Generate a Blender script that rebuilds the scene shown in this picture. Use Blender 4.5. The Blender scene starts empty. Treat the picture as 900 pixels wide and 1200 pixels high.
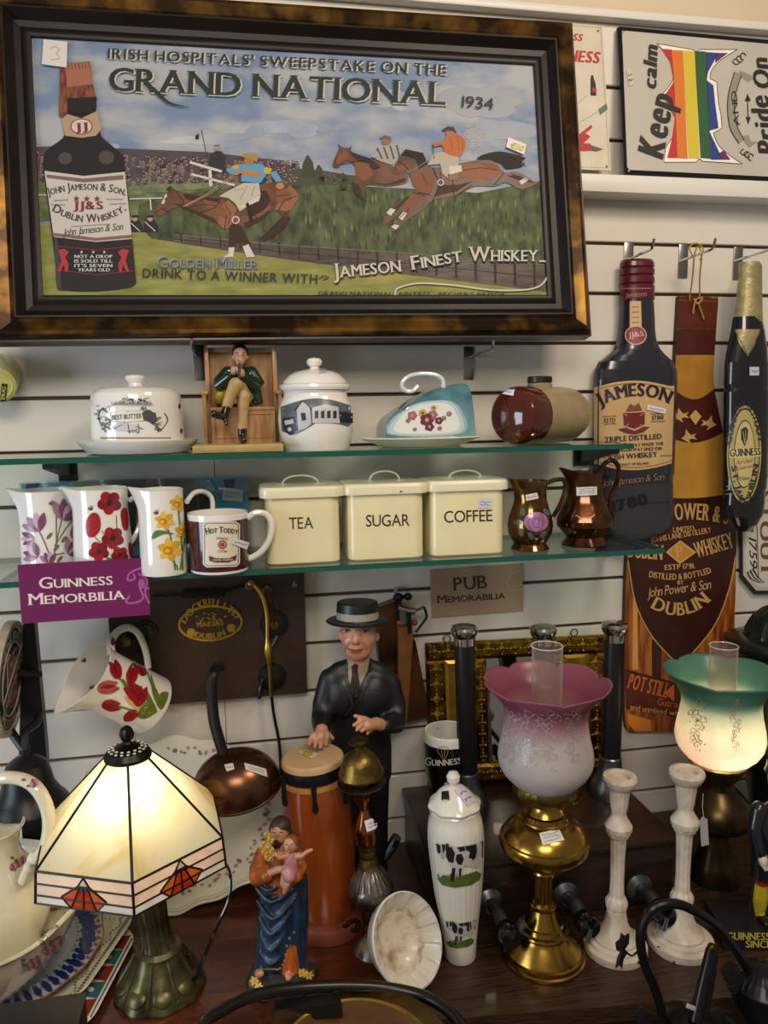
import bpy, bmesh, math, random
import numpy as np
from mathutils import Vector as V, Matrix
from mathutils.bvhtree import BVHTree
from mathutils.geometry import delaunay_2d_cdt
random.seed(7)
SC = bpy.context.scene
COL = SC.collection
PI = math.pi
# ------------------------------------------------------------ camera model
YAW, PIT, ROL, DIST, FPX = .1816, .1326, .0151, 1.517, 900.0
CAM = V((0, -DIST, 1.55))
_F = V((math.sin(YAW)*math.cos(PIT), math.cos(YAW)*math.cos(PIT), -math.sin(PIT)))
_r = V((math.cos(YAW), -math.sin(YAW), 0)); _d = _F.cross(_r)
_c, _s = math.cos(ROL), math.sin(ROL)
RX = _c*_r+_s*_d; RD = -_s*_r+_c*_d
def ray(px, py): return (RX*((px-450)/FPX)+RD*((py-600)/FPX)+_F)
def pw(px, py, y=0.0):
    v = ray(px, py); return CAM+v*((y-CAM.y)/v.y)
def pz(px, py, z):
    v = ray(px, py); return CAM+v*((z-CAM.z)/v.z)
def depth(P): return (V(P)-CAM).dot(_F)
def proj(P):
    q = V(P)-CAM; d = q.dot(_F); return 450+FPX*q.dot(RX)/d, 600+FPX*q.dot(RD)/d
def mpp(P): return depth(P)/FPX                   # metres per photo pixel at P
def zat(x, y, py):
    k = (py-600)/FPX; q = V((x, y, 0))-CAM
    return (k*q.dot(_F)-q.dot(RD))/(RD.z-k*_F.z)
def prof(x, y, pts):                              # (py, half width px) along a vertical axis -> (r, z)
    out = []
    for py, hw in pts:
        z = zat(x, y, py); out.append((hw*mpp((x, y, z)), z))
    return out
# ------------------------------------------------------------ materials
MATS = {}
def lin(h):
    if isinstance(h, (tuple, list)): return tuple(h)[:3]
    h = h.lstrip('#'); o = []
    for i in (0, 2, 4):
        c = int(h[i:i+2], 16)/255; o.append(c/12.92 if c <= .04045 else ((c+.055)/1.055)**2.4)
    return tuple(o)
def mat(name, col, rough=.5, metal=0, var=0, vs=40, bump=0, bs=120, emit=None, es=0, coat=0, spec=.5, col2=None, stretch=None, detail=4, lo=.35, hi=.65):
    m = bpy.data.materials.new(name); m.use_nodes = True; nt = m.node_tree; N = nt.nodes; L = nt.links
    b = N['Principled BSDF']; c = lin(col)
    b.inputs['Base Color'].default_value = (*c, 1); b.inputs['Roughness'].default_value = rough; b.inputs['Metallic'].default_value = metal
    b.inputs['Coat Weight'].default_value = coat; b.inputs['Specular IOR Level'].default_value = spec
    tc = None
    if var or col2 or bump:
        tc = N.new('ShaderNodeTexCoord'); mp = N.new('ShaderNodeMapping'); L.new(tc.outputs['Object'], mp.inputs[0])
        if stretch: mp.inputs['Scale'].default_value = stretch
    if var or col2:
        n = N.new('ShaderNodeTexNoise'); n.inputs['Scale'].default_value = vs; n.inputs['Detail'].default_value = detail
        L.new(mp.outputs[0], n.inputs['Vector'])
        r = N.new('ShaderNodeValToRGB'); r.color_ramp.elements[0].position = lo; r.color_ramp.elements[1].position = hi
        c2 = lin(col2) if col2 else tuple(x*(1-var) for x in c)
        r.color_ramp.elements[0].color = (*c2, 1); r.color_ramp.elements[1].color = (*c, 1)
        L.new(n.outputs['Fac'], r.inputs[0]); L.new(r.outputs[0], b.inputs['Base Color'])
    if bump:
        n2 = N.new('ShaderNodeTexNoise'); n2.inputs['Scale'].default_value = bs; n2.inputs['Detail'].default_value = 3
        L.new(mp.outputs[0], n2.inputs['Vector'])
        bp = N.new('ShaderNodeBump'); bp.inputs['Strength'].default_value = bump; bp.inputs['Distance'].default_value = .002
        L.new(n2.outputs['Fac'], bp.inputs['Height']); L.new(bp.outputs[0], b.inputs['Normal'])
    if emit:
        b.inputs['Emission Color'].default_value = (*lin(emit), 1); b.inputs['Emission Strength'].default_value = es
    MATS[name] = m; return m
def thin_glass(name, tint, gl=.12, rough=0.02, k=1.0, milky=None):
    m = bpy.data.materials.new(name); m.use_nodes = True; nt = m.node_tree; N = nt.nodes; L = nt.links
    N.remove(N['Principled BSDF']); o = N['Material Output']
    t = N.new('ShaderNodeBsdfTransparent'); t.inputs[0].default_value = (*lin(tint), 1)
    g = N.new('ShaderNodeBsdfGlossy'); g.inputs['Roughness'].default_value = rough; g.inputs[0].default_value = (1, 1, 1, 1)
    if milky:
        g = N.new('ShaderNodeBsdfPrincipled'); g.inputs['Base Color'].default_value = (*lin(milky), 1); g.inputs['Roughness'].default_value = .08
    lw = N.new('ShaderNodeLayerWeight'); lw.inputs['Blend'].default_value = .5
    pw_ = N.new('ShaderNodeMath'); pw_.operation = 'POWER'; pw_.inputs[1].default_value = 4.0; L.new(lw.outputs['Facing'], pw_.inputs[0])
    mu = N.new('ShaderNodeMath'); mu.operation = 'MULTIPLY_ADD'; mu.use_clamp = True; mu.inputs[1].default_value = k; mu.inputs[2].default_value = gl; L.new(pw_.outputs[0], mu.inputs[0]); mx = N.new('ShaderNodeMixShader'); L.new(mu.outputs[0], mx.inputs[0]); L.new(t.outputs[0], mx.inputs[1]); L.new(g.outputs[0], mx.inputs[2])
    L.new(mx.outputs[0], o.inputs[0]); MATS[name] = m; return m
def shade_mat(name, cols, z0, z1, trans=.5, clear=.12, rough=.25, noise=None):
    """lamp glass: diffuse + translucent + a little clear; cols = ramp [(pos,hex)] over the piece's own height"""
    m = bpy.data.materials.new(name); m.use_nodes = True; nt = m.node_tree; N = nt.nodes; L = nt.links
    b = N['Principled BSDF']; o = N['Material Output']
    tc = N.new('ShaderNodeTexCoord'); sp = N.new('ShaderNodeSeparateXYZ'); L.new(tc.outputs['Object'], sp.inputs[0])
    mr = N.new('ShaderNodeMapRange'); mr.inputs['From Min'].default_value = z0; mr.inputs['From Max'].default_value = z1; L.new(sp.outputs['Z'], mr.inputs[0])
    r = N.new('ShaderNodeValToRGB'); e = r.color_ramp.elements
    while len(e) < len(cols): e.new(.5)
    for i, (p, c) in enumerate(cols): e[i].position = p; e[i].color = (*lin(c), 1)
    src = mr.outputs[0]
    if noise:
        n = N.new('ShaderNodeTexNoise'); n.inputs['Scale'].default_value = noise[0]; n.inputs['Detail'].default_value = 3; n.inputs['Distortion'].default_value = 1.2
        L.new(tc.outputs['Object'], n.inputs['Vector']); src = n.outputs['Fac']
    L.new(src, r.inputs[0]); L.new(r.outputs[0], b.inputs['Base Color']); b.inputs['Roughness'].default_value = rough
    tl = N.new('ShaderNodeBsdfTranslucent'); L.new(r.outputs[0], tl.inputs[0])
    mx = N.new('ShaderNodeMixShader'); mx.inputs[0].default_value = trans; L.new(b.outputs[0], mx.inputs[1]); L.new(tl.outputs[0], mx.inputs[2])
    tp = N.new('ShaderNodeBsdfTransparent'); L.new(r.outputs[0], tp.inputs[0]); m2 = N.new('ShaderNodeMixShader'); m2.inputs[0].default_value = clear
    L.new(mx.outputs[0], m2.inputs[1]); L.new(tp.outputs[0], m2.inputs[2]); L.new(m2.outputs[0], o.inputs[0])
    MATS[name] = m; return m
def paint(h, rough=.45, **k):
    n = 'paint_'+h.lstrip('#')+('' if rough == .45 else '_%d' % int(rough*100))
    return MATS.get(n) or mat(n, h, rough, **k)
# ------------------------------------------------------------ text outlines (built-in font)
_T = {}
def glyph(ch):
    if ch in _T: return _T[ch]
    cu = bpy.data.curves.new('t', 'FONT'); cu.body = ch; cu.resolution_u = 3
    ob = bpy.data.objects.new('t', cu); COL.objects.link(ob)
    dg = bpy.context.evaluated_depsgraph_get(); ev = ob.evaluated_get(dg); me = ev.to_mesh()
    vs = [(v.co.x, v.co.y) for v in me.vertices]; fs = [tuple(p.vertices) for p in me.polygons]
    # horizontal outline edges, for serifs
    cnt = {}
    for f in fs:
        for i in range(len(f)):
            e = tuple(sorted((f[i], f[(i+1) % len(f)]))); cnt[e] = cnt.get(e, 0)+1
    hz = [(vs[a], vs[b]) for (a, b), n in cnt.items() if n == 1 and abs(vs[a][1]-vs[b][1]) < 1e-3]
    ev.to_mesh_clear(); bpy.data.objects.remove(ob); bpy.data.curves.remove(cu)
    _T[ch] = (vs, fs, hz); return _T[ch]
def text2d(s, bold=0.0, serif=False, smallcaps=False, shear=0.0, track=.09, narrow=1.0):
    """-> verts (x,y) with cap height 1, faces, total width"""
    cap = max(v[1] for v in glyph('H')[0]); X = 0; VV = []; FF = []
    for ch in s:
        if ch == ' ': X += .38*narrow; continue
        k = 1.0; c2 = ch
        if smallcaps and ch.islower(): c2 = ch.upper(); k = .76
        vs, fs, hz = glyph(c2)
        if not vs: X += .3; continue
        x0 = min(v[0] for v in vs); x1 = max(v[0] for v in vs); b = len(VV)
        kk = k/cap
        for (x, y) in vs: VV.append((X+(x-x0)*kk*narrow, y*kk, 0))
        for f in fs: FF.append(tuple(b+i for i in f))
        if bold:                                   # second, shifted strike
            for dx, lay in ((bold, .12), (bold*.5, .24)):
                b = len(VV)
                for (x, y) in vs: VV.append((X+(x-x0)*kk*narrow+dx, y*kk, lay))
                for f in fs: FF.append(tuple(b+i for i in f))
        if serif:
            ys = [v[1] for v in vs]
            for (a, c) in hz:
                w = abs(a[0]-c[0]); lo = abs(a[1]) < .02; hi = abs(a[1]-cap) < .02
                if (lo or hi) and .03 < w < .3*cap:
                    xa = X+(min(a[0], c[0])-x0)*kk*narrow-.075*k; xb = X+(max(a[0], c[0])-x0)*kk*narrow+.075*k+bold
                    ya = 0 if lo else k; yb = ya+(.05 if lo else -.05)*k
                    b = len(VV); VV += [(xa, ya, .36), (xb, ya, .36), (xb, yb, .36), (xa, yb, .36)]; FF.append((b, b+1, b+2, b+3))
        X += (x1-x0)*kk*narrow+track*k+bold
    X -= track
    if shear: VV = [(x+shear*y, y, q) for x, y, q in VV]
    return VV, FF, max(X, .01)
# ------------------------------------------------------------ mesh builder
def rotm(axis_to, up=V((0, 0, 1))):
    return V((0, 0, 1)).rotation_difference(V(axis_to).normalized()).to_matrix()
class MB:
    def __init__(s): s.v = []; s.f = []; s.m = []; s.mats = []; s.flat = set()
    def mi(s, m):
        if m not in s.mats: s.mats.append(m)
        return s.mats.index(m)
    def add(s, vs, fs, m):
        b = len(s.v); s.v += [V(p) for p in vs]
        mm = m if isinstance(m, list) else [m]*len(fs)
        for f, q in zip(fs, mm): s.f.append(tuple(b+i for i in f)); s.m.append(s.mi(q))
        return s
    def bm(s, bm, m, mtx=None):
        bm.verts.ensure_lookup_table(); bm.verts.index_update()
        vs = [(mtx @ v.co) if mtx else v.co.copy() for v in bm.verts]; fs = [[v.index for v in f.verts] for f in bm.faces]; bm.free()
        return s.add(vs, fs, m)
    def box(s, c, size, m, bev=0, rot=None, seg=2):
        bm = bmesh.new(); bmesh.ops.create_cube(bm, size=1); bmesh.ops.scale(bm, vec=size, verts=bm.verts)
        if bev: bmesh.ops.bevel(bm, geom=bm.edges[:], offset=bev, segments=seg, affect='EDGES', profile=.5)
        t = Matrix.Translation(V(c))
        if rot is not None: t = t @ rot.to_4x4()
        return s.bm(bm, m, t)
    def sphere(s, c, r, m, seg=20, rings=12, rot=None):
        r = (r, r, r) if not hasattr(r, '__len__') else r
        bm = bmesh.new(); bmesh.ops.create_uvsphere(bm, u_segments=seg, v_segments=rings, radius=1); bmesh.ops.scale(bm, vec=r, verts=bm.verts)
        t = Matrix.Translation(V(c))
        if rot is not None: t = t @ rot.to_4x4()
        return s.bm(bm, m, t)
    def lathe(s, p, c, m, seg=48, mtx=None, rf=None, cap0=True, cap1=True, zf=None):
        """p: [(r,z)] ; c:(x,y) ; m: material or list per band ; rf(theta,i)->radius factor"""
        b = []; fs = []; ms = []
        for i, (r, z) in enumerate(p):
            for k in range(seg):
                a = 2*PI*k/seg; q = r*(rf(a, i) if rf else 1); zz = z+(zf(a, i) if zf else 0)
                b.append(V((q*math.cos(a), q*math.sin(a), zz)))
        for i in range(len(p)-1):
            for k in range(seg):
                k2 = (k+1) % seg; fs.append((i*seg+k, i*seg+k2, (i+1)*seg+k2, (i+1)*seg+k)); ms.append(m[i] if isinstance(m, list) else m)
        if cap0 and p[0][0] > 1e-5: fs.append(tuple(range(seg))[::-1]); ms.append(ms[0])
        if cap1 and p[-1][0] > 1e-5: fs.append(tuple((len(p)-1)*seg+k for k in range(seg))); ms.append(ms[-1])
        if mtx is not None: b = [mtx @ v for v in b]
        else: b = [v+V((c[0], c[1], 0)) for v in b]
        return s.add(b, fs, ms)
    def tube(s, pts, r, m, seg=10, caps=True, closed=False, flat=1.0):
        P = [V(p) for p in pts]; n = len(P); R = r if hasattr(r, '__len__') else [r]*n
        vs = []; fs = []; up = None
        for i in range(n):
            t = (P[(i+1) % n]-P[i-1]) if closed else (P[min(i+1, n-1)]-P[max(i-1, 0)])
            t.normalize()
            if up is None:
                up = V((0, 0, 1)) if abs(t.z) < .9 else V((1, 0, 0))
            up = (up-t*up.dot(t)).normalized(); w = t.cross(up)
            for k in range(seg):
                a = 2*PI*k/seg; vs.append(P[i]+(w*math.cos(a)+up*math.sin(a)*flat)*R[i])
        for i in range(n if closed else n-1):
            j = (i+1) % n
            for k in range(seg):
                k2 = (k+1) % seg; fs.append((i*seg+k, i*seg+k2, j*seg+k2, j*seg+k))
        if caps and not closed:
            fs.append(tuple(range(seg))[::-1]); fs.append(tuple((n-1)*seg+k for k in range(seg)))
        return s.add(vs, fs, m)
    def prism(s, poly, off, m, mside=None):
        n = len(poly); A = [V(p) for p in poly]; B = [p+V(off) for p in A]
        nrm = V((0, 0, 0))
        for i in range(n): nrm += (A[i]-A[0]).cross(A[(i+1) % n]-A[0])
        front = tuple(range(n)); back = tuple(range(n, 2*n))[::-1]
        fs = [front, back]+[(i, n+i, n+(i+1) % n, (i+1) % n) for i in range(n)]
        if nrm.dot(V(off)) > 0: fs = [f[::-1] for f in fs]
        ms = [m, m]+[mside or m]*n
        return s.add(A+B, fs, ms)
    def build(s, name, parent=None, smooth=26, org=None):
        o = org if org is not None else (ROOT(parent).location if parent else V((0, 0, 0)))
        me = bpy.data.meshes.new(name); me.from_pydata([tuple(v-o) for v in s.v], [], s.f)
        for m in s.mats: me.materials.append(m)
        me.polygons.foreach_set('material_index', s.m); me.polygons.foreach_set('use_smooth', [bool(smooth)]*len(s.f))
        me.update()
        if smooth and smooth < 180: me.set_sharp_from_angle(angle=math.radians(smooth))
        ob = bpy.data.objects.new(name, me); COL.objects.link(ob)
        if parent: ob.parent = parent
        else: ob.location = o
        return ob
def ROOT(o):
    while o.parent: o = o.parent
    return o
def thing(name, label, cat, loc, group=None):
    o = bpy.data.objects.new(name, None); o.empty_display_size = .02; COL.objects.link(o); o.location = V(loc); tag(o, label, cat, group); return o
def tag(o, label, cat, group=None):
    o['label'] = label; o['category'] = cat
    if group: o['group'] = group
    return o
def struct(o): o['kind'] = 'structure'; return o
def arc(c, rx, ry, a0, a1, n, rot=0):
    o = []
    for i in range(n+1):
        a = math.radians(a0+(a1-a0)*i/n); x = rx*math.cos(a); y = ry*math.sin(a); q = math.radians(rot)
        o.append((c[0]+x*math.cos(q)-y*math.sin(q), c[1]+x*math.sin(q)+y*math.cos(q)))
    return o
def spline(P, n=8, closed=False):
    P = [V(p) for p in P]; N = len(P); o = []
    for i in range(N if closed else N-1):
        a, b, c, d = (P[(i-1) % N], P[i], P[(i+1) % N], P[(i+2) % N]) if closed else (P[max(i-1, 0)], P[i], P[i+1], P[min(i+2, N-1)])
        for k in range(n):
            t = k/n; o.append(.5*((2*b)+(c-a)*t+(2*a-5*b+4*c-d)*t*t+(3*b-a-3*c+d)*t**3))
    if not closed: o.append(P[-1])
    return o
def s2(pts, n=6, closed=False): return [(p.x, p.y) for p in spline([(x, y, 0) for x, y in pts], n, closed)]
# ------------------------------------------------------------ painted marks laid on a surface, given where the photo shows them
class Deco:
    def __init__(s, mb, step=.0004, flatpt=None):
        s.mb = mb; s.step = step; s.flat = flatpt
        if not flatpt: s.b = BVHTree.FromPolygons(mb.v, mb.f)
    def hit(s, x, y, k):
        if s.flat: return s.flat(x, y, k*s.step)
        d = ray(x, y).normalized(); p, n, i, t = s.b.ray_cast(CAM, d)
        if p is None: return None
        if n.dot(d) > 0: n = -n
        return p+n*(k*s.step)
    def put(s, vs, fs, m, k):
        P = [s.hit(p[0], p[1], p[2] if len(p) > 2 else k) for p in vs]; ok = [f for f in fs if all(P[i] is not None for i in f)]
        if not ok: return s
        used = sorted({i for f in ok for i in f}); mp = {u: j for j, u in enumerate(used)}
        out = []
        for f in ok:
            g = [mp[i] for i in f]; a, b, c = P[f[0]], P[f[1]], P[f[2]]
            if (b-a).cross(c-a).dot(CAM-a) < 0: g = g[::-1]
            out.append(g)
        s.mb.add([P[i] for i in used], out, m); return s
    def poly(s, pts, m, k=1, g=None):
        if s.flat or g == 0: return s.put(list(pts), [tuple(range(len(pts)))], m, k)
        g = g or 4.0; B = []
        n = len(pts)
        for i in range(n):
            a, b = pts[i], pts[(i+1) % n]; q = max(1, int(math.dist(a, b)/g))
            for t in range(q): B.append((a[0]+(b[0]-a[0])*t/q, a[1]+(b[1]-a[1])*t/q))
        E = [(i, (i+1) % len(B)) for i in range(len(B))]
        xs = [p[0] for p in B]; ys = [p[1] for p in B]; I = []
        x = min(xs)+g/2
        while x < max(xs):
            y = min(ys)+g/2
            while y < max(ys): I.append((x, y)); y += g
            x += g
        r = delaunay_2d_cdt([V(p) for p in B+I], E, [], 1, 1e-4)
        return s.put([(p.x, p.y) for p in r[0]], r[2], m, k)
    def line(s, pts, w, m, k=1, closed=False, seg=None):
        pts = list(pts)
        if seg:
            o = []
            for a, b in zip(pts, pts[1:]+([pts[0]] if closed else [])):
                q = max(1, int(math.dist(a, b)/seg))
                for t in range(q): o.append((a[0]+(b[0]-a[0])*t/q, a[1]+(b[1]-a[1])*t/q))
            if not closed: o.append(pts[-1])
            pts = o
        n = len(pts); W = w if hasattr(w, '__len__') else [w]*n; vs = []; fs = []
        for i in range(n):
            a = pts[i-1] if (i or closed) else pts[i]; b = pts[(i+1) % n] if (i < n-1 or closed) else pts[i]
            dx, dy = b[0]-a[0], b[1]-a[1]; l = math.hypot(dx, dy) or 1
            nx, ny = -dy/l*W[i]/2, dx/l*W[i]/2; vs += [(pts[i][0]+nx, pts[i][1]+ny), (pts[i][0]-nx, pts[i][1]-ny)]
        for i in range(n if closed else n-1):
            j = (i+1) % n; fs.append((2*i, 2*i+1, 2*j+1, 2*j))
        return s.put(vs, fs, m, k)
    def ell(s, c, rx, ry, m, k=1, rot=0, n=24, g=None): return s.poly(arc(c, rx, ry, 0, 360*(n-1)/n, n-1, rot), m, k, g)
    def ring(s, c, rx, ry, w, m, k=1, rot=0, n=40): return s.line(arc(c, rx, ry, 0, 360*(n-1)/n, n-1, rot), w, m, k, True)
    def text(s, t, A, B, h, m, k=2, mid=None, up=None, **kw):
        vs, fs, W = text2d(t, **kw); o = []
        for x, y, lay in vs:
            u = x/W
            if mid:
                cx, cy = 2*mid[0]-(A[0]+B[0])/2, 2*mid[1]-(A[1]+B[1])/2
                px = (1-u)**2*A[0]+2*u*(1-u)*cx+u*u*B[0]; py = (1-u)**2*A[1]+2*u*(1-u)*cy+u*u*B[1]
                tx = 2*(1-u)*(cx-A[0])+2*u*(B[0]-cx); ty = 2*(1-u)*(cy-A[1])+2*u*(B[1]-cy)
            else:
                px = A[0]+(B[0]-A[0])*u; py = A[1]+(B[1]-A[1])*u; tx, ty = B[0]-A[0], B[1]-A[1]
            l = math.hypot(tx, ty) or 1
            ux, uy = (up if up else (ty/l, -tx/l))
            o.append((px+ux*y*h, py+uy*y*h, k+lay))
        return s.put(o, fs, m, k)
    def tag(s, quad, scrib=2, k=4, col='#d9d9e2', ink='#4a4f7a', g=None):
        s.poly(quad, paint(col), k, g)
        a, b, c, d = [V((*q, 0)) for q in quad]
        for i in range(scrib):
            t = (i+1)/(scrib+1); p = a.lerp(d, t); q = b.lerp(c, t); L = []
            amp = (d-a).length/(scrib+1)*.28
            for j in range(15):
                w = p.lerp(q, .12+.76*j/14); up_ = (a-d).normalized(); w = w+up_*amp*random.uniform(-1, 1); L.append((w.x, w.y))
            s.line(L, .55, paint(ink), k+1)
def pflat(P0, n):
    """decal surface on a plane through P0 with normal n (towards the viewer)"""
    P0 = V(P0); n = V(n).normalized()
    def h(x, y, off):
        v = ray(x, y); t = (P0+n*off-CAM).dot(n)/v.dot(n); return CAM+v*t
    return h
# ------------------------------------------------------------ sculpted figures: closed solids fused into one skin
def fuse(parts, voxel, smooth=6, name='body'):
    """parts: [(kind,...,mat)] -> MB with one continuous surface, materials from the nearest solid"""
    src = MB()
    for p in parts:
        if p[0] == 'c':                              # tapered limb through points
            _, pts, rad, m = p[:4]; fl = p[4] if len(p) > 4 else 1
            src.tube(pts, rad, m, 12, flat=fl)
            for q, r in ((pts[0], rad[0] if hasattr(rad, '__len__') else rad), (pts[-1], rad[-1] if hasattr(rad, '__len__') else rad)):
                if fl == 1: src.sphere(q, r*.98, m, 12, 8)
        elif p[0] == 'e': src.sphere(p[1], p[2], p[3], 16, 10, p[4] if len(p) > 4 else None)
        elif p[0] == 'mb': src.add(p[1].v, p[1].f, [p[1].mats[i] for i in p[1].m])
    me = bpy.data.meshes.new('tmp'); me.from_pydata([tuple(v) for v in src.v], [], src.f); me.update()
    ob = bpy.data.objects.new('tmp', me); COL.objects.link(ob)
    bmx = bmesh.new(); bmx.from_mesh(me); bmesh.ops.recalc_face_normals(bmx, faces=bmx.faces); bmx.to_mesh(me); bmx.free()
    md = ob.modifiers.new('r', 'REMESH'); md.mode = 'VOXEL'; md.voxel_size = voxel
    sm = ob.modifiers.new('s', 'SMOOTH'); sm.iterations = smooth; sm.factor = .5
    dg = bpy.context.evaluated_depsgraph_get(); dg.update(); em = ob.evaluated_get(dg).to_mesh()
    vs = [v.co.copy() for v in em.vertices]; fs = [tuple(p.vertices) for p in em.polygons]
    b = BVHTree.FromPolygons(src.v, src.f); ms = []
    for f in fs:
        c = sum((vs[i] for i in f), V())/len(f); r = b.find_nearest(c); ms.append(src.mats[src.m[r[2]]])
    ob.evaluated_get(dg).to_mesh_clear(); bpy.data.objects.remove(ob); bpy.data.meshes.remove(me)
    o = MB(); o.add(vs, fs, ms); return o
# ============================================================ materials
mat('wall', '#d6d0c6', .32, bump=.12, bs=520, spec=.5)
mat('wall_top', '#c9b79c', .6, bump=.1, bs=90)
mat('groove', '#5b4632', .7)
mat('trimwhite', '#d6d2ca', .4)
mat('tablered', '#5a2a14', .2, col2='#2f140a', vs=9, stretch=(1, 6, 1), coat=.35, lo=.3, hi=.75)
mat('tabledark', '#46301f', .35, col2='#20130b', vs=10, stretch=(2, 30, 30), coat=.1, bump=.1, bs=40, detail=6, lo=.3, hi=.7)
mat('floorwood', '#3a2a1e', .5, var=.5, vs=6)
mat('glassedge', '#0c4f42', .12, coat=.6, spec=.6)
thin_glass('shelfglass', '#e4f0ea', .04, k=.8)
thin_glass('clear', '#f2f4f2', .04, k=.8)
thin_glass('chimney', '#f6f4f0', .07, k=.9, milky='#d9c9c4')
mat('black', '#141416', .35); mat('blackgloss', '#0c0c0e', .12, coat=.4); mat('iron', '#1c1d20', .38, metal=.4, var=.3, vs=60, bump=.12, bs=200)
mat('steel', '#9a9a98', .28, metal=1); mat('chrome', '#c6c4c0', .1, metal=1); mat('pewter', '#777a7e', .32, metal=.9, var=.25, vs=30)
mat('brass', '#b08a3e', .22, metal=1, var=.25, vs=25, bump=.06, bs=60); mat('brassdark', '#6d5426', .35, metal=1, var=.45, vs=25)
mat('brassold', '#7a6430', .38, metal=.9, var=.5, vs=50, bump=.25, bs=160)
mat('brassbright', '#d0a848', .34, metal=1, var=.3, vs=30, bump=.12, bs=90)
mat('copper', '#6e4b34', .26, metal=.9, var=.35, vs=14); mat('silverold', '#8f857a', .3, metal=.95, var=.4, vs=60, bump=.3, bs=150)
mat('white_c', '#e6e3dc', .1, coat=.5); mat('white_warm', '#e2dccb', .14, coat=.5); mat('cream', '#e6dcb0', .25, coat=.2, var=.05, vs=20)
mat('darkwood', '#2e1a12', .32, var=.45, vs=14, coat=.15, stretch=(1, 5, 5), bump=.08, bs=40)
mat('board', '#3a241a', .5, var=.3, vs=60, bump=.06, bs=200)
mat('black_t', '#1d1a18', .6); mat('white_t', '#e8e4dc', .6); mat('red_t', '#b3262a', .6)
# ============================================================ setting
def panel(x0, x1, z0, z1, y0, y1, m, mb=None):
    mb = mb or MB(); mb.box(((x0+x1)/2, (y0+y1)/2, (z0+z1)/2), (x1-x0, y1-y0, z1-z0), m); return mb
WX0, WX1 = -1.3, 1.9
ZR = pw(780, 33).z                                   # top of the slatted panel
mb = MB(); gk = [1.88-.1*k for k in range(-3, 18) if .3 < 1.88-.1*k < ZR-.02]
edges = [ZR]+gk+[.05]
for a, b in zip(edges, edges[1:]):
    hi = a-(.0035 if a != ZR else 0); lo = b+.0035
    mb.box(((WX0+WX1)/2, .005, (hi+lo)/2), (WX1-WX0, .01, hi-lo), MATS['wall'], bev=.0015, seg=1)
mb.box(((WX0+WX1)/2, .016, ZR/2+.02), (WX1-WX0, .012, ZR-.04), MATS['groove'])
sx = pw(258, 700).x
mb.box((sx, -.0002, .9), (.0012, .0006, 1.3), MATS['groove'])
wb = struct(mb.build('wall_back'))
struct(panel(WX0, WX1, ZR, 2.75, -.004, .02, MATS['wall_top']).build('wall_upper'))
mb = MB(); mb.box(((WX0+WX1)/2, -.012, ZR+.008), (WX1-WX0, .024, .016), MATS['trimwhite'], bev=.004); struct(mb.build('trim_1'))
mb = MB(); mb.box(((WX0+WX1)/2, -.8, -.02), (WX1-WX0, 2.4, .04), MATS['floorwood']); struct(mb.build('floor'))
# white ledge that carries the tin signs
zl1 = pw(690, 203, -.06).z; zl0 = pw(690, 224, -.06).z
mb = MB(); mb.box((1.0, -.0302, (zl0+zl1)/2), (1.7, .06, zl1-zl0), MATS['trimwhite'], bev=.002)
tag(mb.build('ledge'), 'long narrow white ledge under the two tin signs at top right', 'ledge')
# ============================================================ hooks
def hook(px, pt, pb, root, L, label):
    P = pw(px, (pt+pb)/2, 0); z1 = pw(px, pt, -.002).z; z0 = pw(px, pb, -.002).z
    t = thing('slatwall_hook', label, 'hook', (P.x, -.0015, z0), 'slatwall hooks')
    m = MB(); m.box((P.x, -.0015, (z0+z1)/2), (.021, .0036, z1-z0), MATS['steel'], bev=.001); m.build('plate', t)
    R = pw(root[0], root[1], -.005); Q = R+V((0, -L, .006)); m = MB()
    m.tube(spline([R, R+V((0, -L*.5, .001)), Q+V((0, .008, -.004)), Q, Q+V((0, -.006, .014))], 5), .0027, MATS['chrome'], 8); m.build('rod', t)
hook(736, 284, 322, (736, 304), .095, 'slatwall hook right above the red cap of the big whiskey bottle')
hook(800, 286, 326, (797, 306), .115, 'slatwall hook carrying the yellow cord of the bottle-shaped board')
hook(864, 289, 328, (861, 306), .11, 'slatwall hook above the foil neck of the stout bottle')
hook(549, 406, 445, (549, 418), .15, 'slatwall hook under the big frame, above the blue cheese dish')
hook(233, 402, 446, (231, 418), .15, 'slatwall hook under the big frame, left of the seated piper figurine')
# ============================================================ signs on the ledge
def quad_plane(tl, tr, bl, ytop, ybot):
    A, B, C = pw(*tl, ytop), pw(*tr, ytop), pw(*bl, ybot); n = (B-A).cross(C-A); n.normalize()
    if n.dot(CAM-A) < 0: n = -n
    return A, n
# half hidden enamel sign
A, n = quad_plane((590, 22), (706, 30), (602, 194), -.012, -.035); h = pflat(A, n)
mb = MB(); q = [h(560, 19, 0), h(706, 30, 0), h(716, 200, 0), h(570, 193, 0)]
mb.prism(q, -n*.003, paint('#cfc6b3', .4, var=.12, vs=25)); d = Deco(mb, .0004, h)
d.line([(562, 22), (704, 32), (714, 197), (572, 190)], 1, paint('#a59a84'), 1, True)
d.text('NESS', (664, 71), (702, 74), 13, MATS['red_t'], bold=.14, shear=.15); d.text('SS', (671, 47), (682, 48), 8, MATS['red_t'], bold=.12, shear=.15)
d.poly([(692, 92), (693, 88), (695, 88), (696, 92), (698, 98), (699, 112), (692, 112), (692, 98)], MATS['black_t']); d.poly([(694, 103), (699, 103), (699, 108), (694, 108)], MATS['red_t'], 2)
d.poly([(701, 128), (711, 121), (712, 128), (703, 135)], paint('#3f6b5c')); d.line([(680, 143), (702, 130)], .8, paint('#9a958a')); d.line([(676, 122), (688, 112)], .7, paint('#9a958a'))
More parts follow.
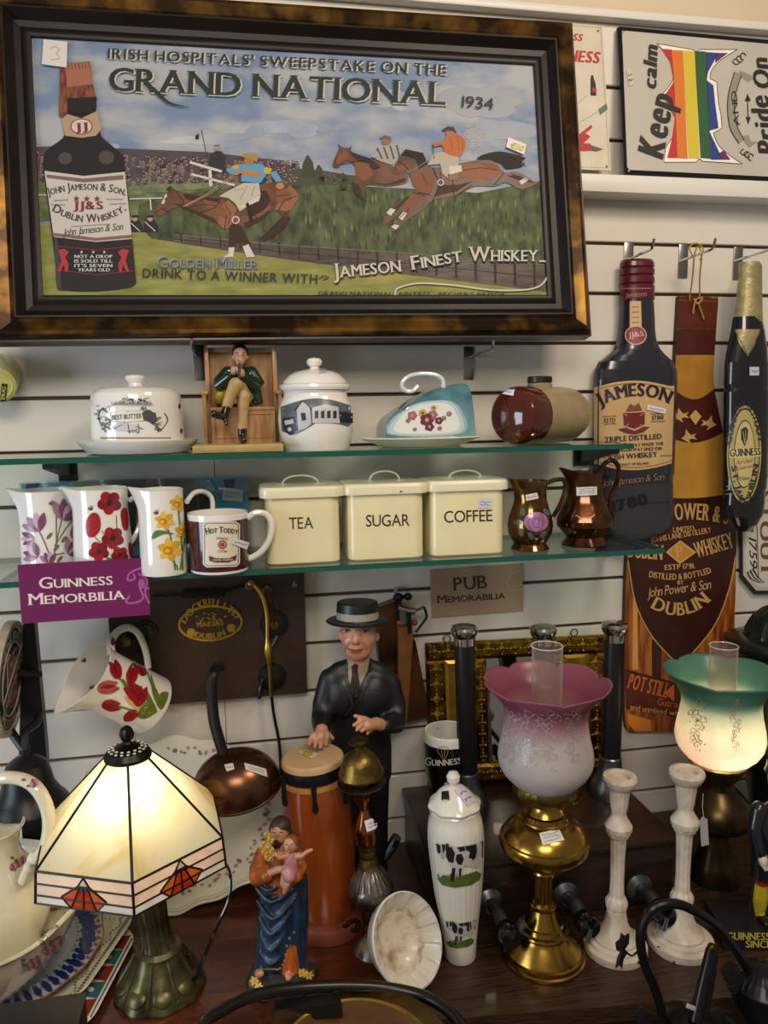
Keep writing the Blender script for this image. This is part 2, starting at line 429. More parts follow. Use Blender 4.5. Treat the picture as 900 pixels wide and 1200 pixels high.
d.poly([(678, 158), (693, 146), (694, 150), (686, 156), (692, 160), (680, 172)], MATS['red_t']); d.poly([(680, 176), (690, 169), (707, 175), (698, 178), (696, 177)], paint('#5a3a2c')); d.poly([(678, 168), (692, 168), (690, 177), (679, 177)], MATS['red_t'], 2)
for p in ((701, 36), (711, 195)): d.ell(p, 1.4, 1.4, paint('#6b5a48'), 2)
tag(mb.build('enamel_sign'), 'cream tin sign with red lettering and tiny bottle, half hidden behind the large frame', 'sign')
# Keep calm sign
A, n = quad_plane((723, 31), (900, 47), (732, 203), -.010, -.05); h = pflat(A, n)
mb = MB(); o = [(723, 33), (726, 31), (985, 54), (990, 217), (734, 204), (732, 201)]
mb.prism([h(x, y, 0) for x, y in o], -n*.003, MATS['blackgloss']); d = Deco(mb, .0004, h)
d.poly([(729, 38), (733, 36), (982, 59), (986, 211), (738, 199), (735, 196)], paint('#b9b3a8', .35, var=.06, vs=10))
# crown-edged rainbow panel
cr = s2([(770, 51), (785, 70), (789, 92), (775, 112)], 5)+s2([(775, 112), (788, 125), (793, 150), (778, 176)], 5)
out = [(770, 51), (812, 58), (816, 61), (820, 58), (864, 58)]+s2([(864, 58), (845, 70), (834, 82), (832, 92)], 4)+[(840, 96), (842, 120), (845, 135), (846, 150), (836, 156)]+s2([(836, 156), (842, 170), (855, 182), (870, 192)], 4)+[(824, 189), (820, 186), (815, 190), (778, 190)]+list(reversed(cr))[1:-1]
d.poly(out, paint('#e9e4da'), 2); d.line(out, .8, paint('#4a3a34'), 3, True)
xs = [775, 787, 800, 814, 827, 839, 851]; cols = ['#b5242c', '#cf7020', '#c9b42e', '#27562c', '#27397e', '#5e2a66']
L = [(780, 62), (788, 78), (790, 94), (778, 112), (788, 128), (793, 150), (784, 185)]
for i, c in enumerate(cols):
    x0, x1 = xs[i], xs[i+1]
    if i == 0: P = [(775, 57), (787, 58), (794, 185), (782, 185), (788, 160), (791, 138), (778, 113), (790, 95), (785, 72)]
    elif i == 5: P = [(839, 62), (853, 62), (838, 74), (839, 62)][:3]+[(838, 74)]
    elif i == 4: P = [(827, 61), (842, 62), (830, 84), (828, 94), (836, 100), (838, 120), (842, 150), (831, 153), (838, 168), (847, 187), (833, 187)]
    else: P = [(x0, 58+i*.6), (x1, 58+(i+1)*.6), (x1+6, 186), (x0+7, 185)]
    d.poly(P, paint(c), 4)
d.poly([(842, 180), (848, 176), (856, 187), (847, 187)], paint('#5e2a66'), 4)
d.text('Keep', (777, 187), (790, 114), 31, MATS['black_t'], 6, shear=.25, bold=.15, narrow=.9); d.text('calm', (769, 105), (771, 54), 16, MATS['black_t'], 6, shear=.25, bold=.13)
d.poly([(861, 84), (869, 88), (860, 118), (862, 145), (872, 164), (866, 168), (855, 150), (853, 115)], paint('#8d877c'), 3)
d.line(s2([(861, 84), (853, 115), (855, 148), (866, 168)], 5), 1, MATS['black_t'], 4); d.line(s2([(869, 88), (861, 116), (863, 145), (872, 164)], 5), 1, MATS['black_t'], 4)
d.poly([(866, 82), (880, 88), (883, 92), (877, 96), (868, 90)], paint('#8d877c'), 3); d.poly([(868, 160), (877, 158), (880, 166), (888, 166), (878, 173)], paint('#8d877c'), 3)
d.text('AND', (867, 147), (863, 106), 6.5, MATS['black_t'], 5)
d.text('Pride', (912, 180), (900, 112), 22, MATS['black_t'], 6, shear=.25, bold=.12); d.text('On', (904, 104), (899, 68), 19, MATS['black_t'], 6, shear=.25, bold=.12)
for c, s in (((863, 72), 1), ((872, 178), -1)):
    for a in (0, 1, 2): d.line(arc((c[0]+a*4, c[1]-a*3*s), 4, 3.2, 0, 270, 9, 40*a), 1.1, MATS['black_t'], 5)
d.line([(876, 110), (877, 145)], 1, MATS['black_t'], 5); d.poly([(873, 118), (876, 110), (880, 118)], MATS['black_t'], 5); d.poly([(874, 137), (877, 145), (880, 137)], MATS['black_t'], 5)
d.tag([(734, 82), (740, 80), (743, 99), (737, 101)], 2, 5, '#c2bb9e')
for p in ((730, 37), (737, 200)): d.ell(p, 1.4, 1.4, paint('#8d877c'), 3)
tag(mb.build('tin_sign'), 'grey tin sign with black border and rainbow flag panel, standing on the white ledge', 'sign')
# white sign at the right edge
mb = MB(); Y = -.012; h = pflat((0, Y, 0), (0, -1, 0))
o = [(868, 676), (866, 440)]+s2([(866, 440), (872, 416), (884, 406), (897, 401), (950, 398)], 4)[1:]+[(956, 697), (884, 696)]
mb.prism([h(x, y, 0) for x, y in o], (0, .004, 0), MATS['black_t']); d = Deco(mb, .0004, h)
d.poly([(871, 674), (869, 442), (876, 420), (887, 410), (900, 406), (947, 403), (952, 692), (886, 692)], paint('#bfb9ac', .4, var=.1, vs=30))
d.poly([(874, 672), (872, 444), (879, 424), (889, 414), (944, 408), (949, 688), (888, 688)], paint('#c9c4b8', .4), 2)
d.text('Since 1759', (876, 580), (879, 664), 8.5, MATS['black_t'], 4, shear=.25); d.text('STOUT', (890, 575), (892, 676), 12, paint('#6b4a36'), 4, serif=True, bold=.1); d.text('GUINNESS', (886, 420), (888, 560), 14, paint('#6b4a36'), 4, serif=True, bold=.1)
d.line([(887, 610), (889, 678)], 1, paint('#6b4a36'), 4)
for a in range(3): d.line(s2([(876+a*3, 670-a*2), (880+a*4, 678-a), (890+a*3, 683)], 4), [2.2, 2, 1.8, 1.6, 1.4, 1.2, 1, .8, .5], MATS['black_t'], 4)
tag(mb.build('wall_sign'), 'white clipped-corner sign with sideways lettering, at the right edge behind the stout bottle', 'sign')
# ============================================================ bottle shaped board
Y = -.015; h = pflat((0, Y, 0), (0, -1, 0))
o = [(796, 347), (842, 348), (836, 436)]+s2([(836, 436), (838, 465), (846, 500), (856, 550), (862, 610), (863, 650), (860, 750), (856, 845), (849, 858)], 4)[1:]+s2([(742, 858), (733, 846), (732, 760), (735, 650), (742, 600), (757, 550), (775, 505), (788, 470), (791, 436)], 4)
t = thing('bottle_board', 'tall bottle-shaped wooden board, amber with dark red-brown labels, hung by a yellow cord', 'board', pw(797, 858, Y))
mb = MB(); mb.prism([h(x, y, 0) for x, y in o], (0, .0135, 0), mat('whiskey', '#a8662a', .35, col2='#6e3312', vs=14, stretch=(5, 1, .7), lo=.4, hi=.6), paint('#2a1d16', .6)); d = Deco(mb, .0004, h)
def clip(y0, y1, xin=0):
    """slice of the outline between two rows, as a polygon"""
    R = []; Lf = []
    n_ = len(o)
    def xs(y):
        X = []
        for i in range(n_):
            a, b = o[i], o[(i+1) % n_]
            if (a[1]-y)*(b[1]-y) <= 0 and a[1] != b[1]: X.append(a[0]+(b[0]-a[0])*(y-a[1])/(b[1]-a[1]))
        return min(X)+xin, max(X)-xin
    k = 14
    for i in range(k+1):
        y = y0+(y1-y0)*i/k; a, b = xs(y); Lf.append((a, y)); R.append((b, y))
    return Lf+R[::-1]
br = paint('#4a1d15', .35, var=.25, vs=25); am = paint('#b07c2c', .35, var=.25, vs=20); dk = paint('#3a1812', .35, var=.25, vs=25); gold = paint('#c09a5c', .45)
d.poly(clip(347.5, 385), paint('#5a2417', .35, var=.3, vs=20)); d.line([(795, 386), (839, 386)], 1.2, dk, 2); d.poly(clip(387, 416), br); d.line([(794, 352), (840, 353)], 1, paint('#7a4a2c'), 2)
d.poly(clip(416, 500), am); d.poly(clip(500, 590), paint('#bb8a34', .35, var=.2, vs=16))
def band(y0, y1, sag, m, k):
    a0 = clip(y0, y0+.5); xl, xr = a0[0][0], a0[-1][0]; b0 = clip(y1, y1+.5); xl2, xr2 = b0[0][0], b0[-1][0]
    up = [(xl+(xr-xl)*i/10, y0+sag*math.sin(PI*i/10)) for i in range(11)]; dn = [(xl2+(xr2-xl2)*i/10, y1+sag*math.sin(PI*i/10)) for i in range(11)]
    d.poly(up+dn[::-1], m, k)
band(456, 507, 12, br, 2); band(578, 612, 6, dk, 2)
d.poly([(815, 480), (822, 488), (815, 498), (808, 488)], gold, 3)
def bird(x, y, s, k=3):
    d.poly([(x+px_*s*.72, y+py_*.72) for px_, py_ in ((11, 2), (6, -1), (4, -4), (3, -13), (-3, -5), (-6, -3), (-14, -6), (-10, -1), (-15, 4), (-6, 3), (-2, 5), (-6, 12), (4, 6), (8, 4))], gold, k)
bird(832, 496, 1); bird(806, 512, -1); bird(797, 487, -1)
lab = [(735, 652), (742, 600)]+[(742+(861-742)*i/8, 592+3*math.sin(PI*i/8)) for i in range(1, 8)]+[(861, 600), (863, 645)]+s2([(862, 650), (854, 690), (835, 735), (797, 779)], 5)+s2([(797, 779), (765, 745), (745, 705), (736, 655)], 5)[1:]
d.poly(lab, dk, 3)
d.line(s2([(862, 652), (854, 692), (835, 737), (797, 781)], 5), 1.3, gold, 4); d.line(s2([(797, 781), (765, 747), (745, 707), (736, 657)], 5), 1.3, gold, 4)
d.text('POWER & SON', (785, 611), (874, 622), 19, gold, 5, mid=(828, 610), bold=.1, serif=True, narrow=.9, smallcaps=False)
d.text('LIMITED', (789, 624), (814, 622), 6, gold, 5, bold=.08); d.text('JOHNS LANE DISTILLERY', (763, 636), (834, 624), 6.5, gold, 5, bold=.08)
d.text('DUBLIN', (735, 653), (776, 656), 17, gold, 5, bold=.1, serif=True); d.text('WHISKEY', (817, 654), (861, 641), 18, gold, 5, bold=.1, serif=True)
d.poly([(797, 633), (816, 647), (797, 661), (780, 647)], gold, 5); d.poly([(797, 636), (812, 647), (797, 658), (784, 647)], paint('#b5822f'), 6); d.text('P', (793, 653), (801, 652), 13, gold, 7, serif=True, bold=.1)
d.text('ESTP 1791.', (779, 668), (815, 666), 6, gold, 5, bold=.08); d.text('DISTILLED & BOTTLED', (760, 676), (834, 671), 7, gold, 5, mid=(797, 679), bold=.08); d.text('BY', (794, 685), (801, 685), 5, gold, 5, bold=.08)
d.text('John Power & Son', (759, 700), (833, 690), 11, gold, 5, shear=.3, track=.03)
d.text('DUBLIN', (762, 712), (833, 704), 15, gold, 5, mid=(799, 721), bold=.1, serif=True)
d.poly([(742, 700), (747, 712), (748, 785), (741, 785)], paint('#d0964a', .4), 2); d.poly([(764, 748), (775, 760), (775, 800), (764, 800)], paint('#3c1a0e', .4), 2)
d.poly([(733, 785), (800, 803), (858, 800), (856, 838), (800, 840), (734, 830)], paint('#5a2a1a', .4, var=.3, vs=25), 3); d.line([(733, 785), (800, 803), (858, 800)], 1.6, MATS['black_t'], 4); d.line([(734, 830), (800, 841), (856, 838)], 1.4, MATS['black_t'], 4)
og = paint('#cf6a36', .5)
d.text('POT STILL', (735, 806), (781, 818), 17, og, 5, bold=.08, narrow=.7, serif=True); d.poly([(778, 812), (790, 802), (790, 822)], og, 5); d.text('Guaranteed', (770, 826), (815, 833), 8, og, 5); d.text('and unmixed whiskey', (738, 832), (812, 842), 7, paint('#d9a05a'), 5)
d.poly([(735, 836), (763, 844), (763, 857), (744, 857), (736, 848)], paint('#d8842e', .4), 4)
mb.build('board', t)
H2 = pw(818, 296, -.075)
mb = MB(); A_ = pw(808, 352, -.018); B_ = pw(820, 352, -.018)
mb.tube(spline([A_, pw(812, 320, -.045), pw(814, 298, -.07), H2+V((0, 0, .012)), pw(822, 300, -.07), pw(820, 325, -.045), B_], 6), .0016, paint('#a8842e', .7), 6)
mb.tube(spline([pw(812, 300, -.075), pw(808, 290, -.078), pw(816, 285, -.08), pw(824, 292, -.078), pw(820, 305, -.075)], 6), .0015, paint('#a8842e', .7), 6)
mb.tube(spline([pw(813, 350, -.02), pw(818, 356, -.026), pw(823, 349, -.022), pw(815, 352, -.024), pw(812, 368, -.02)], 6), .0018, paint('#a8842e', .7), 6); mb.tube([pw(818, 354, -.025), pw(825, 374, -.02)], .0016, paint('#a8842e', .7), 6)
mb.build('cord', t)
# ============================================================ relief bottles
def relief(rows, yb, dep, ms, n=22, flat=.5):
    """half-round bottle against a flat back; rows (py, xl, xr, m)"""
    mb = MB(); G = []
    for r in rows:
        A, B = pw(r[1], r[0], yb), pw(r[2], r[0], yb); c = (A+B)/2; hw = (B.x-A.x)/2; dd = min(dep, hw*.9)
        G.append([V((c.x-hw*math.cos(PI*i/n), yb-dd*math.sin(PI*i/n)**.75, c.z)) for i in range(n+1)])
    for j in range(len(G)-1):
        vs = G[j]+G[j+1]; fs = [(i, n+1+i, n+2+i, i+1) for i in range(n)]; mb.add(vs, fs, rows[j][3])
    outl = [g[0] for g in G]+[g[-1] for g in G[::-1]]
    mb.add(outl, [tuple(range(len(outl)))[::-1]], ms); mb.add(G[0], [tuple(range(n+1))[::-1]], rows[0][3]); mb.add(G[-1], [tuple(range(n+1))], rows[-2][3])
    return mb
YB = -.018
navy = paint('#23252e', .22, coat=.5); cap = paint('#5e1724', .3, coat=.3, var=.3, vs=40); nav2 = paint('#34353d', .3)
t = thing('whiskey_bottle', 'oversized dark whiskey bottle with red cap and cream label, right of the glass shelves', 'bottle', pw(741, 628, YB))
rows = [(402, 722, 766, navy), (410, 719, 770, navy), (417, 710, 777, navy), (424, 701, 785, navy), (433, 697, 790, navy), (445, 695.5, 791, navy), (500, 695, 789.5, navy), (556, 695, 787.5, navy), (558, 697, 786, navy), (566, 697, 786, nav2), (586, 697, 786, navy), (589, 695, 787, nav2), (606, 696, 786.5, nav2), (616, 699, 783, nav2), (623, 706, 776, nav2), (628, 718, 762, nav2)]
top = [(352, 727, 763, navy), (370, 726, 764, navy), (388, 724.5, 764.5, navy)]
mb = relief(top+rows, YB, .040, navy); d = Deco(mb, .0005)
lb = paint('#c9a877', .4, var=.06, vs=20)
d.poly([(696, 454)]+[(696+94*i/12, 454-8*math.sin(PI*i/12)) for i in range(1, 12)]+[(790, 452), (787, 543)]+[(787-91*i/12, 543+8*math.sin(PI*i/12)) for i in range(1, 12)]+[(696, 544)], lb, 1, 5)
d.line([(697+91*i/12, 457-8*math.sin(PI*i/12)) for i in range(13)], .8, paint('#7a4632'), 2, seg=5); d.line([(697+90*i/12, 540+8*math.sin(PI*i/12)) for i in range(13)], .8, paint('#7a4632'), 2, seg=5)
d.text('JAMESON', (703, 476), (783, 472.5), 14.5, paint('#1d2230'), 4, mid=(743, 464), bold=.13, serif=True)
d.poly([(730, 484), (755, 483), (755, 497), (743, 502), (731, 498)], paint('#6e2028'), 4); d.poly([(733, 482), (738, 473), (743, 476), (748, 472), (752, 481)], paint('#7a4a3c'), 4)
d.line([(731, 485), (754, 500)], .7, lb, 5); d.line([(754, 484), (732, 500)], .7, lb, 5); d.poly([(724, 503), (733, 501), (743, 505), (754, 500), (761, 500), (754, 506), (743, 509), (732, 507)], paint('#6a2a2c'), 4)
ink = paint('#2c2a33')
for a, b, c, hh in (('ESTD', (708, 495), (721, 495), 5), ('1780', (764, 492), (777, 491), 5), ('TRIPLE DISTILLED', (709, 518), (775, 514), 6), ('IRISH WHISKEY MADE THE', (715, 525), (777, 521), 3.4), ('JOHN JAMESON WAY SINCE 1780', (708, 530), (775, 527), 3.4), ('IRISH WHISKEY', (713, 539), (770, 535), 6), ('PRODUCT OF IRELAND', (722, 546), (760, 544), 2.6)): d.text(a, b, c, hh, ink, 4, bold=.08)
for x0, x1, y in ((707, 722, 488), (708, 722, 497), (762, 778, 485), (762, 778, 494), (699, 711, 537), (773, 786, 534)): d.line([(x0, y), (x1, y-.4)], .7, ink, 4)
d.tag([(758, 474), (780, 479), (778, 485), (757, 480)], 1, 6)
d.text('John Jameson & Son', (706, 570), (777, 562), 8, paint('#8a6a52'), 4, shear=.3, track=.03); d.text('1780', (719, 600), (760, 590), 13, paint('#17171c', .2), 4, bold=.14)
d.poly([(738, 353), (751, 353), (752, 388), (738, 388)], lb, 2); d.ell((745, 393), 12.5, 11.5, paint('#c79a86'), 3, g=3); d.ell((745, 393), 11, 10, paint('#7d2633'), 4, g=3); d.text('JJ&S', (737, 396), (754, 394), 6, paint('#d9b08e'), 5)
for yy in (360, 366, 372, 378): d.line([(741, yy), (748, yy-.3)], .9, paint('#7a5a48'), 4)
mb.build('bottle_body', t)
mb = relief([(306, 728, 762, cap), (309, 726.5, 763.5, cap), (314, 726, 764, cap), (315, 727.5, 762.5, cap), (317, 726, 764, cap), (323, 726, 764, cap), (324, 727.5, 762.5, cap), (326, 726, 764, cap), (333, 726, 764, cap), (334, 727.5, 762.5, cap), (336, 726, 764, cap), (352.5, 726, 764, cap)], YB, .0415, cap); d = Deco(mb, .0005)
d.line([(727, 338), (763, 338)], .8, paint('#b98a86'), 1, seg=4); d.text('Jameson', (733, 349), (757, 347), 6, paint('#a87a76'), 2, shear=.25)
mb.build('bottle_cap', t)
# stout bottle
YB = -.072
st = paint('#15161b', .2, coat=.5); foil = mat('foil', '#a3976a', .4, metal=.4, var=.25, vs=60, bump=.5, bs=120)
t = thing('stout_bottle', 'oversized black stout bottle with oval yellow label and gold foil neck', 'bottle', pw(870, 622, YB))
rows = [(372, 859, 889, st), (388, 856.5, 892, st), (405, 852.5, 895, st), (425, 849, 897, st), (450, 848, 898, st), (455, 849, 897, st), (459, 848, 898, st), (500, 847.5, 898, st), (560, 847, 896, st), (572, 846.5, 895, st), (576, 848, 893, st), (590, 847, 893, st), (604, 850, 890, st), (614, 856, 884, st), (622, 864, 876, st)]
mb = relief(rows, YB, .030, st); d = Deco(mb, .0005)
c = (872, 532)
d.ell(c, 20, 57, paint('#b3a05c'), 1, 1, 40, 4); d.ell(c, 18.2, 54, paint('#20221c'), 2, 1, 40, 4); d.ell(c, 17, 52, paint('#a99c62', .4), 3, 1, 40, 4); d.ell(c, 12, 40, paint('#26281f'), 4, 1, 36, 4); d.ell(c, 11.2, 38.5, paint('#b9ad78', .4), 5, 1, 36, 4)
d.poly([(868, 503), (873, 500), (876, 504), (875, 515), (872, 523), (868, 514)], MATS['black_t'], 6); d.line([(870, 505), (872, 520)], .6, paint('#b9ad78'), 7); d.line([(873, 504), (873, 518)], .6, paint('#b9ad78'), 7)
d.poly([(855, 526), (890, 524), (890, 535), (855, 537)], paint('#c9bf8c', .4), 6, 4); d.text('GUINNESS', (856, 535), (890, 533), 8.5, MATS['black_t'], 7, serif=True, bold=.1)
d.text('Arthur', (862, 545), (882, 541), 5, MATS['red_t'], 6, shear=.3); d.text('Guinness', (863, 551), (884, 547), 4, MATS['red_t'], 6, shear=.3); d.text('250ml', (866, 563), (877, 562), 4, ink, 6)
d.text('GUINNESS EXTRA STOUT', (857, 521), (888, 519), 6, ink, 6, mid=(872, 476), narrow=.8, bold=.08); d.text("ST. JAMES'S GATE DUBLIN", (857, 546), (888, 544), 6, ink, 6, mid=(872, 594), narrow=.8, bold=.08)
d.tag([(878, 430), (889, 430), (889, 440), (878, 440)], 1, 3, '#b9b9be')
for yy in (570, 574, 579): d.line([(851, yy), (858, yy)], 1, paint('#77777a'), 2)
mb.build('bottle_body', t)
mb = relief([(308, 866, 888, foil), (312, 865, 890, foil), (328, 865, 890, foil), (334, 864, 890, foil), (350, 863, 890, foil), (372, 860, 890, foil), (388, 858, 891, foil)], YB, .0305, foil); 
mb.build('foil_neck', t)
mb = MB(); b2 = relief(rows, YB, .030, st); d = Deco(b2, .0008); n0 = len(b2.f)
d.poly([(862, 386), (890, 386), (884, 404), (876, 418), (866, 402)], foil, 2, 3); d.line([(862, 388), (876, 417), (890, 388)], 1, paint('#55502e'), 3, seg=3)
mb.v = b2.v; mb.f = b2.f[n0:]; mb.m = b2.m[n0:]; mb.mats = b2.mats
used = sorted({i for f in mb.f for i in f}); mp = {u: j for j, u in enumerate(used)}; mb.v = [b2.v[i] for i in used]; mb.f = [tuple(mp[i] for i in f) for f in mb.f]
mb.build('foil_point', t)
# ============================================================ big framed advertising print
TL, TR, BL = pw(38, 42, -.05), pw(630, 75, -.05), pw(48, 350, -.12)
ex = (TR-TL); W_ = ex.length; ex.normalize(); ez = (TL-BL); ez = (ez-ex*ez.dot(ex)); H_ = ez.length; ez.normalize(); en = -ex.cross(ez)*-1
if en.dot(CAM-TL) < 0: en = -en
O = BL
def fp(u, v, w=0): return O+ex*u+ez*v+en*w
t = thing('framed_poster', 'large framed horse race whiskey advert in black and gold moulding, filling the upper left', 'framed picture', fp(W_/2, -.07, 0))
# moulding: profile (outward distance, height)
P = [(-.004, -.002), (-.004, .006), (0, .008), (.006, .008), (.012, .004), (.022, .006), (.030, .016), (.034, .022), (.037, .022), (.040, .019), (.044, .018), (.052, .022), (.060, .026), (.066, .025), (.070, .018), (.0715, .012), (.075, .012), (.0755, -.02), (-.004, -.02)]
fb = mat('frameblack', '#170d0a', .45, spec=.35, var=.3, vs=12, stretch=(1, 1, 1)); fg = mat('framegold', '#7a5620', .3, metal=.75, col2='#2c1d0c', vs=16, lo=.42, hi=.66, bump=.12, bs=40); fe = mat('frameedge', '#1a100b', .35)
ms = []
for i in range(len(P)-1):
    a = (P[i][0]+P[i+1][0])/2; ms.append(fb if a < .037 else (fg if a < .070 else fe))
mb = MB(); R = []
for (sx_, sz_, cu, cv) in ((-1, -1, 0, 0), (1, -1, W_, 0), (1, 1, W_, H_), (-1, 1, 0, H_)):
    R.append([fp(cu+sx_*a, cv+sz_*a, w) for a, w in P])
for k in range(4):
    A, B = R[k], R[(k+1) % 4]; n = len(P); mb.add(A+B, [(i, n+i, n+i+1, i+1) for i in range(n-1)]+[(n-1, 2*n-1, n, 0)], ms+[fe])
mb.build('frame', t, smooth=35)
mb = MB(); mb.add([fp(-.07, -.07, -.019), fp(W_+.07, -.07, -.019), fp(W_+.07, H_+.07, -.019), fp(-.07, H_+.07, -.019)], [(3, 2, 1, 0)], paint('#6b5238', .8)); mb.build('backing', t)
# ---- the print
h = pflat(O, en); mb = MB(); d = Deco(mb, .00025, h)
mb.box(tuple(fp(W_/2, H_/2, -.003)), (W_+.004, .004, H_+.004), paint('#8d9aab', .5), rot=Matrix((ex, -en, ez)).transposed())
sky = mat('print_sky', '#a3a6aa', .55, col2='#6f819e', vs=9, stretch=(1, 1, 2.2), detail=5, lo=.38, hi=.62, spec=.25)
hedge = mat('print_hedge', '#5a6440', .55, col2='#2c3524', vs=60, stretch=(1, 1, .6), detail=6, lo=.32, hi=.7, spec=.25); grass = mat('print_grass', '#949150', .55, col2='#6e7336', vs=40, stretch=(.5, 1, 2), lo=.3, hi=.7, spec=.25)
bank = mat('print_bank', '#6b7748', .32, col2='#454f33', vs=50, spec=.25)
pp = lambda c: paint(c, .55, spec=.25)
E4 = [(37, 41), (631, 74), (647, 352), (47, 352)]
d.poly(E4, sky, 1)
rnd = random.Random(3)
for cx, cy, rx, ry, c in ((560, 120, 60, 22, '#9d9a98'), (470, 118, 36, 14, '#aeb0b2'), (330, 150, 46, 12, '#a9b2bf'), (250, 165, 60, 10, '#b4b7ba'), (100, 175, 50, 10, '#a8b0bd'), (590, 150, 40, 18, '#8f8b8a')):
    for j in range(9):
        a = cx+rnd.uniform(-.7, .7)*rx; b = cy+rnd.uniform(-.5, .5)*ry
        d.ell((a, b), rx*rnd.uniform(.2, .5), ry*rnd.uniform(.25, .5), mat('cl%d_%d' % (cx, j), c, .34, col2='#8b95a6', vs=14, spec=.25), 2+j*.1)
# far bank, crowd
d.poly([(43, 200), (200, 212), (420, 205), (420, 240), (44, 260)], bank, 2)
d.poly([(42, 172), (70, 171), (240, 178), (330, 188), (372, 212), (200, 214), (44, 206)], pp('#4d4248'), 3)
for i in range(420):
    x = rnd.uniform(43, 350); y0 = 176+(x-43)*.045+rnd.random()**1.3*30
    if y0 > 214: continue
    c = rnd.choice(['#3b3238', '#2b2730', '#5b4a50', '#6a5a58', '#443a4a', '#7a6658'])
    d.poly([(x-2.2, y0+8), (x-1.8, y0+1), (x+1.8, y0+1), (x+2.2, y0+8)], pp(c), 3.1+i*.002); d.ell((x, y0), 1.1, 1.3, pp('#9a8272'), 4.0+i*.002, n=6); d.line([(x-1.2, y0-1.2), (x+1.2, y0-1.2)], .8, pp('#2a2426'), 5.0+i*.002)
for x, y, s in ((361, 192, 9), (374, 200, 6), (402, 208, 5)): d.poly([(x-s, y+16), (x-s*.7, y), (x-2, y-s), (x, y-s*1.2), (x+s*.6, y-2), (x+s, y+16)], pp('#38412c'), 5)
d.poly([(330, 196), (380, 200), (415, 206), (415, 216), (330, 218)], pp('#46453a'), 4)
for i in range(20): d.ell((375+rnd.uniform(0, 38), 209+rnd.uniform(-4, 4)), 2, 2.6, pp(rnd.choice(['#5a4a44', '#3a3230', '#6d5a50'])), 5, n=7)
# hedges
d.poly([(163, 240), (180, 232), (300, 216), (380, 218), (390, 300), (180, 282), (160, 262)], hedge, 4)
d.poly([(355, 222), (400, 217), (500, 222), (560, 226), (632, 212), (642, 300), (640, 318), (500, 306), (357, 296)], hedge, 5)
d.poly([(120, 222), (180, 216), (250, 214), (252, 220), (180, 226), (122, 232)], mat('print_hedge2', '#75805a', .32, col2='#56623f', vs=60, spec=.25), 5)
for i in range(160):
    x = rnd.uniform(358, 636); y = rnd.uniform(225, 295); d.poly([(x, y-5), (x+1.6, y+2), (x+.6, y+8), (x-1.6, y+2)], pp(rnd.choice(['#39442a', '#4a5634', '#2f3a26', '#66734a'])), 6+i*.005)
# grass and fence
d.poly([(44, 262), (205, 268), (645, 300), (647, 352), (46, 352)], grass, 3.5)
d.poly([(44, 275), (180, 280), (300, 300), (400, 318), (520, 330), (645, 346), (645, 352), (46, 352)], grass, 5)
d.poly([(205, 275), (330, 288), (480, 298), (645, 312), (646, 342), (480, 322), (330, 303), (205, 284)], mat('print_fence', '#4d4038', .36, col2='#2c2420', vs=30, stretch=(1, 1, 6), spec=.25), 6)
for i in range(19):
    x = 212+i*23; y = 275+(x-212)*.085; hh = 9+(x-212)*.045; d.line([(x, y-1), (x+.8, y+hh)], 1.6+i*.07, pp('#2a2320'), 7)
d.line([(205, 275), (330, 287), (480, 297), (645, 311)], 1.4, pp('#6d6054'), 7); d.line([(205, 280), (330, 295), (480, 309), (645, 326)], .8, pp('#221c19'), 7)
# rails, policemen
wh = pp('#c3bfb8')
d.line([(152, 233), (190, 232)], 1.4, wh, 6); d.line([(176, 233), (177, 246)], 1.6, wh, 6); d.line([(43, 228), (58, 229)], 1.2, wh, 6)
d.line([(222, 190), (260, 201)], 3, wh, 7); d.line([(224, 204), (275, 217)], 2.6, wh, 7); d.line([(246, 199), (247, 218)], 3.6, wh, 7)
for x in (158, 176): d.poly([(x-8, 272), (x-7, 262), (x-3, 257), (x+4, 257), (x+9, 264), (x+10, 272)], pp('#24222a'), 7); d.ell((x, 256), 3.4, 3.6, pp('#a58a78'), 8, n=10); d.poly([(x-4, 255), (x-3, 252), (x+4, 252), (x+4, 255)], pp('#1f1d24'), 9); d.line([(x-6, 260), (x+6, 271)], 1, wh, 8)
d.line([(236, 152), (243, 186)], .8, pp('#3a3a3e'), 5); d.poly([(229, 159), (233, 156), (233, 163), (229, 163)], pp('#1d1d22'), 6)
d.poly([(244, 194), (246, 181), (253, 177), (259, 177), (264, 183), (263, 203), (250, 204)], pp('#2b2a30'), 6); d.ell((254, 173), 3, 3.6, pp('#a8846c'), 7, n=10); d.line([(251, 170.5), (257, 170.5)], 1.4, pp('#5a4634'), 8)
# ---- horses
hb = mat('print_horse', '#6a412d', .34, col2='#462a1e', vs=45, lo=.3, hi=.65, spec=.25); hd = pp('#33211a'); hl = pp('#8a5a40'); hk = pp('#1e1614')
def Q(z, o, s): return [(o[0]+x/s, o[1]+y/s) for x, y in z]
o1, s1 = (170, 150), 4.5
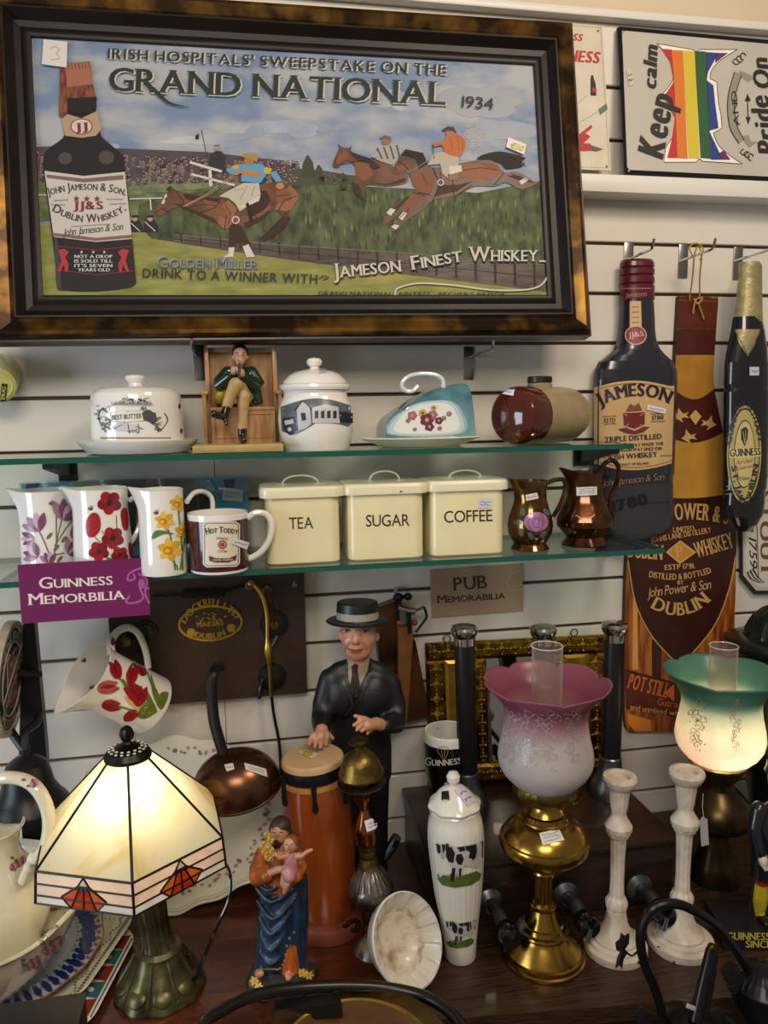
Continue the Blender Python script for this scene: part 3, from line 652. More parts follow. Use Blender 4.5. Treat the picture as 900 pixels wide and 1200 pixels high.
# landing horse
d.poly(s2(Q([(45, 435), (75, 395), (105, 355), (135, 320), (130, 300), (160, 325), (205, 340), (300, 358), (400, 365), (470, 395), (560, 330), (620, 300), (700, 285), (760, 300), (800, 335), (810, 370), (780, 410), (755, 440), (770, 490), (730, 530), (640, 590), (600, 595), (690, 520), (720, 470), (680, 430), (600, 490), (520, 525), (470, 520), (420, 535), (385, 505), (360, 480), (280, 450), (210, 420), (160, 420), (120, 440), (85, 462), (55, 455)], o1, s1), 3, True), hb, 8)
d.poly(Q([(680, 430), (760, 300), (800, 335), (810, 370), (770, 430), (740, 440)], o1, s1), hl, 9); d.poly(Q([(390, 420), (440, 380), (480, 420), (490, 500), (420, 535), (385, 505)], o1, s1), hl, 9)
d.poly(Q([(560, 480), (640, 420), (660, 380), (640, 330), (600, 330), (540, 400)], o1, s1), hd, 9); d.poly(Q([(200, 345), (300, 362), (400, 372), (380, 395), (290, 385), (215, 375)], o1, s1), hd, 9); d.poly(Q([(85, 400), (108, 350), (118, 350), (100, 400)], o1, s1), wh, 9)
for L in ([(60, 440), (90, 425), (120, 440)], [(160, 330), (200, 380), (205, 418)], [(280, 450), (370, 420), (400, 380)], [(420, 535), (430, 460)], [(470, 520), (480, 440)], [(700, 440), (735, 380), (800, 360)], [(600, 490), (560, 430)]): d.line(Q(L, o1, s1), 1, hd, 10)
d.poly(Q([(445, 520), (470, 490), (510, 520), (560, 620), (535, 640), (510, 600), (480, 605), (470, 640), (440, 640)], o1, s1), hd, 10)
d.poly(Q([(440, 630), (472, 628), (465, 680), (410, 680), (440, 665)], o1, s1), wh, 11); d.poly(Q([(515, 625), (545, 612), (580, 680), (535, 682)], o1, s1), wh, 11); d.ring(Q([(478, 485)], o1, s1)[0], 4, 4, 1.3, wh, 11, n=14)
d.poly(Q([(600, 590), (720, 470), (770, 470), (740, 530), (640, 595)], o1, s1), hd, 9)
# its rider
d.poly(Q([(520, 290), (600, 290), (610, 350), (560, 400), (500, 440), (478, 400), (440, 370), (390, 360), (460, 320)], o1, s1), pp('#b7ae9f'), 11); d.poly(Q([(490, 420), (610, 355), (600, 385), (520, 420)], o1, s1), wh, 12)
blu = pp('#5b8fb5'); yel = pp('#b7a23e'); orr = pp('#b5742e')
d.poly(Q([(490, 195), (540, 185), (620, 190), (650, 230), (610, 290), (505, 282), (510, 240), (450, 245), (425, 220), (460, 200)], o1, s1), blu, 12); d.poly(Q([(505, 220), (605, 235), (600, 258), (510, 245)], o1, s1), orr, 13); d.poly(Q([(630, 205), (672, 215), (655, 245), (625, 235)], o1, s1), yel, 13); d.poly(Q([(460, 200), (490, 192), (498, 212), (466, 218)], o1, s1), yel, 13)
d.poly(Q([(655, 235), (690, 225), (725, 280), (690, 285)], o1, s1), blu, 12); d.ell(Q([(712, 305)], o1, s1)[0], 5, 4, pp('#a87a5a'), 12, n=10); d.ell(Q([(478, 238)], o1, s1)[0], 4.5, 2.4, pp('#a87a5a'), 13, n=10)
d.ell(Q([(548, 172)], o1, s1)[0], 6, 5.5, pp('#9c6c48'), 13, n=12); d.poly(Q([(500, 148), (530, 130), (575, 132), (595, 160), (590, 182), (565, 165), (530, 158)], o1, s1), pp('#96824a'), 14)
d.line(Q([(470, 245), (330, 345), (200, 415)], o1, s1), .9, pp('#a88e6a'), 12); d.line(Q([(475, 255), (340, 350), (215, 412)], o1, s1), .7, pp('#a88e6a'), 12); d.poly(Q([(530, 400), (545, 390), (570, 490), (555, 497)], o1, s1), hk, 13)
# far jumper
o2, s2_ = (380, 130), 3.4615
d.poly(s2(Q([(35, 215), (50, 175), (60, 150), (55, 135), (75, 148), (100, 150), (112, 140), (110, 165), (180, 190), (250, 215), (330, 250), (335, 290), (260, 305), (180, 300), (140, 310), (120, 290), (130, 240), (110, 210), (85, 205), (55, 230), (38, 228)], o2, s2_), 3, True), hb, 8)
d.poly(Q([(100, 165), (180, 190), (230, 230), (200, 240), (140, 210)], o2, s2_), hd, 9); d.poly(Q([(110, 290), (140, 300), (150, 340), (172, 370), (130, 345)], o2, s2_), hd, 9); d.poly(Q([(205, 170), (240, 140), (290, 135), (320, 160), (300, 190), (280, 220), (230, 205), (190, 185)], o2, s2_), pp('#9a9890'), 10)
for i in range(4): d.line(Q([(215+i*26, 150-i*4), (235+i*24, 195)], o2, s2_), 2, pp('#4a4f48'), 11)
d.ell(Q([(250, 122)], o2, s2_)[0], 5, 4.6, pp('#8a6248'), 11, n=12); d.poly(Q([(222, 112), (245, 98), (268, 105), (272, 120), (250, 114)], o2, s2_), pp('#5c5a52'), 12); d.line(Q([(70, 215), (130, 205), (210, 190)], o2, s2_), .8, hk, 11)
# near jumper
d.poly(s2(Q([(275, 240), (300, 200), (320, 175), (355, 170), (380, 190), (440, 230), (540, 215), (620, 200), (690, 205), (730, 250), (780, 245), (850, 285), (870, 290), (800, 318), (740, 290), (690, 305), (610, 305), (540, 340), (440, 365), (400, 400), (340, 440), (300, 480), (270, 485), (310, 420), (360, 370), (300, 420), (250, 460), (232, 455), (270, 400), (320, 355), (370, 325), (350, 270), (330, 245), (300, 258), (280, 255)], o2, s2_), 3, True), mat('print_horse2', '#5d3826', .34, col2='#38211a', vs=45, lo=.3, hi=.65, spec=.25), 10)
d.poly(s2(Q([(620, 195), (650, 175), (720, 165), (815, 190), (790, 205), (805, 225), (740, 235), (720, 215), (680, 200)], o2, s2_), 3, True), hk, 11); d.poly(Q([(310, 180), (330, 155), (400, 170), (420, 215), (385, 235), (370, 195)], o2, s2_), hk, 11)
for a in ([(252, 415), (268, 395), (290, 400), (270, 425)], [(300, 435), (320, 408), (335, 415), (318, 443)], [(270, 470), (285, 460), (305, 465), (290, 482)], [(790, 285), (815, 270), (830, 280), (800, 300)]): d.poly(Q(a, o2, s2_), wh, 12)
for L in ([(440, 230), (470, 300), (440, 365)], [(540, 340), (600, 300)], [(730, 250), (690, 300)], [(380, 330), (430, 340)], [(300, 200), (340, 235)], [(520, 260), (525, 340)]): d.line(Q(L, o2, s2_), 1, hk, 12)
d.poly(Q([(550, 220), (690, 210), (720, 250), (660, 280), (560, 270)], o2, s2_), hl, 11)
d.poly(Q([(440, 175), (480, 165), (545, 185), (545, 220), (500, 270), (480, 255), (470, 215), (420, 220)], o2, s2_), pp('#aaa292'), 13); d.poly(Q([(505, 225), (555, 220), (560, 245), (510, 258)], o2, s2_), wh, 14); d.poly(Q([(500, 258), (545, 250), (540, 280), (505, 280)], o2, s2_), pp('#8a6a48'), 13)
d.poly(s2(Q([(440, 130), (480, 125), (500, 95), (545, 95), (572, 120), (570, 150), (545, 185), (490, 170), (480, 140), (445, 145)], o2, s2_), 3, True), pp('#b0623a'), 14); d.ell(Q([(510, 88)], o2, s2_)[0], 5, 5.5, pp('#9c6c50'), 15, n=12); d.poly(Q([(475, 78), (500, 62), (525, 65), (538, 92), (520, 82)], o2, s2_), pp('#3c3834'), 16)
d.ring(Q([(472, 290)], o2, s2_)[0], 3.4, 3.4, 1.2, wh, 14, n=12); d.line(Q([(440, 135), (445, 195)], o2, s2_), .8, hk, 14); d.line(Q([(480, 165), (360, 240), (330, 250)], o2, s2_), .8, pp('#8d8274'), 13)
for i in range(70):
    a = rnd.gauss(0, 1); b = rnd.gauss(0, 1); d.ell((556+a*8, 165+b*9), .5, .5, pp('#c4c0b8'), 9, n=5)
hm = pp('#7a4b34'); hs = pp('#3d261c')
for z, m, k in (([(300, 375), (380, 392), (430, 430), (440, 480), (400, 470), (340, 430)], hm, 9.3), ([(560, 470), (620, 440), (660, 400), (668, 420), (620, 470), (560, 505)], hm, 9.3), ([(690, 330), (740, 320), (780, 345), (770, 380), (720, 400), (690, 380)], hm, 9.6), ([(150, 400), (190, 400), (280, 440), (360, 475), (385, 505), (330, 480), (210, 425)], hs, 9.4), ([(60, 430), (85, 415), (100, 425), (80, 445)], hm, 9.4), ([(520, 500), (600, 470), (660, 430), (650, 450), (590, 500), (530, 522)], hs, 9.5), ([(110, 325), (130, 335), (140, 315), (128, 305)], hs, 9.4)): d.poly(Q(z, o1, s1), m, k)
for L in ([(100, 380), (120, 372)], [(215, 420), (300, 400), (380, 410)], [(420, 400), (450, 450), (440, 510)], [(585, 400), (640, 360)], [(740, 440), (760, 480)], [(640, 560), (700, 510)], [(660, 590), (740, 520)], [(690, 360), (760, 350)]): d.line(Q(L, o1, s1), .8, hs, 10.5)
for z, m in (([(350, 260), (420, 240), (450, 280), (430, 340), (390, 330), (360, 300)], hm), ([(460, 300), (540, 300), (600, 285), (540, 325), (450, 345)], hs), ([(330, 360), (370, 335), (400, 350), (350, 400), (310, 440)], hm), ([(290, 225), (320, 205), (345, 220), (330, 240), (300, 250)], hm), ([(740, 262), (790, 262), (840, 290), (800, 285)], hs), ([(280, 395), (330, 350), (350, 345), (290, 410)], hs), ([(620, 210), (690, 215), (715, 245), (680, 235)], hm)): d.poly(Q(z, o2, s2_), m, 11.6)
for z, m in (([(120, 200), (180, 215), (200, 260), (160, 285), (130, 260)], hm), ([(60, 170), (90, 160), (100, 180), (60, 215), (45, 215)], hm), ([(180, 290), (260, 295), (330, 270), (330, 288), (250, 303)], hs)): d.poly(Q(z, o2, s2_), m, 9.3)
for L in ([(395, 250), (420, 300)], [(360, 330), (410, 345)], [(560, 240), (640, 230), (700, 240)], [(300, 215), (330, 215)], [(760, 255), (850, 290)], [(300, 440), (345, 395)], [(470, 245), (480, 330)]): d.line(Q(L, o2, s2_), .8, hs, 12.2)
d.ell(Q([(305, 222)], o2, s2_)[0], .8, .8, hk, 12.5, n=7); d.ell(Q([(70, 172)], o2, s2_)[0], .7, .7, hk, 12.5, n=7); d.ell(Q([(108, 372)], o1, s1)[0], .8, .8, hk, 10.5, n=7)
for i in range(5): d.line(Q([(690+i*22, 172+i*3), (760+i*12, 190+i*4), (800+i*4, 205+i*5)], o2, s2_), .8, hs, 12)
for L in ([(540, 300), (500, 380)], [(580, 300), (560, 360)], [(470, 330), (520, 320)]): d.line(Q(L, o1, s1), .7, pp('#8f8676'), 12.5)
for L in ([(510, 110), (520, 160)], [(540, 100), (548, 170)], [(560, 120), (562, 160)]): d.line(Q(L, o2, s2_), .8, pp('#8f4a2a'), 14.5)
# ---- lettering
dkT = pp('#27322e'); shd = pp('#b6b2a6')
def T2(s, A, B, hh, k=18, **kw):
    d.text(s, (A[0]+2.0, A[1]+1.4), (B[0]+2.0, B[1]+1.4), hh, shd, k, **kw); d.text(s, A, B, hh, dkT, k+1, **kw)
T2("IRISH HOSPITALS' SWEEPSTAKE ON THE", (126, 68), (522, 87), 11.5, bold=.05, track=.2)
T2('GRAND NATIONAL', (127, 106), (522, 123), 27, bold=.06, serif=True, track=.08)
d.line(s2([(178, 103), (188, 112), (200, 121), (222, 126)], 5), [5, 5, 4.8, 4.6, 4.4, 4.2, 4, 3.6, 3.2, 2.8, 2.4, 2, 1.6, 1.2, .8, .4], dkT, 19)
d.text('1934', (541, 125), (578, 128), 13, dkT, 19)
d.text('Golden Miller', (184, 313), (301, 315), 13, pp('#8a95a0'), 18, smallcaps=True, track=.14, serif=True); d.text('Golden Miller', (185, 314), (302, 316), 13, pp('#55606a'), 19, smallcaps=True, track=.14, serif=True)
d.text('DRINK TO A WINNER WITH', (167, 325), (372, 332), 10.5, dkT, 19, bold=.06, track=.2); d.line(s2([(374, 326), (380, 323), (385, 325), (378, 328)], 4), 1, dkT, 19)
for o_, m_ in ((1.4, pp('#26251f')), (0, pp('#bdb9ac'))):
    d.text('Jameson', (391+o_, 326+o_), (470+o_, 318+o_), 17, m_, 18 if o_ else 20, smallcaps=True, serif=True, bold=.05); d.text('Finest', (483+o_, 316+o_), (542+o_, 306+o_), 16, m_, 18 if o_ else 20, smallcaps=True, serif=True, bold=.05); d.text('Whiskey', (550+o_, 306+o_), (630+o_, 306+o_), 17, m_, 18 if o_ else 20, smallcaps=True, serif=True, bold=.05)
fl = s2([(632, 306), (641, 308), (641, 325), (625, 338), (580, 340), (530, 334), (490, 332), (466, 338), (463, 347)], 7)
d.line(fl, [2]*len(fl), pp('#bdb9ac'), 20)
d.text('GRAND NATIONAL, AINTREE - BECHER\'S BROOK', (373, 346), (593, 347.3), 4.8, dkT, 20, track=.2, bold=.04)
# ---- painted bottle
o3, s3 = (40, 60), 4.1385
bl = pp('#1f1c1d'); cop = mat('print_copper', '#8a5240', .3, col2='#5c3228', vs=60, stretch=(3, 1, 1), spec=.25)
d.poly(s2(Q([(150, 200), (160, 300), (145, 370), (140, 420), (60, 480), (45, 530), (48, 600), (100, 1000), (110, 1140), (150, 1160), (300, 1165), (440, 1150), (490, 1130), (492, 1090), (470, 850), (440, 560), (432, 510), (380, 460), (325, 410), (320, 360), (300, 290), (290, 200)], o3, s3), 3, True), bl, 12)
d.poly(Q([(125, 75), (270, 48), (285, 160), (300, 225), (165, 240), (160, 300), (130, 325), (120, 310)], o3, s3), cop, 13); d.poly(Q([(150, 60), (272, 48), (284, 160), (160, 175)], o3, s3), pp('#9a6450'), 14); d.poly(Q([(162, 228), (298, 222), (303, 270), (270, 300), (210, 305), (160, 290)], o3, s3), bl, 15)
for i in range(7): d.line(Q([(165+i*16, 52), (168+i*17, 85)], o3, s3), .7, pp('#54302a'), 15)
d.poly(Q([(135, 330), (160, 305), (230, 325), (305, 290), (325, 380), (300, 410), (230, 420), (150, 410)], o3, s3), pp('#a98e72'), 15); d.ell(Q([(230, 365)], o3, s3)[0], 13, 9.5, pp('#8a2e34'), 16); d.ell(Q([(230, 365)], o3, s3)[0], 11.8, 8.4, pp('#c3bbb0'), 17); d.text('JJ', *Q([(200, 387), (260, 382)], o3, s3), 9, pp('#7d2630'), 18, serif=True, bold=.12)
d.ell(Q([(150, 520)], o3, s3)[0], 8, 7, pp('#4a4140'), 13); d.ell(Q([(350, 515)], o3, s3)[0], 9, 8, pp('#4a4140'), 13)
d.poly(Q([(50, 580), (240, 605), (440, 585), (475, 910), (300, 925), (95, 900)], o3, s3), pp('#bdb8b0'), 14); d.poly(Q([(60, 598), (240, 618), (432, 600), (434, 622), (240, 636), (62, 614)], o3, s3), pp('#7d5a52'), 15); d.poly(Q([(88, 880), (300, 905), (472, 890), (474, 905), (300, 920), (90, 896)], o3, s3), pp('#7d5a52'), 15)
ik = pp('#3a3236'); rdk = pp('#7a3036')
d.text('John Jameson & Son.', *Q([(68, 700), (442, 700)], o3, s3), 9, ik, 16, mid=Q([(250, 672)], o3, s3)[0], smallcaps=True, serif=True, bold=.05); d.text('Dublin Whiskey.', *Q([(85, 772), (448, 770)], o3, s3), 9.5, ik, 16, mid=Q([(270, 830)], o3, s3)[0], smallcaps=True, serif=True, bold=.06)
d.text('JJ&S', *Q([(190, 766), (335, 766)], o3, s3), 9, rdk, 16, bold=.14, serif=True)
def star(x, y, r, m, k): d.poly([(x+(r if i % 2 == 0 else r*.42)*math.sin(PI*i/5), y-(r if i % 2 == 0 else r*.42)*math.cos(PI*i/5)) for i in range(10)], m, k)
for x in (205, 255, 305): star(*Q([(x, 716)], o3, s3)[0], 4.3, rdk, 16)
for a, b in (((95, 725), (165, 720)), ((350, 718), (430, 718)), ((80, 745), (150, 745)), ((365, 742), (445, 738))): d.line(Q([a, b], o3, s3), 1.4, pp('#8d8480'), 16)
d.line(Q([(180, 850), (370, 838)], o3, s3), 1, pp('#8d8480'), 16); d.text('John Jameson & Son', *Q([(140, 895), (430, 865)], o3, s3), 8, pp('#55504e'), 17, shear=.3, track=.02)
d.line(Q([(100, 945), (300, 965), (482, 945)], o3, s3), .8, pp('#8a3038'), 15); d.line(Q([(112, 1060), (300, 1085), (488, 1065)], o3, s3), .8, pp('#8a3038'), 15)
for s_, y in (('NOT A DROP', 1003), ('IS SOLD TILL', 1025), ("IT'S SEVEN", 1047), ('YEARS OLD', 1068)): d.text(s_, *Q([(195 if len(s_) > 9 else 212, y), (380 if len(s_) > 9 else 368, y)], o3, s3), 3.7, pp('#c3c0bc'), 16, bold=.1)
for x in (230, 287, 340): star(*Q([(x, 974)], o3, s3)[0], 2, pp('#c3c0bc'), 16)
for x, q in ((145, 1), (430, -1)): d.poly(Q([(x-30*q, 965), (x, 958), (x+25*q, 975), (x+5*q, 1000), (x+22*q, 1030), (x+18*q, 1070), (x+5*q, 1070), (x, 1035), (x-20*q, 1072), (x-32*q, 1068), (x-14*q, 1020), (x-20*q, 990)], o3, s3), pp('#a3333a'), 16)
d.poly([(62, 247), (66, 333), (72, 341), (70, 300)], pp('#3a3a44'), 13)
mb.build('print', t, smooth=0)
mb = MB(); d = Deco(mb, .0004, h); mb.prism([h(x, y, .006) for x, y in ((51, 46), (79, 49), (78, 79), (49, 75))], -en*.0008, paint('#cfcac6')); d.line([(59, 56), (66, 54), (70, 58), (66, 62), (70, 68), (60, 70)], 1, paint('#b8ab8a'), 17); mb.build('price_sticker', t, smooth=0)
mb = MB(); d = Deco(mb, .0004, h); mb.prism([h(x, y, .006) for x, y in ((596, 161), (617, 169), (614, 181), (593, 172))], -en*.0008, paint('#cfcac0')); d.text('€110', (597, 172), (612, 177), 6, paint('#b8a83a'), 18, bold=.1, shear=.2); mb.build('price_sticker', t, smooth=0)
# ============================================================ glass shelves
ZU, ZL = 1.4815, 1.2855
def shelf(z, x1, yf, label, brs):
    t = thing('glass_shelf', label, 'shelf', (.1, -.1, z-.01), 'green-edged glass shelves')
    x0 = -.62; y1 = -.004; mb = MB(); a, b = z-.0095, z
    vs = [(x0, yf, a), (x1, yf, a), (x1, y1, a), (x0, y1, a), (x0, yf, b), (x1, yf, b), (x1, y1, b), (x0, y1, b)]
    G, E = MATS['shelfglass'], MATS['glassedge']
    mb.add(vs, [(3, 2, 1, 0), (4, 5, 6, 7), (0, 1, 5, 4), (1, 2, 6, 5), (2, 3, 7, 6), (3, 0, 4, 7)], [G, G, E, E, E, E]); mb.build('glass_panel', t, smooth=0)
    for bx in brs:
        m = MB(); m.prism([(bx-.008, -.003, a), (bx-.008, yf+.06, a), (bx-.008, yf+.06, a-.012), (bx-.008, -.02, a-.035), (bx-.008, -.003, a-.035)], (.016, 0, 0), MATS['black']); m.box((bx, -.004, a-.02), (.034, .006, .05), MATS['black'], bev=.001); m.build('bracket', t, smooth=0)
shelf(ZU, .706, -.215, 'upper glass shelf with green edge, carrying the butter dish and the stoneware bottle', [pw(680, 540, 0).x, -.32])
shelf(ZL, .768, -.225, 'lower glass shelf with green edge, carrying the jugs and cream canisters', [pw(706, 650, 0).x, pw(20, 690, -.1).x])
# ---- generic turned pieces
def turned(pts, x, y, m, seg=48, **k):
    mb = MB(); mb.lathe(prof(x, y, pts), (x, y), m, seg, **k); return mb
def strip(mb, d, n0):
    return mb
# ============================================================ butter dish
Y = -.108; X = pw(163, 524, Y).x; gray = paint('#4a4b50', .4)
t = thing('butter_dish', 'white domed butter dish with black farm scene print, on the upper shelf', 'butter dish', (X, Y, ZU))
zb = ZU+.0005
def zpx(y, py): return zat(X, y, py)
pr = prof(X, Y, [(533, 52), (529, 57), (521, 65), (516, 68.5), (515, 69), (516, 67), (520, 58), (521, 50)]); pr[0] = (pr[0][0], zb)
MB().lathe(pr, (X, Y), MATS['white_c'], 56).build('plate', t)
pr = prof(X, Y, [(519, 51.5), (510, 52), (480, 51.5), (467, 51), (461, 49), (457, 45), (454.5, 38), (453, 25), (452.5, 10), (452, 8.5), (449, 8), (446, 10), (443, 11.5), (440.5, 10.5), (439, 7), (438.5, 0)])
mb = MB().lathe(pr[:9], (X, Y), MATS['white_c'], 56, cap1=False); d = Deco(mb, .0005)
rnd = random.Random(5)
d.line([(118+.9*i, 512.5+ (1.4 if i % 2 else 0)) for i in range(92)], 1.1, gray, 1)
for (a, b, c, e) in ((122, 484, 20, 12), (150, 470, 14, 4), (172, 484, 12, 8), (185, 497, 8, 9), (125, 500, 8, 8), (152, 503, 18, 5), (168, 470, 10, 3)):
    for i in range(24):
        x = a+rnd.uniform(-.5, .5)*c; y = b+rnd.uniform(-.5, .5)*e*1.6; d.line([(x+rnd.uniform(-3, 3), y+rnd.uniform(-2, 2)) for _ in range(4)], .6, gray, 1+i*.05)
d.poly([(130, 484), (145, 482), (168, 482), (168, 493), (145, 495), (131, 493)], MATS['white_c'], 2.5); d.line([(130, 484), (150, 482), (169, 482), (169, 493), (146, 495), (131, 493), (130, 484)], .7, gray, 3)
d.text('BEST BUTTER', (132, 492), (166, 490), 5.5, gray, 4, mid=(149, 491), serif=True, bold=.06)
d.poly([(166, 484), (172, 480), (182, 484), (184, 492), (180, 498), (174, 494), (168, 492)], gray, 3); d.poly([(132, 500), (140, 496), (160, 498), (166, 502), (150, 505), (136, 504)], paint('#c2c3c4'), 3); d.line([(134, 503), (142, 498), (160, 500), (168, 503)], .8, gray, 3.5); d.line([(150, 496), (152, 508)], .8, gray, 4); d.line([(162, 496), (163, 508)], .8, gray, 4)
for (x, y) in ((210, 476), (212, 505)): d.ell((x, y), 1.5, 3, gray, 2)
d.line(s2([(120, 500), (116, 488), (121, 478), (127, 484)], 5), 1, gray, 3); d.line(s2([(192, 484), (196, 492), (190, 502), (184, 506)], 5), 1, gray, 3); d.poly([(131, 474), (142, 469), (160, 470), (174, 471), (180, 475), (160, 476)], paint('#bdbec0'), 2)
for i in range(22): x = 132+i*2.1; d.line([(x, 475), (x+rnd.uniform(-2, 2), 470+rnd.uniform(-1, 2)), (x+2, 474)], .6, gray, 3+i*.02)
lid = mb.build('lid', t)
MB().lathe(pr[8:], (X, Y), MATS['white_c'], 32, cap0=False).build('knob', lid)
# ============================================================ lidded jar with street band
Y = -.13; X = pw(371, 524, Y).x
t = thing('lidded_jar', 'white round jar with lid and grey band of street photographs, on the upper shelf', 'jar', (X, Y, ZU))
pr = prof(X, Y, [(529, 34), (526, 37), (516, 41), (505, 43.5), (490, 44.5), (478, 43), (470, 40), (465, 37.5), (461, 37), (457, 38.5)]); pr[0] = (pr[0][0], ZU+.0005)
mb = MB().lathe(pr, (X, Y), MATS['white_c'], 56); d = Deco(mb, .0005)
gb = paint('#5d666c', .35, var=.25, vs=60)
top = [(328+87*i/16, 476-9*math.sin(PI*i/16)+0*i) for i in range(17)]; bot = [(328+87*i/16, 500+10*math.sin(PI*i/16)-(3 if 5 < i < 11 else 0)) for i in range(17)]
d.poly([(329, 478)]+[(329+86*i/16, 477-10*math.sin(PI*i/16)) for i in range(17)]+[(415, 498), (408, 500), (396, 497), (385, 496), (370, 496), (362, 501), (350, 508), (342, 510), (330, 505)], gb, 1)
lt = paint('#b9bdbf', .4); dk_ = paint('#23272b', .4)
d.poly([(348, 480), (355, 470), (363, 478), (365, 497), (357, 503), (350, 504)], lt, 2); d.line([(346, 481), (355, 470), (365, 480)], 1.4, dk_, 3); d.poly([(353, 484), (358, 484), (359, 492), (354, 493)], dk_, 3)
d.poly([(366, 478), (380, 474), (396, 477), (398, 496), (366, 496)], lt, 2)
for i in range(4): d.poly([(369+i*7, 482), (373+i*7, 481), (373+i*7, 490), (369+i*7, 490)], dk_, 3)
d.poly([(331, 490), (346, 488), (349, 504), (340, 510), (333, 504)], dk_, 2); d.poly([(334, 493), (344, 491), (345, 496), (335, 498)], lt, 3); d.poly([(396, 482), (413, 484), (413, 496), (398, 495)], dk_, 2); d.line([(398, 487), (412, 489)], 1.4, lt, 3); d.ell((340, 503), 2.4, 2.4, lt, 3)
mb.build('jar_body', t)
pr = prof(X, Y, [(457, 40.5), (454, 41.5), (451, 41), (449.5, 38), (446, 36.5), (440, 31), (436, 24), (433.5, 14), (432, 6), (430, 5), (428, 8), (424, 9.5), (420.5, 7.5), (418.5, 0)])
mb = MB().lathe(pr, (X, Y), MATS['white_c'], 48); d = Deco(mb, .0006); d.tag([(371, 431), (387, 432), (390, 437), (374, 438)], 1, 3, '#c9b8d4'); lid = mb.build('lid', t)
# ============================================================ wedge cheese dish
Y = -.125; X = pw(494, 520, Y).x
t = thing('cheese_dish', 'blue and white wedge cheese dish with painted flowers on its tray', 'cheese dish', (X, Y, ZU))
mb = MB(); q = mpp((X, Y, ZU)); n = 56
pr = [(44*q, ZU+.0005), (46*q, ZU+.001), (62*q, ZU+.010), (73*q, ZU+.0165), (72*q, ZU+.018), (58*q, ZU+.012), (44*q, ZU+.006)]
mb.lathe([(r, z) for r, z in pr], (0, 0), MATS['white_warm'], 64, rf=lambda a, i: (1+.012*math.cos(12*a)) if i > 1 else 1); mb.v = [V((v.x+X, v.y*.66+Y, v.z)) for v in mb.v]; mb.build('tray', t)
chd = mat('cheeseblue', '#7fa3a8', .12, col2='#2f6676', vs=14, lo=.3, hi=.7, coat=.5)
P = spline([(x, y, 0) for x, y in ((446, 512), (447, 498), (452, 489), (465, 480), (482, 469), (500, 459), (520, 453), (536, 450), (543, 455), (547, 480), (550, 512))], 3)
S = []
for j in range(13):
    v = -1+2*j/12; w = .046*math.sin(v*PI/2); k = 1-.16*abs(v)**6
    S.append([pw(498+(p.x-498)*(k if abs(v) > .9 else 1), 512+(p.y-512)*k, Y)+V((0, w, 0)) for p in P])
mb = MB(); m_ = len(P)
mb.add([p for r in S for p in r], [(j*m_+i, (j+1)*m_+i, (j+1)*m_+i+1, j*m_+i+1) for j in range(12) for i in range(m_-1)], chd); mb.add(S[0], [tuple(range(m_))], chd); mb.add(S[-1], [tuple(range(m_))[::-1]], chd)
zmin = min(v.z for v in mb.v)
for v in mb.v: v.z += max(0, ZU+.0065-zmin)
d = Deco(mb, .0006); fl = paint('#7a3350', .3, var=.3, vs=200); fl2 = paint('#a7607a', .3); lf = paint('#6a7a4a', .3); yl = paint('#b9a452', .3)
for k_, (c_, g_) in enumerate((('#8fb0b5', 1.16), ('#b7cacb', 1.06), ('#dfe1dc', .93))): d.poly(s2([(502+(x-502)*g_, 491+(y-491)*min(g_, 1.08)) for x, y in ((460, 507), (463, 494), (474, 483), (488, 475), (506, 471), (526, 472), (537, 484), (539, 505), (500, 510))], 5, True), paint(c_, .12, coat=.5), .4+k_*.3, 4)
for c, r, m in (((483, 487), 6, fl2), ((500, 492), 8.5, fl), ((507, 486), 6, fl2), ((495, 484), 5, yl), ((514, 493), 5, fl), ((503, 500), 6, fl), ((526, 485), 3.5, fl2), ((486, 503), 2.5, lf), ((515, 502), 3, lf), ((478, 493), 3, lf), ((520, 490), 3, lf), ((508, 478), 3.5, yl)):
    for a in range(5): d.ell((c[0]+r*.5*math.cos(a*1.257), c[1]+r*.5*math.sin(a*1.257)), r*.5, r*.42, m, 2+a*.2, n=10)
    d.ell(c, r*.3, r*.3, yl if m != yl else fl, 3.4, n=8)
lidb = mb.build('lid', t)
mb = MB(); mb.tube(spline([pw(x, y, Y) for x, y in ((519, 456), (519, 446), (512, 440), (498, 438), (482, 440), (473, 446), (471, 453), (476, 458), (484, 458), (490, 452))], 5), .0042, paint('#cfd6d6', .12, coat=.5), 10); mb.build('handle', lidb)
# ============================================================ stoneware bottle lying
A_ = pw(600, 484, -.195); R_ = A_.z-ZU-.0005; A_.z = ZU+R_+.0005; R_ = .0530; B_ = pw(672, 484, -.085); B_.z = A_.z = ZU+R_+.0006
ax = (B_-A_).normalized(); L_ = (B_-A_).length; M4 = Matrix.Translation(A_) @ rotm(ax).to_4x4()
br_ = paint('#4e1d0c', .1, coat=.6, var=.2, vs=30); sg = mat('stoneware', '#9c8a66', .35, var=.15, vs=30, coat=.2)
t = thing('stoneware_bottle', 'stoneware hot water bottle lying down, glossy brown end towards the front', 'bottle', (A_.x, A_.y, ZU))
p_ = [(0, -.012), (R_*.35, -.011), (R_*.7, -.006), (R_*.9, .001), (R_*.98, .010), (R_, .018), (R_, .05), (R_, .052), (R_, L_*.75), (R_*.97, L_*.86), (R_*.82, L_*.97), (R_*.55, L_*1.02), (R_*.4, L_*1.03), (0, L_*1.03)]
mb = MB().lathe(p_, (0, 0), [br_]*6+[sg]*7, 56, mtx=M4); d = Deco(mb, .0006); d.tag([(586, 451), (604, 452), (602, 464), (584, 461)], 2, 2); mb.build('bottle_body', t)
q0 = A_+ax*L_*.42; mb = MB(); mb.lathe([(.022, q0.z+R_*.86), (.023, q0.z+R_+.004), (.020, q0.z+R_+.007)], (q0.x, q0.y), sg, 32); mb.build('bottle_neck', t)
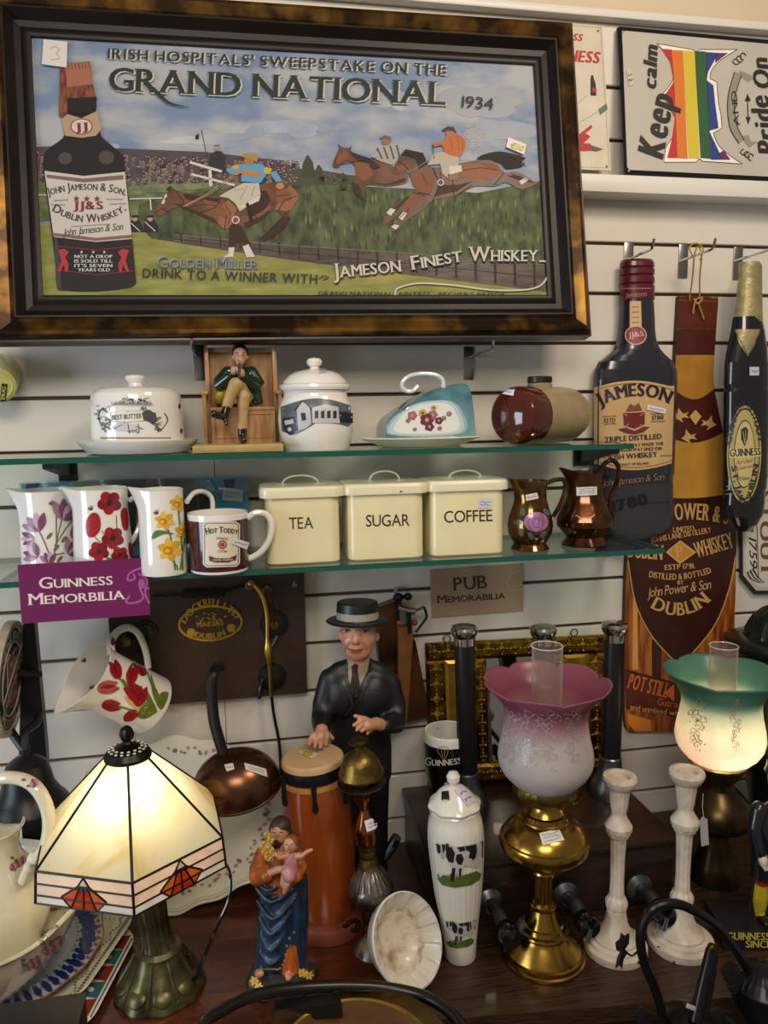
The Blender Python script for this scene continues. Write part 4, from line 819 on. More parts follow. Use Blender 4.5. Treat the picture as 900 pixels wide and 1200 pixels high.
mb = MB(); mb.lathe([(.0215, q0.z+R_+.0068), (.0225, q0.z+R_+.0075), (.0225, q0.z+R_+.017), (.020, q0.z+R_+.0185), (0, q0.z+R_+.0185)], (q0.x, q0.y), MATS['black'], 40, rf=lambda a, i: 1+(.02 if int(a*20/PI) % 2 else 0)); mb.build('stopper', t)
# ============================================================ jugs
def jug(name, label, cat, px, pb, z, pts, mats, sp=(-1, 0), spl=10, spr=6, spw=.5, hnd=None, hr=4, group=None, seg=56, oct=0, y=None, hm=None, thick=.0022, hy=0, fit=True):
    if y is None: P0 = pz(px, pb, z); X, Y = P0.x, P0.y
    else: Y = y; X = pw(px, pb, Y).x
    t = thing(name, label, cat, (X, Y, z), group); pr = prof(X, Y, pts); 
    if fit: pr[0] = (pr[0][0], z+.0005)
    n = len(pr); inner = [(r-thick, zz+(.0005 if i == n-1 else 0)) for i, (r, zz) in list(enumerate(pr))[::-1] if zz > z+.006]
    full = pr+inner; a0 = math.atan2(sp[1], sp[0]); q = mpp((X, Y, z)); ztop = pr[-1][1]; H = ztop-z
    def lobe(a):
        dd = abs((a-a0+PI) % (2*PI)-PI); return max(0, 1-dd/spw)**1.5 if dd < spw else 0
    def rf(a, i):
        r0, zz = full[i]; k = max(0, (zz-z)/H-.72)/.28; f = 1+lobe(a)*spl*q/max(r0, 1e-4)*k**1.4
        if oct: f *= 1+.02*math.cos(oct*a)
        return f
    def zf(a, i):
        zz = full[i][1]; k = max(0, (zz-z)/H-.72)/.28; return lobe(a)*spr*q*k
    ms = mats if not isinstance(mats, list) else mats
    mb = MB(); mb.lathe(full, (X, Y), ms, seg, rf=rf, zf=zf)
    if hnd:
        hb_ = MB(); hb_.tube(spline([pw(a, b, Y)+V((0, hy*math.sin(PI*i_/(len(hnd)-1)), 0)) for i_, (a, b) in enumerate(hnd)], 6), hr*q if not hasattr(hr, '__len__') else [h_*q for h_ in hr], hm or (mats if not isinstance(mats, list) else mats[0]), 10); hb_.build('handle', t)
    return t, mb, Deco(mb, .0005)
wc = MATS['white_c']
def flower(d, c, r, m, m2, k=2, n=5, core=None):
    for i in range(n):
        a = i*2*PI/n+.4; d.ell((c[0]+r*.5*math.cos(a), c[1]+r*.5*math.sin(a)), r*.52, r*.46, m if i % 2 else m2, k+i*.12, rot=math.degrees(a), n=14)
    if core: d.ell(c, r*.25, r*.25, core, k+.9, n=9)
def bee(d, x, y): d.ell((x, y), 3, 2, paint('#3a3020'), 2, n=9); d.ell((x+1, y-2.4), 2, 1.4, paint('#8d8d8a'), 2.4, n=8); d.line([(x-1, y-1.6), (x-1, y+1.6)], .8, paint('#b9972e'), 3)
# magnolia
t, mb, d = jug('floral_jug', 'white jug painted with pink magnolias, leftmost on the lower shelf', 'jug', 60, 667, ZL, [(667, 30), (664, 31.5), (640, 31), (615, 30), (595, 30), (582, 31), (574, 32)], wc, sp=(-1, -.15), spl=12, spr=4, spw=.75, group='painted flower jugs')
pk = paint('#a97b92', .3); pk2 = paint('#7a4a66', .3); pk3 = paint('#c9a5b2', .3); gn = paint('#6a6a48', .3)
for c, s, a in (((74, 610), 26, -75), ((47, 622), 22, -120), ((80, 650), 20, -50), ((45, 652), 18, -150), ((88, 612), 18, -60), ((58, 660), 14, -100), ((40, 630), 15, 160), ((82, 628), 15, -20)):
    for j in range(4):
        b = math.radians(a+(j-1.5)*28); e = (c[0]+s*math.cos(b), c[1]+s*math.sin(b)); nx, ny = -math.sin(b)*s*.22, math.cos(b)*s*.22; mx, my = c[0]+(e[0]-c[0])*.5, c[1]+(e[1]-c[1])*.5
        d.poly(s2([c, (mx+nx, my+ny), e, (mx-nx, my-ny)], 4, True), (pk, pk2, pk3, pk2)[j], 2+j*.2, 3)
for L in ([(62, 660), (66, 635), (72, 610)], [(60, 655), (52, 635), (45, 620)], [(65, 650), (76, 648)], [(64, 640), (80, 615), (88, 608)], [(66, 640), (66, 600)]): d.line(s2(L, 4), 1.4, gn, 1.5)
for c in ((66, 642), (58, 628), (75, 632), (70, 655)): d.ell(c, 5, 2, gn, 1.8, rot=-50, n=10)
bee(d, 60, 590); mb.build('jug_body', t)
# poppy
t, mb, d = jug('floral_jug', 'white jug painted with red poppies, second on the lower shelf', 'jug', 123, 670, ZL, [(670, 31), (665, 33), (640, 33), (615, 31.5), (595, 30.5), (582, 31), (572, 32)], wc, sp=(-1, -.15), spl=12, spr=4, spw=.75, hnd=[(152, 586), (160, 584), (165, 592), (164, 610), (158, 628), (153, 636)], hr=3.0, hy=.02, group='painted flower jugs')
rd = paint('#a8202a', .3, var=.25, vs=150); rd2 = paint('#7d1620', .3); bk = MATS['black_t']
for c, r in (((128, 589), 14), ((132, 630), 13), ((116, 646), 12), ((140, 650), 10)): flower(d, c, r, rd, rd2, 2, 5, bk)
d.poly(s2([(103, 628), (101, 612), (108, 601), (116, 604), (118, 618), (112, 628)], 4, True), rd, 2, 3); d.poly(s2([(141, 600), (148, 596), (150, 618), (144, 620)], 4, True), rd, 2, 3); d.poly(s2([(150, 636), (155, 640), (156, 655), (151, 650)], 3, True), rd, 2, 3)
for L in ([(119, 622), (126, 630), (130, 640)], [(136, 604), (137, 622)], [(125, 645), (118, 655)], [(137, 640), (143, 630)], [(110, 628), (118, 636)]): d.line(L, 1, gn, 1.8)
d.ell((130, 656), 6, 2, paint('#55703a'), 1.9, rot=20, n=10); bee(d, 106, 596); mb.build('jug_body', t)
# daffodil
t, mb, d = jug('floral_jug', 'white jug painted with yellow daffodils, third on the lower shelf beside the mug', 'jug', 193, 671, ZL, [(671, 26), (666, 27), (640, 26.5), (615, 26), (595, 25.5), (582, 25.5), (573, 26)], wc, sp=(-1, -.15), spl=11, spr=4, spw=.8, hnd=[(219, 588), (226, 580), (238, 580), (247, 590), (246, 612), (236, 632), (222, 640)], hr=3.0, hy=.06, group='painted flower jugs')
yw = paint('#d9a427', .3); yw2 = paint('#e2bd4a', .3); og_ = paint('#c97a1c', .3); gr2 = paint('#5d7a34', .3)
for L in ([(196, 650), (206, 662), (208, 668)], [(214, 668), (212, 630), (208, 590)], [(205, 668), (200, 630), (196, 620)], [(211, 668), (216, 630), (218, 600)]): d.line(s2(L, 4), 2, gr2, 1.4, seg=4)
d.poly(s2([(178, 632), (182, 622), (194, 622), (204, 626), (192, 626)], 3, True), gr2, 1.7, 3)
for c, r in (((209, 590), 11), ((193, 610), 12), ((199, 644), 15), ((214, 622), 10)):
    for i in range(6):
        a = i*PI/3+.3; e = (c[0]+r*math.cos(a), c[1]+r*math.sin(a)*.95); nx, ny = -math.sin(a)*r*.3, math.cos(a)*r*.3; mx, my = c[0]+(e[0]-c[0])*.55, c[1]+(e[1]-c[1])*.55
        d.poly(s2([c, (mx+nx, my+ny), e, (mx-nx, my-ny)], 4, True), yw if i % 2 else yw2, 2+i*.1, 3)
    d.ell((c[0]-2, c[1]+1), r*.36, r*.32, og_, 3, n=12); d.ell((c[0]-3, c[1]+1.5), r*.2, r*.17, yw2, 3.5, n=9)
bee(d, 183, 601); mb.build('jug_body', t)
# ============================================================ mug
P0 = pz(258, 668, ZL); X, Y = P0.x, P0.y; q = mpp(P0)
t = thing('mug', 'maroon hot toddy mug with cream label and white handle, on the lower shelf', 'mug', (X, Y, ZL))
mar = paint('#3e1219', .15, coat=.5)
pr = prof(X, Y, [(669, 31), (667, 33), (665, 33.6), (664, 33.8), (608, 34.5), (607, 34.5), (602, 35), (600, 34.8), (600.5, 32.5), (610, 32), (655, 31)]); pr[0] = (pr[0][0], ZL+.0005)
mb = MB().lathe(pr, (X, Y), [wc, wc, wc, mar, mar]+[wc]*6, 56); d = Deco(mb, .0005)
cl_ = paint('#d8d0bc', .3)
d.poly([(238, 614), (242, 611), (276, 611), (281, 614), (281, 660), (277, 664), (242, 665), (238, 661)], cl_, 1, 4); d.line([(240, 615), (243, 613), (275, 613), (279, 615), (279, 659), (276, 662), (243, 663), (240, 660), (240, 615)], .7, paint('#6a3a34'), 2, seg=4)
d.text('Hot Toddy', (242, 626), (278, 626), 7, paint('#2a2324'), 3, mid=(260, 624), smallcaps=True, serif=True, bold=.08); d.text('Whiskey', (253, 632), (267, 632), 3, gray, 3, shear=.3); d.text('Coffee', (255, 647), (266, 647), 3, gray, 3, shear=.3)
d.ell((260.5, 638), 5, 5, paint('#a3323a'), 3, g=2); d.ring((260.5, 638), 3, 3, .5, cl_, 4); d.poly([(245, 651), (253, 654), (268, 654), (277, 650), (276, 656), (267, 659), (253, 659), (246, 657)], paint('#5a2a24'), 3); d.text('WINTER WARMER', (249, 657.5), (273, 657), 2.6, cl_, 4)
d.tag([(273, 630), (291, 636), (288, 644), (271, 637)], 1, 5)
mb.build('mug_body', t)
MB().tube(spline([pw(a, b, Y) for a, b in ((290, 607), (300, 601), (312, 603), (318, 614), (316, 630), (308, 644), (298, 652), (289, 655))], 6), 4*q, wc, 10).build('handle', t)
# ============================================================ canisters
def canister(word, lab, pl, pr_, pb, pt, lidl, lidr, lt_, A, B, arch, tagq=None, chips=()):
    P = pz((pl+pr_)/2, pb, ZL); y0 = P.y; D = .098; yc = y0+D/2; xl = pw(pl, pb, y0).x; xr = pw(pr_, pb, y0).x; xc = (xl+xr)/2; w = xr-xl
    zt = pw((pl+pr_)/2, pt, y0).z; t = thing('canister', lab, 'canister', (xc, yc, ZL), 'cream enamel canisters')
    def rr(wx, wy, r, z): 
        o = []
        for cx, cy, a0 in ((wx/2-r, wy/2-r, 0), (-wx/2+r, wy/2-r, 90), (-wx/2+r, -wy/2+r, 180), (wx/2-r, -wy/2+r, 270)):
            for k in range(7): a = math.radians(a0+15*k); o.append(V((xc+cx+r*math.cos(a), yc+cy+r*math.sin(a), z)))
        return o
    def loft(secs, m):
        mb = MB(); n = len(secs[0]); mb.add([p for s in secs for p in s], [(j*n+i, j*n+(i+1) % n, (j+1)*n+(i+1) % n, (j+1)*n+i) for j in range(len(secs)-1) for i in range(n)], m); mb.add(secs[0], [tuple(range(n))[::-1]], m); mb.add(secs[-1], [tuple(range(n))], m); return mb
    mb = loft([rr(w-.004, D-.004, .016, ZL+.0005), rr(w, D, .018, ZL+.003), rr(w, D, .018, zt)], MATS['cream']); d = Deco(mb, .0004); d.text(word, A, B, 13.5, paint('#26241f'), 2, track=.1)
    if tagq: d.tag(tagq, 2, 3, '#c9c9dd')
    mb.build('canister_body', t)
    lw = w*(lidr-lidl)/(pr_-pl); z1 = zt+.0008; lm = mat('lid_'+word, '#e3dcbc', .25, coat=.2); h_ = .016
    mb = loft([rr(lw, D+.012, .02, z1-.002), rr(lw+.001, D+.013, .02, z1+.002), rr(lw, D+.012, .02, z1+h_-.005), rr(lw-.006, D+.006, .018, z1+h_), rr(lw-.02, D-.008, .016, z1+h_+.001)], lm); d = Deco(mb, .0004)
    for c in chips: d.ell(c, 1.5, .8, paint('#4a3a2c'), 2, n=7)
    l = mb.build('lid', t)
    mb = MB(); a0 = pw(arch[0], arch[2], yc).x; a1 = pw(arch[1], arch[2], yc).x; zc = z1+h_; hh = zat((a0+a1)/2, yc, arch[3])-zc
    mb.tube([V(((a0+a1)/2-(a1-a0)/2*math.cos(PI*k/18), yc, zc+hh*math.sin(PI*k/18)**.8)) for k in range(19)], .006, lm, 8, flat=.3); mb.tube([(a0-.01, yc, zc+.0008), (a0+.006, yc, zc+.0008)], .006, lm, 8, flat=.2); mb.tube([(a1-.006, yc, zc+.0008), (a1+.01, yc, zc+.0008)], .006, lm, 8, flat=.2)
    mb.build('handle', l)
canister('TEA', 'cream enamel canister lettered TEA, left one of the three', 313, 400, 661, 582, 306, 405, 573, (339, 620), (367, 619), (331, 373, 570, 557))
canister('SUGAR', 'cream enamel canister lettered SUGAR, between tea and coffee', 409, 498, 656, 578, 401, 501, 568, (429, 617), (480, 616), (433, 468, 567, 552), None, ((470, 576), (441, 581)))
canister('COFFEE', 'cream enamel canister lettered COFFEE, right one with a price tag', 506, 592, 651, 574, 502, 598, 566, (520.5, 612.5), (577, 610.5), (526, 563, 566, 551), [(561, 584), (577, 584), (575, 595), (560, 595)])
# ============================================================ lustre jugs
lus = mat('lustre', '#6e4220', .16, metal=.85, col2='#3a1e0e', vs=28, bump=.12, bs=40, coat=.4); lus2 = mat('lustre_gold', '#8c6a30', .14, metal=.9, col2='#4a3316', vs=25, bump=.2, bs=60, coat=.4)
t, mb, d = jug('lustre_jug', 'small copper lustre jug with raised pink rose', 'jug', 621, 643, ZL, [(645, 22), (642, 22.5), (638, 20), (636, 19), (631, 22), (623, 25.5), (615, 26.5), (605, 25), (595, 21.5), (585, 19), (576, 18.5), (569, 19.5), (563, 21)], lus2, sp=(-1, -.2), spl=10, spr=4, spw=.9, hnd=[(641, 566), (652, 562), (661, 563), (662, 575), (656, 592), (648, 606)], hr=2.6, group='copper lustre jugs')
d.ell((628, 611.5), 14, 11.5, paint('#a874a0', .2, var=.3, vs=120, coat=.4), 2, g=3)
for r in (11, 7.5, 4.5): d.line(arc((628, 612), r, r*.8, 20, 300, 16, r*25), .8, paint('#7a4a78', .3), 3)
for c in ((607, 612), (613, 600), (622, 628), (636, 626), (640, 600), (611, 624)): d.ell(c, 5, 3, paint('#4a5a4c', .25, coat=.4), 1.4, rot=rnd.uniform(0, 180), n=10)
d.tag([(616, 580), (629, 577), (631, 584), (617, 587)], 1, 3, '#cfc8b8'); mb.build('jug_body', t)
t, mb, d = jug('lustre_jug', 'larger copper lustre jug with faceted belly, at the right end of the lower shelf', 'jug', 684, 638, ZL, [(639, 26), (636, 26.5), (631, 23), (628, 21), (622, 26), (615, 32), (608, 33), (600, 30), (590, 25), (580, 21), (570, 19.5), (560, 19.5), (553, 21)], lus, sp=(-1, -.2), spl=16, spr=7, spw=.9, hnd=[(702, 560), (704, 550), (710, 542), (719, 540), (725, 549), (723, 565), (716, 580), (714, 594), (717, 606), (712, 614)], hr=2.8, group='copper lustre jugs', oct=8)
d.line([(664, 615), (676, 604), (686, 612), (697, 603)], 1, paint('#a98a62', .2), 2); d.line([(664, 615), (674, 624), (684, 614)], 1, paint('#a98a62', .2), 2); d.tag([(676, 571), (699, 570), (699, 580), (676, 581)], 3, 3, '#cfcbc4'); mb.build('jug_body', t)
# ============================================================ packaged picture behind the jugs
Y = -.035; h = pflat((0, Y, 0), (0, -1, 0)); t = thing('packaged_picture', 'blue picture in clear wrapper, standing behind the flower jugs', 'picture', pw(155, 640, Y))
zc_ = ZL+.0006; mb = MB(); a, b = pw(27, 600, Y).x, pw(291, 600, Y).x; z1 = pw(160, 563, Y).z
mb.box(((a+b)/2, Y+.003, (zc_+z1)/2), (b-a, .004, z1-zc_), paint('#4f9cc4', .4)); d = Deco(mb, .0004, pflat((0, Y+.001, 0), (0, -1, 0)))
d.poly([(88, 564), (150, 562), (228, 561), (252, 580), (250, 640), (60, 640), (72, 600)], paint('#8d9294', .4, var=.4, vs=14), 1); d.poly([(215, 590), (235, 578), (250, 585), (252, 640), (205, 640)], MATS['black_t'], 2); d.poly([(128, 585), (150, 578), (160, 590), (158, 640), (120, 640)], paint('#2b3134'), 2)
d.poly([(262, 562), (276, 561), (274, 572), (264, 572)], paint('#1f2a6a'), 2); d.poly([(31, 567), (46, 566), (44, 574), (30, 574)], paint('#1f2a6a'), 2); d.tag([(262, 571), (285, 575), (284, 588), (260, 586)], 2, 3, '#b9cbd8'); mb.build('card', t)
mb = MB(); mb.box(((a+b)/2, Y-.001, (zc_+z1)/2+.002), (b-a+.006, .0025, z1-zc_+.003), MATS['clear']); mb.build('wrapper', t, smooth=0)
# ============================================================ hanging pale green mug (left edge)
C0 = pw(-4, 452, -.084); q = mpp(C0); t = thing('mug', 'pale green mug hanging upside down at the left edge, its marked base showing', 'mug', C0+V((0, .1, -.03)))
pg = paint('#b9b76a', .2, coat=.4); axm = V((-.18, .93, .30)).normalized(); M4 = Matrix.Translation(C0) @ rotm(axm).to_4x4(); r_ = 21*q
mb = MB().lathe([(r_*.75, .002), (r_*.8, 0), (r_, .003), (r_*1.08, .03), (r_*1.15, .085), (r_*1.08, .086), (r_*1.0, .03), (r_*.6, .008)], (0, 0), pg, 40, mtx=M4); d = Deco(mb, .0005)
d.poly([(2, 449), (9, 450), (7, 470), (0, 470)], paint('#2f3320'), 2, 3); d.text('MUG', (5, 468), (7, 453), 4, pg, 3, bold=.1); mb.build('mug_body', t)
hp = [M4 @ V((math.cos(2.6)*r_*k, math.sin(2.6)*r_*k, zz)) for k, zz in ((1.02, .018), (1.7, .02), (1.95, .045), (1.7, .07), (1.1, .072))]
MB().tube(spline(hp, 5), 3.4*q, pg, 8).build('handle', t)
# ============================================================ printed signs
def card(name, label, q4, Y, m, th=.0022):
    h = pflat((0, Y, 0), (0, -1, 0)); mb = MB(); mb.prism([h(x, y, 0) for x, y in q4], (0, th, 0), m); return mb, Deco(mb, .0003, h)
mb, d = card('', '', [(20.5, 662), (174, 653.5), (176, 720.5), (25.5, 731)], -.2275, paint('#6d1d54', .35))
wt = paint('#e3d8cf'); lil = paint('#a9559a')
d.text('Guinness', (46, 690), (132, 685), 13, wt, 2, smallcaps=True, serif=True, bold=.04); d.text('Memorbilia', (34, 709), (146, 702), 13, wt, 2, smallcaps=True, serif=True, bold=.04)
d.line(s2([(175, 668), (165, 666), (152, 672), (150, 680), (158, 678), (156, 672)], 6), 2.2, lil, 2); d.line(s2([(175, 690), (164, 688), (168, 700), (160, 706), (148, 706), (152, 698)], 6), 2.4, lil, 2.1); d.line(s2([(175, 707), (170, 695), (172, 680), (162, 672)], 6), 2.4, lil, 2.2); d.ell((166, 684), 4, 6, lil, 2.3)
tag(mb.build('shelf_sign', smooth=0), 'purple Guinness memorabilia card at the left end of the lower shelf', 'sign')
mb, d = card('', '', [(504, 668), (612, 660.5), (613, 716), (506, 724)], -.0035, paint('#a98f78', .4)); ik_ = paint('#2f2522')
d.text('PUB', (532, 692), (571, 689), 15, ik_, 2, serif=True, bold=.03, track=.12); d.text('Memorabilia', (513, 707), (592, 701.5), 9, ik_, 2, smallcaps=True, serif=True, bold=.03)
d.line(s2([(611, 668), (600, 672), (594, 684), (602, 692), (611, 690)], 6), 1.6, paint('#b49c86'), 1)
tag(mb.build('shelf_sign', smooth=0), 'tan Pub memorabilia card on the wall below the lower shelf', 'sign')
# ============================================================ tables
ZT = .628
def slab(pts, z, th, m, name, lab):
    mb = MB(); mb.prism([V((x, y, z)) for x, y in pts], (0, 0, -th), m); o = mb
    return o
SPLIT = pz(470, 1160, ZT).x
f0, f1 = pz(480, 1198, ZT), pz(860, 1168, ZT); sl = (f1.y-f0.y)/(f1.x-f0.x)
t = thing('side_table', 'polished red-brown table under the lamp, the saint figurine and the drum', 'table', (-.3, -.4, 0))
mb = MB(); mb.prism([V((-1.0, -.005, ZT)), V((-1.0, -.74, ZT)), V((SPLIT, -.74, ZT)), V((SPLIT, -.005, ZT))], (0, 0, -.03), MATS['tablered']); mb.build('table_top', t, smooth=0)
for x in (-.95, SPLIT-.04):
    for y in (-.05, -.70): m = MB(); m.box((x, y, .299), (.05, .05, .598), MATS['darkwood'], bev=.004); m.build('leg', t)
t = thing('sideboard', 'dark worn wooden sideboard top carrying the brass lamp and white candlesticks', 'sideboard', (.9, -.3, 0))
xr = 1.6; mb = MB(); g = .0012
mb.prism([V((SPLIT+g, -.005, ZT)), V((SPLIT+g, f0.y+sl*(SPLIT-f0.x), ZT)), V((xr, f0.y+sl*(xr-f0.x), ZT)), V((xr, -.005, ZT))], (0, 0, -.028), MATS['tabledark']); mb.build('sideboard_top', t, smooth=0)
mb = MB(); mb.box(((SPLIT+xr)/2+.01, -.25, .3), (xr-SPLIT-.06, .44, .6), MATS['darkwood'], bev=.004); mb.build('carcass', t)
def ztop(px, py, y): return pw(px, py, y).z
def axlathe(mb, a, b, ya, pts, m, yb=None, seg=40, **k):
    """turned piece about a leaning axis: a,b photo pixels of two axis points at depth ya/yb; pts (py along the axis, half width px)"""
    A, B = pw(*a, ya), pw(*b, ya if yb is None else yb); ax = B-A; L = ax.length; M4 = Matrix.Translation(A) @ rotm(ax).to_4x4(); out = []
    for py, hw in pts:
        t_ = (py-a[1])/(b[1]-a[1]); P = A.lerp(B, t_); out.append((max(hw, 0)*mpp(P), t_*L))
    mb.lathe(out, (0, 0), m, seg, mtx=M4, **k); return mb, A, ax.normalized(), L
# ============================================================ beer engine
ze = .757; P = pz(600, 1085, ZT); yf = P.y; xl = pw(470, 930, -.012).x; xrr = pw(797, 958, yf).x; yb = -.012
t = thing('beer_engine', 'dark wooden beer engine with three black pump handles and three spouts', 'beer pump', ((xl+xrr)/2, yf/2, ZT))
wd = mat('engine_wood', '#35241a', .38, col2='#1c110c', vs=8, stretch=(1, 8, 8), coat=.12, bump=.06, bs=40)
mb = MB(); mb.box(((xl+xrr)/2, (yf+yb)/2, (ZT+ze)/2-.008), (xrr-xl-.012, yb-yf-.012, ze-ZT-.018), wd, bev=.003); mb.build('cabinet', t)
mb = MB(); mb.box(((xl+xrr)/2, (yf+yb)/2, ze-.008), (xrr-xl, yb-yf, .016), wd, bev=.005); mb.build('lid', t)
pew = MATS['pewter']
def handle(a, b, pts_cap, pts_cyl, pts_base, y):
    h_ = MB(); axlathe(h_, a, b, y, pts_cyl, MATS['black']); hh = h_.build('handle', t)
    m = MB(); axlathe(m, a, b, y, pts_cap, MATS['chrome']); m.build('cap', hh)
    m = MB(); axlathe(m, a, b, y, pts_base, pew); m.build('base', hh)
for (xb, ybp, xt, yt) in ((549, 948, 544, 738), (640, 938, 636.5, 738), (714, 930, 720.5, 734)):
    y = pz(xb, ybp, ze).y; k = yt-734
    handle((xb, ybp), (xt, yt), [(yt+16, 12.6), (yt+8, 12.8), (yt+6, 14), (yt+3, 15.6), (yt-1, 15.8), (yt-4, 14), (yt-5.5, 9), (yt-6, 0)], [(ybp-40, 11.5), (yt+15, 12)], [(ybp, 23), (ybp-6, 24), (ybp-14, 22), (ybp-24, 16), (ybp-36, 13), (ybp-44, 12.8), (ybp-46, 11)], y)
for fx, fy, ex_, ey in ((573, 1056, 598, 1098), (662, 1048, 690, 1085), (748, 1039, 779, 1072)):
    F0 = pw(fx, fy, yf-.004); m = MB(); m4 = Matrix.Translation(F0) @ rotm((0, -1, 0)).to_4x4(); q = mpp(F0); dep = min(.115, F0.z-ZT)
    m.lathe([(16.5*q, .0), (16.5*q, .004), (14*q, .007), (9*q, .012), (8*q, .02)], (0, 0), pew, 32, mtx=m4); fo = m.build('spout', t)
    E_ = pw(ex_, ey, yf-.105); m = MB(); m.tube(spline([F0+V((0, -.012, 0)), F0.lerp(E_, .4)+V((0, 0, .006)), E_.lerp(F0, .25), E_], 5), [7.5*q]*6+[8.5*q]*5+[8.5*q]*5, pew, 14); m.build('pipe', fo)
    dn = (E_-F0).normalized(); m = MB(); m4 = Matrix.Translation(E_-dn*.026) @ rotm(dn).to_4x4(); m.lathe([(9*q, 0), (11.5*q, .004), (12.5*q, .016), (13*q, .026), (11*q, .034), (0, .036)], (0, 0), MATS['blackgloss'], 28, mtx=m4); m.build('nozzle', fo)
    m = MB()
    if fx < 600: m.box(tuple(E_+V((.018, .004, .012))), (.010, .020, .026), pew, bev=.004, rot=Matrix.Rotation(.5, 3, 'Y')); m.build('tap_lever', fo)
    if fx > 600: m.tube([E_+dn*.005, E_+dn*.006+V((-.006, 0, -.022))], [.006, .0065], pew, 12); m.build('drip_nozzle', fo)
# ============================================================ brass mirror
Ym0, Ym1 = -.05, -.014; pA = pz(506, 918, ze)
A = pw(498.5, 754, Ym1); B = pw(708.5, 744, Ym1); C = pw(506, 916, Ym0)
n_ = (B-A).cross(C-A).normalized(); n_ = n_ if n_.dot(CAM-A) > 0 else -n_
h0 = pflat(A, n_); t = thing('mirror', 'embossed brass framed mirror with plain brass side panels, behind the pump handles', 'mirror', pw(604, 914, Ym0))
low = min(h0(504, 918, 0).z, h0(712, 907, 0).z); 
def h(x, y, o): return h0(x, y, o)+V((0, 0, max(0, ze+.001-low)))
bb = MATS['brassbright']; bo = mat('brassemb', '#a07a2e', .3, metal=1, col2='#4a3512', vs=55, bump=.5, bs=110, lo=.35, hi=.6)
mb = MB(); mb.prism([h(x, y, .0) for x, y in ((498.5, 754), (708.5, 744), (712, 907), (504, 918))], -n_*.008, paint('#3a2a16', .6), paint('#6d5426', .4))
mb.build('backboard', t, smooth=0)
def MQ(u, v): # frame fraction -> px
    x0 = 498.5+(504-498.5)*v; x1 = 708.5+(712-708.5)*v; y0 = 754+(744-754)*u; y1 = 918+(907-918)*u; return (x0+(x1-x0)*u, y0+(y1-y0)*v)
def strip_(u0, u1, v0, v1, w, m, nm):
    mb = MB(); c = [MQ(u0, v0), MQ(u1, v0), MQ(u1, v1), MQ(u0, v1)]; base = [h(*p, .0) for p in c]; du, dv = (u1-u0)*.14, (v1-v0)*.14; s_ = min((u1-u0)*.3, .02), min((v1-v0)*.3, .025)
    ins = [h(*MQ(a, b), w) for a, b in ((u0+s_[0], v0+s_[1]), (u1-s_[0], v0+s_[1]), (u1-s_[0], v1-s_[1]), (u0+s_[0], v1-s_[1]))]
    mb.add(base+ins, [(4, 5, 6, 7)]+[(i, (i+1) % 4, 4+(i+1) % 4, 4+i) for i in range(4)], m); return mb
def ornament(mb, u0, u1, v0, v1, nu, nv):
    for i in range(nu):
        for j in range(nv):
            u = u0+(u1-u0)*(i+.5)/nu; v = v0+(v1-v0)*(j+.5)/nv; a = (u1-u0)/nu*.36; b = (v1-v0)/nv*.36; P = [MQ(u-a, v), MQ(u, v-b), MQ(u+a, v), MQ(u, v+b)]
            R = [h(*p, .004) for p in P]; c = h(*MQ(u, v), .0095); mb.add(R+[c], [(k, (k+1) % 4, 4) for k in range(4)], bb)
            for k in range(4): mb.sphere(R[k]+n_*.002, .0022, bb, 8, 6)
            mb.sphere(c, .002, bb, 8, 6)
BF = []
for (u0, u1, v0, v1, nu, nv) in ((0, 1, 0, .13, 13, 1), (0, 1, .88, 1, 13, 1), (0, .105, .13, .88, 1, 7), (.895, 1, .13, .88, 1, 7), (.27, .335, .13, .88, 1, 9), (.70, .765, .13, .88, 1, 9)):
    mb = strip_(u0, u1, v0, v1, .005, bo, ''); ornament(mb, u0+.01, u1-.01, v0+.012, v1-.012, nu, nv); BF.append(mb)
fr = MB()
for b in BF: fr.add(b.v, b.f, [b.mats[i] for i in b.m])
fr.build('frame', t, smooth=30)
for u0, u1 in ((.105, .27), (.765, .895)): strip_(u0, u1, .13, .88, .003, bb, '').build('brass_panel', t, smooth=0)
mb = MB(); mb.add([h(*MQ(u, v), .0015) for u, v in ((.335, .13), (.70, .13), (.70, .88), (.335, .88))], [(0, 1, 2, 3)], mat('mirrorglass', '#b5b5b0', .03, metal=1)); mb.build('mirror_glass', t, smooth=0)
for u in (.12, .83):
    c = h(*MQ(u, -.02), -.002); mb = MB(); mb.tube([c+V((.008*math.cos(a), 0, .008*math.sin(a)+.002)) for a in [i*PI/5 for i in range(10)]], .0012, MATS['iron'], 6, closed=True); mb.build('hanging_ring', t)
c = h(*MQ(.83, .25), .006); mb = MB(); mb.tube(spline([c, c+V((.006, -.012, -.008)), c+V((.014, -.016, 0)), c+V((.016, -.014, .010))], 4), .0016, MATS['iron'], 6); mb.tube([c, c+V((-.02, -.002, .012))], .0012, MATS['iron'], 6); mb.build('hook', t)
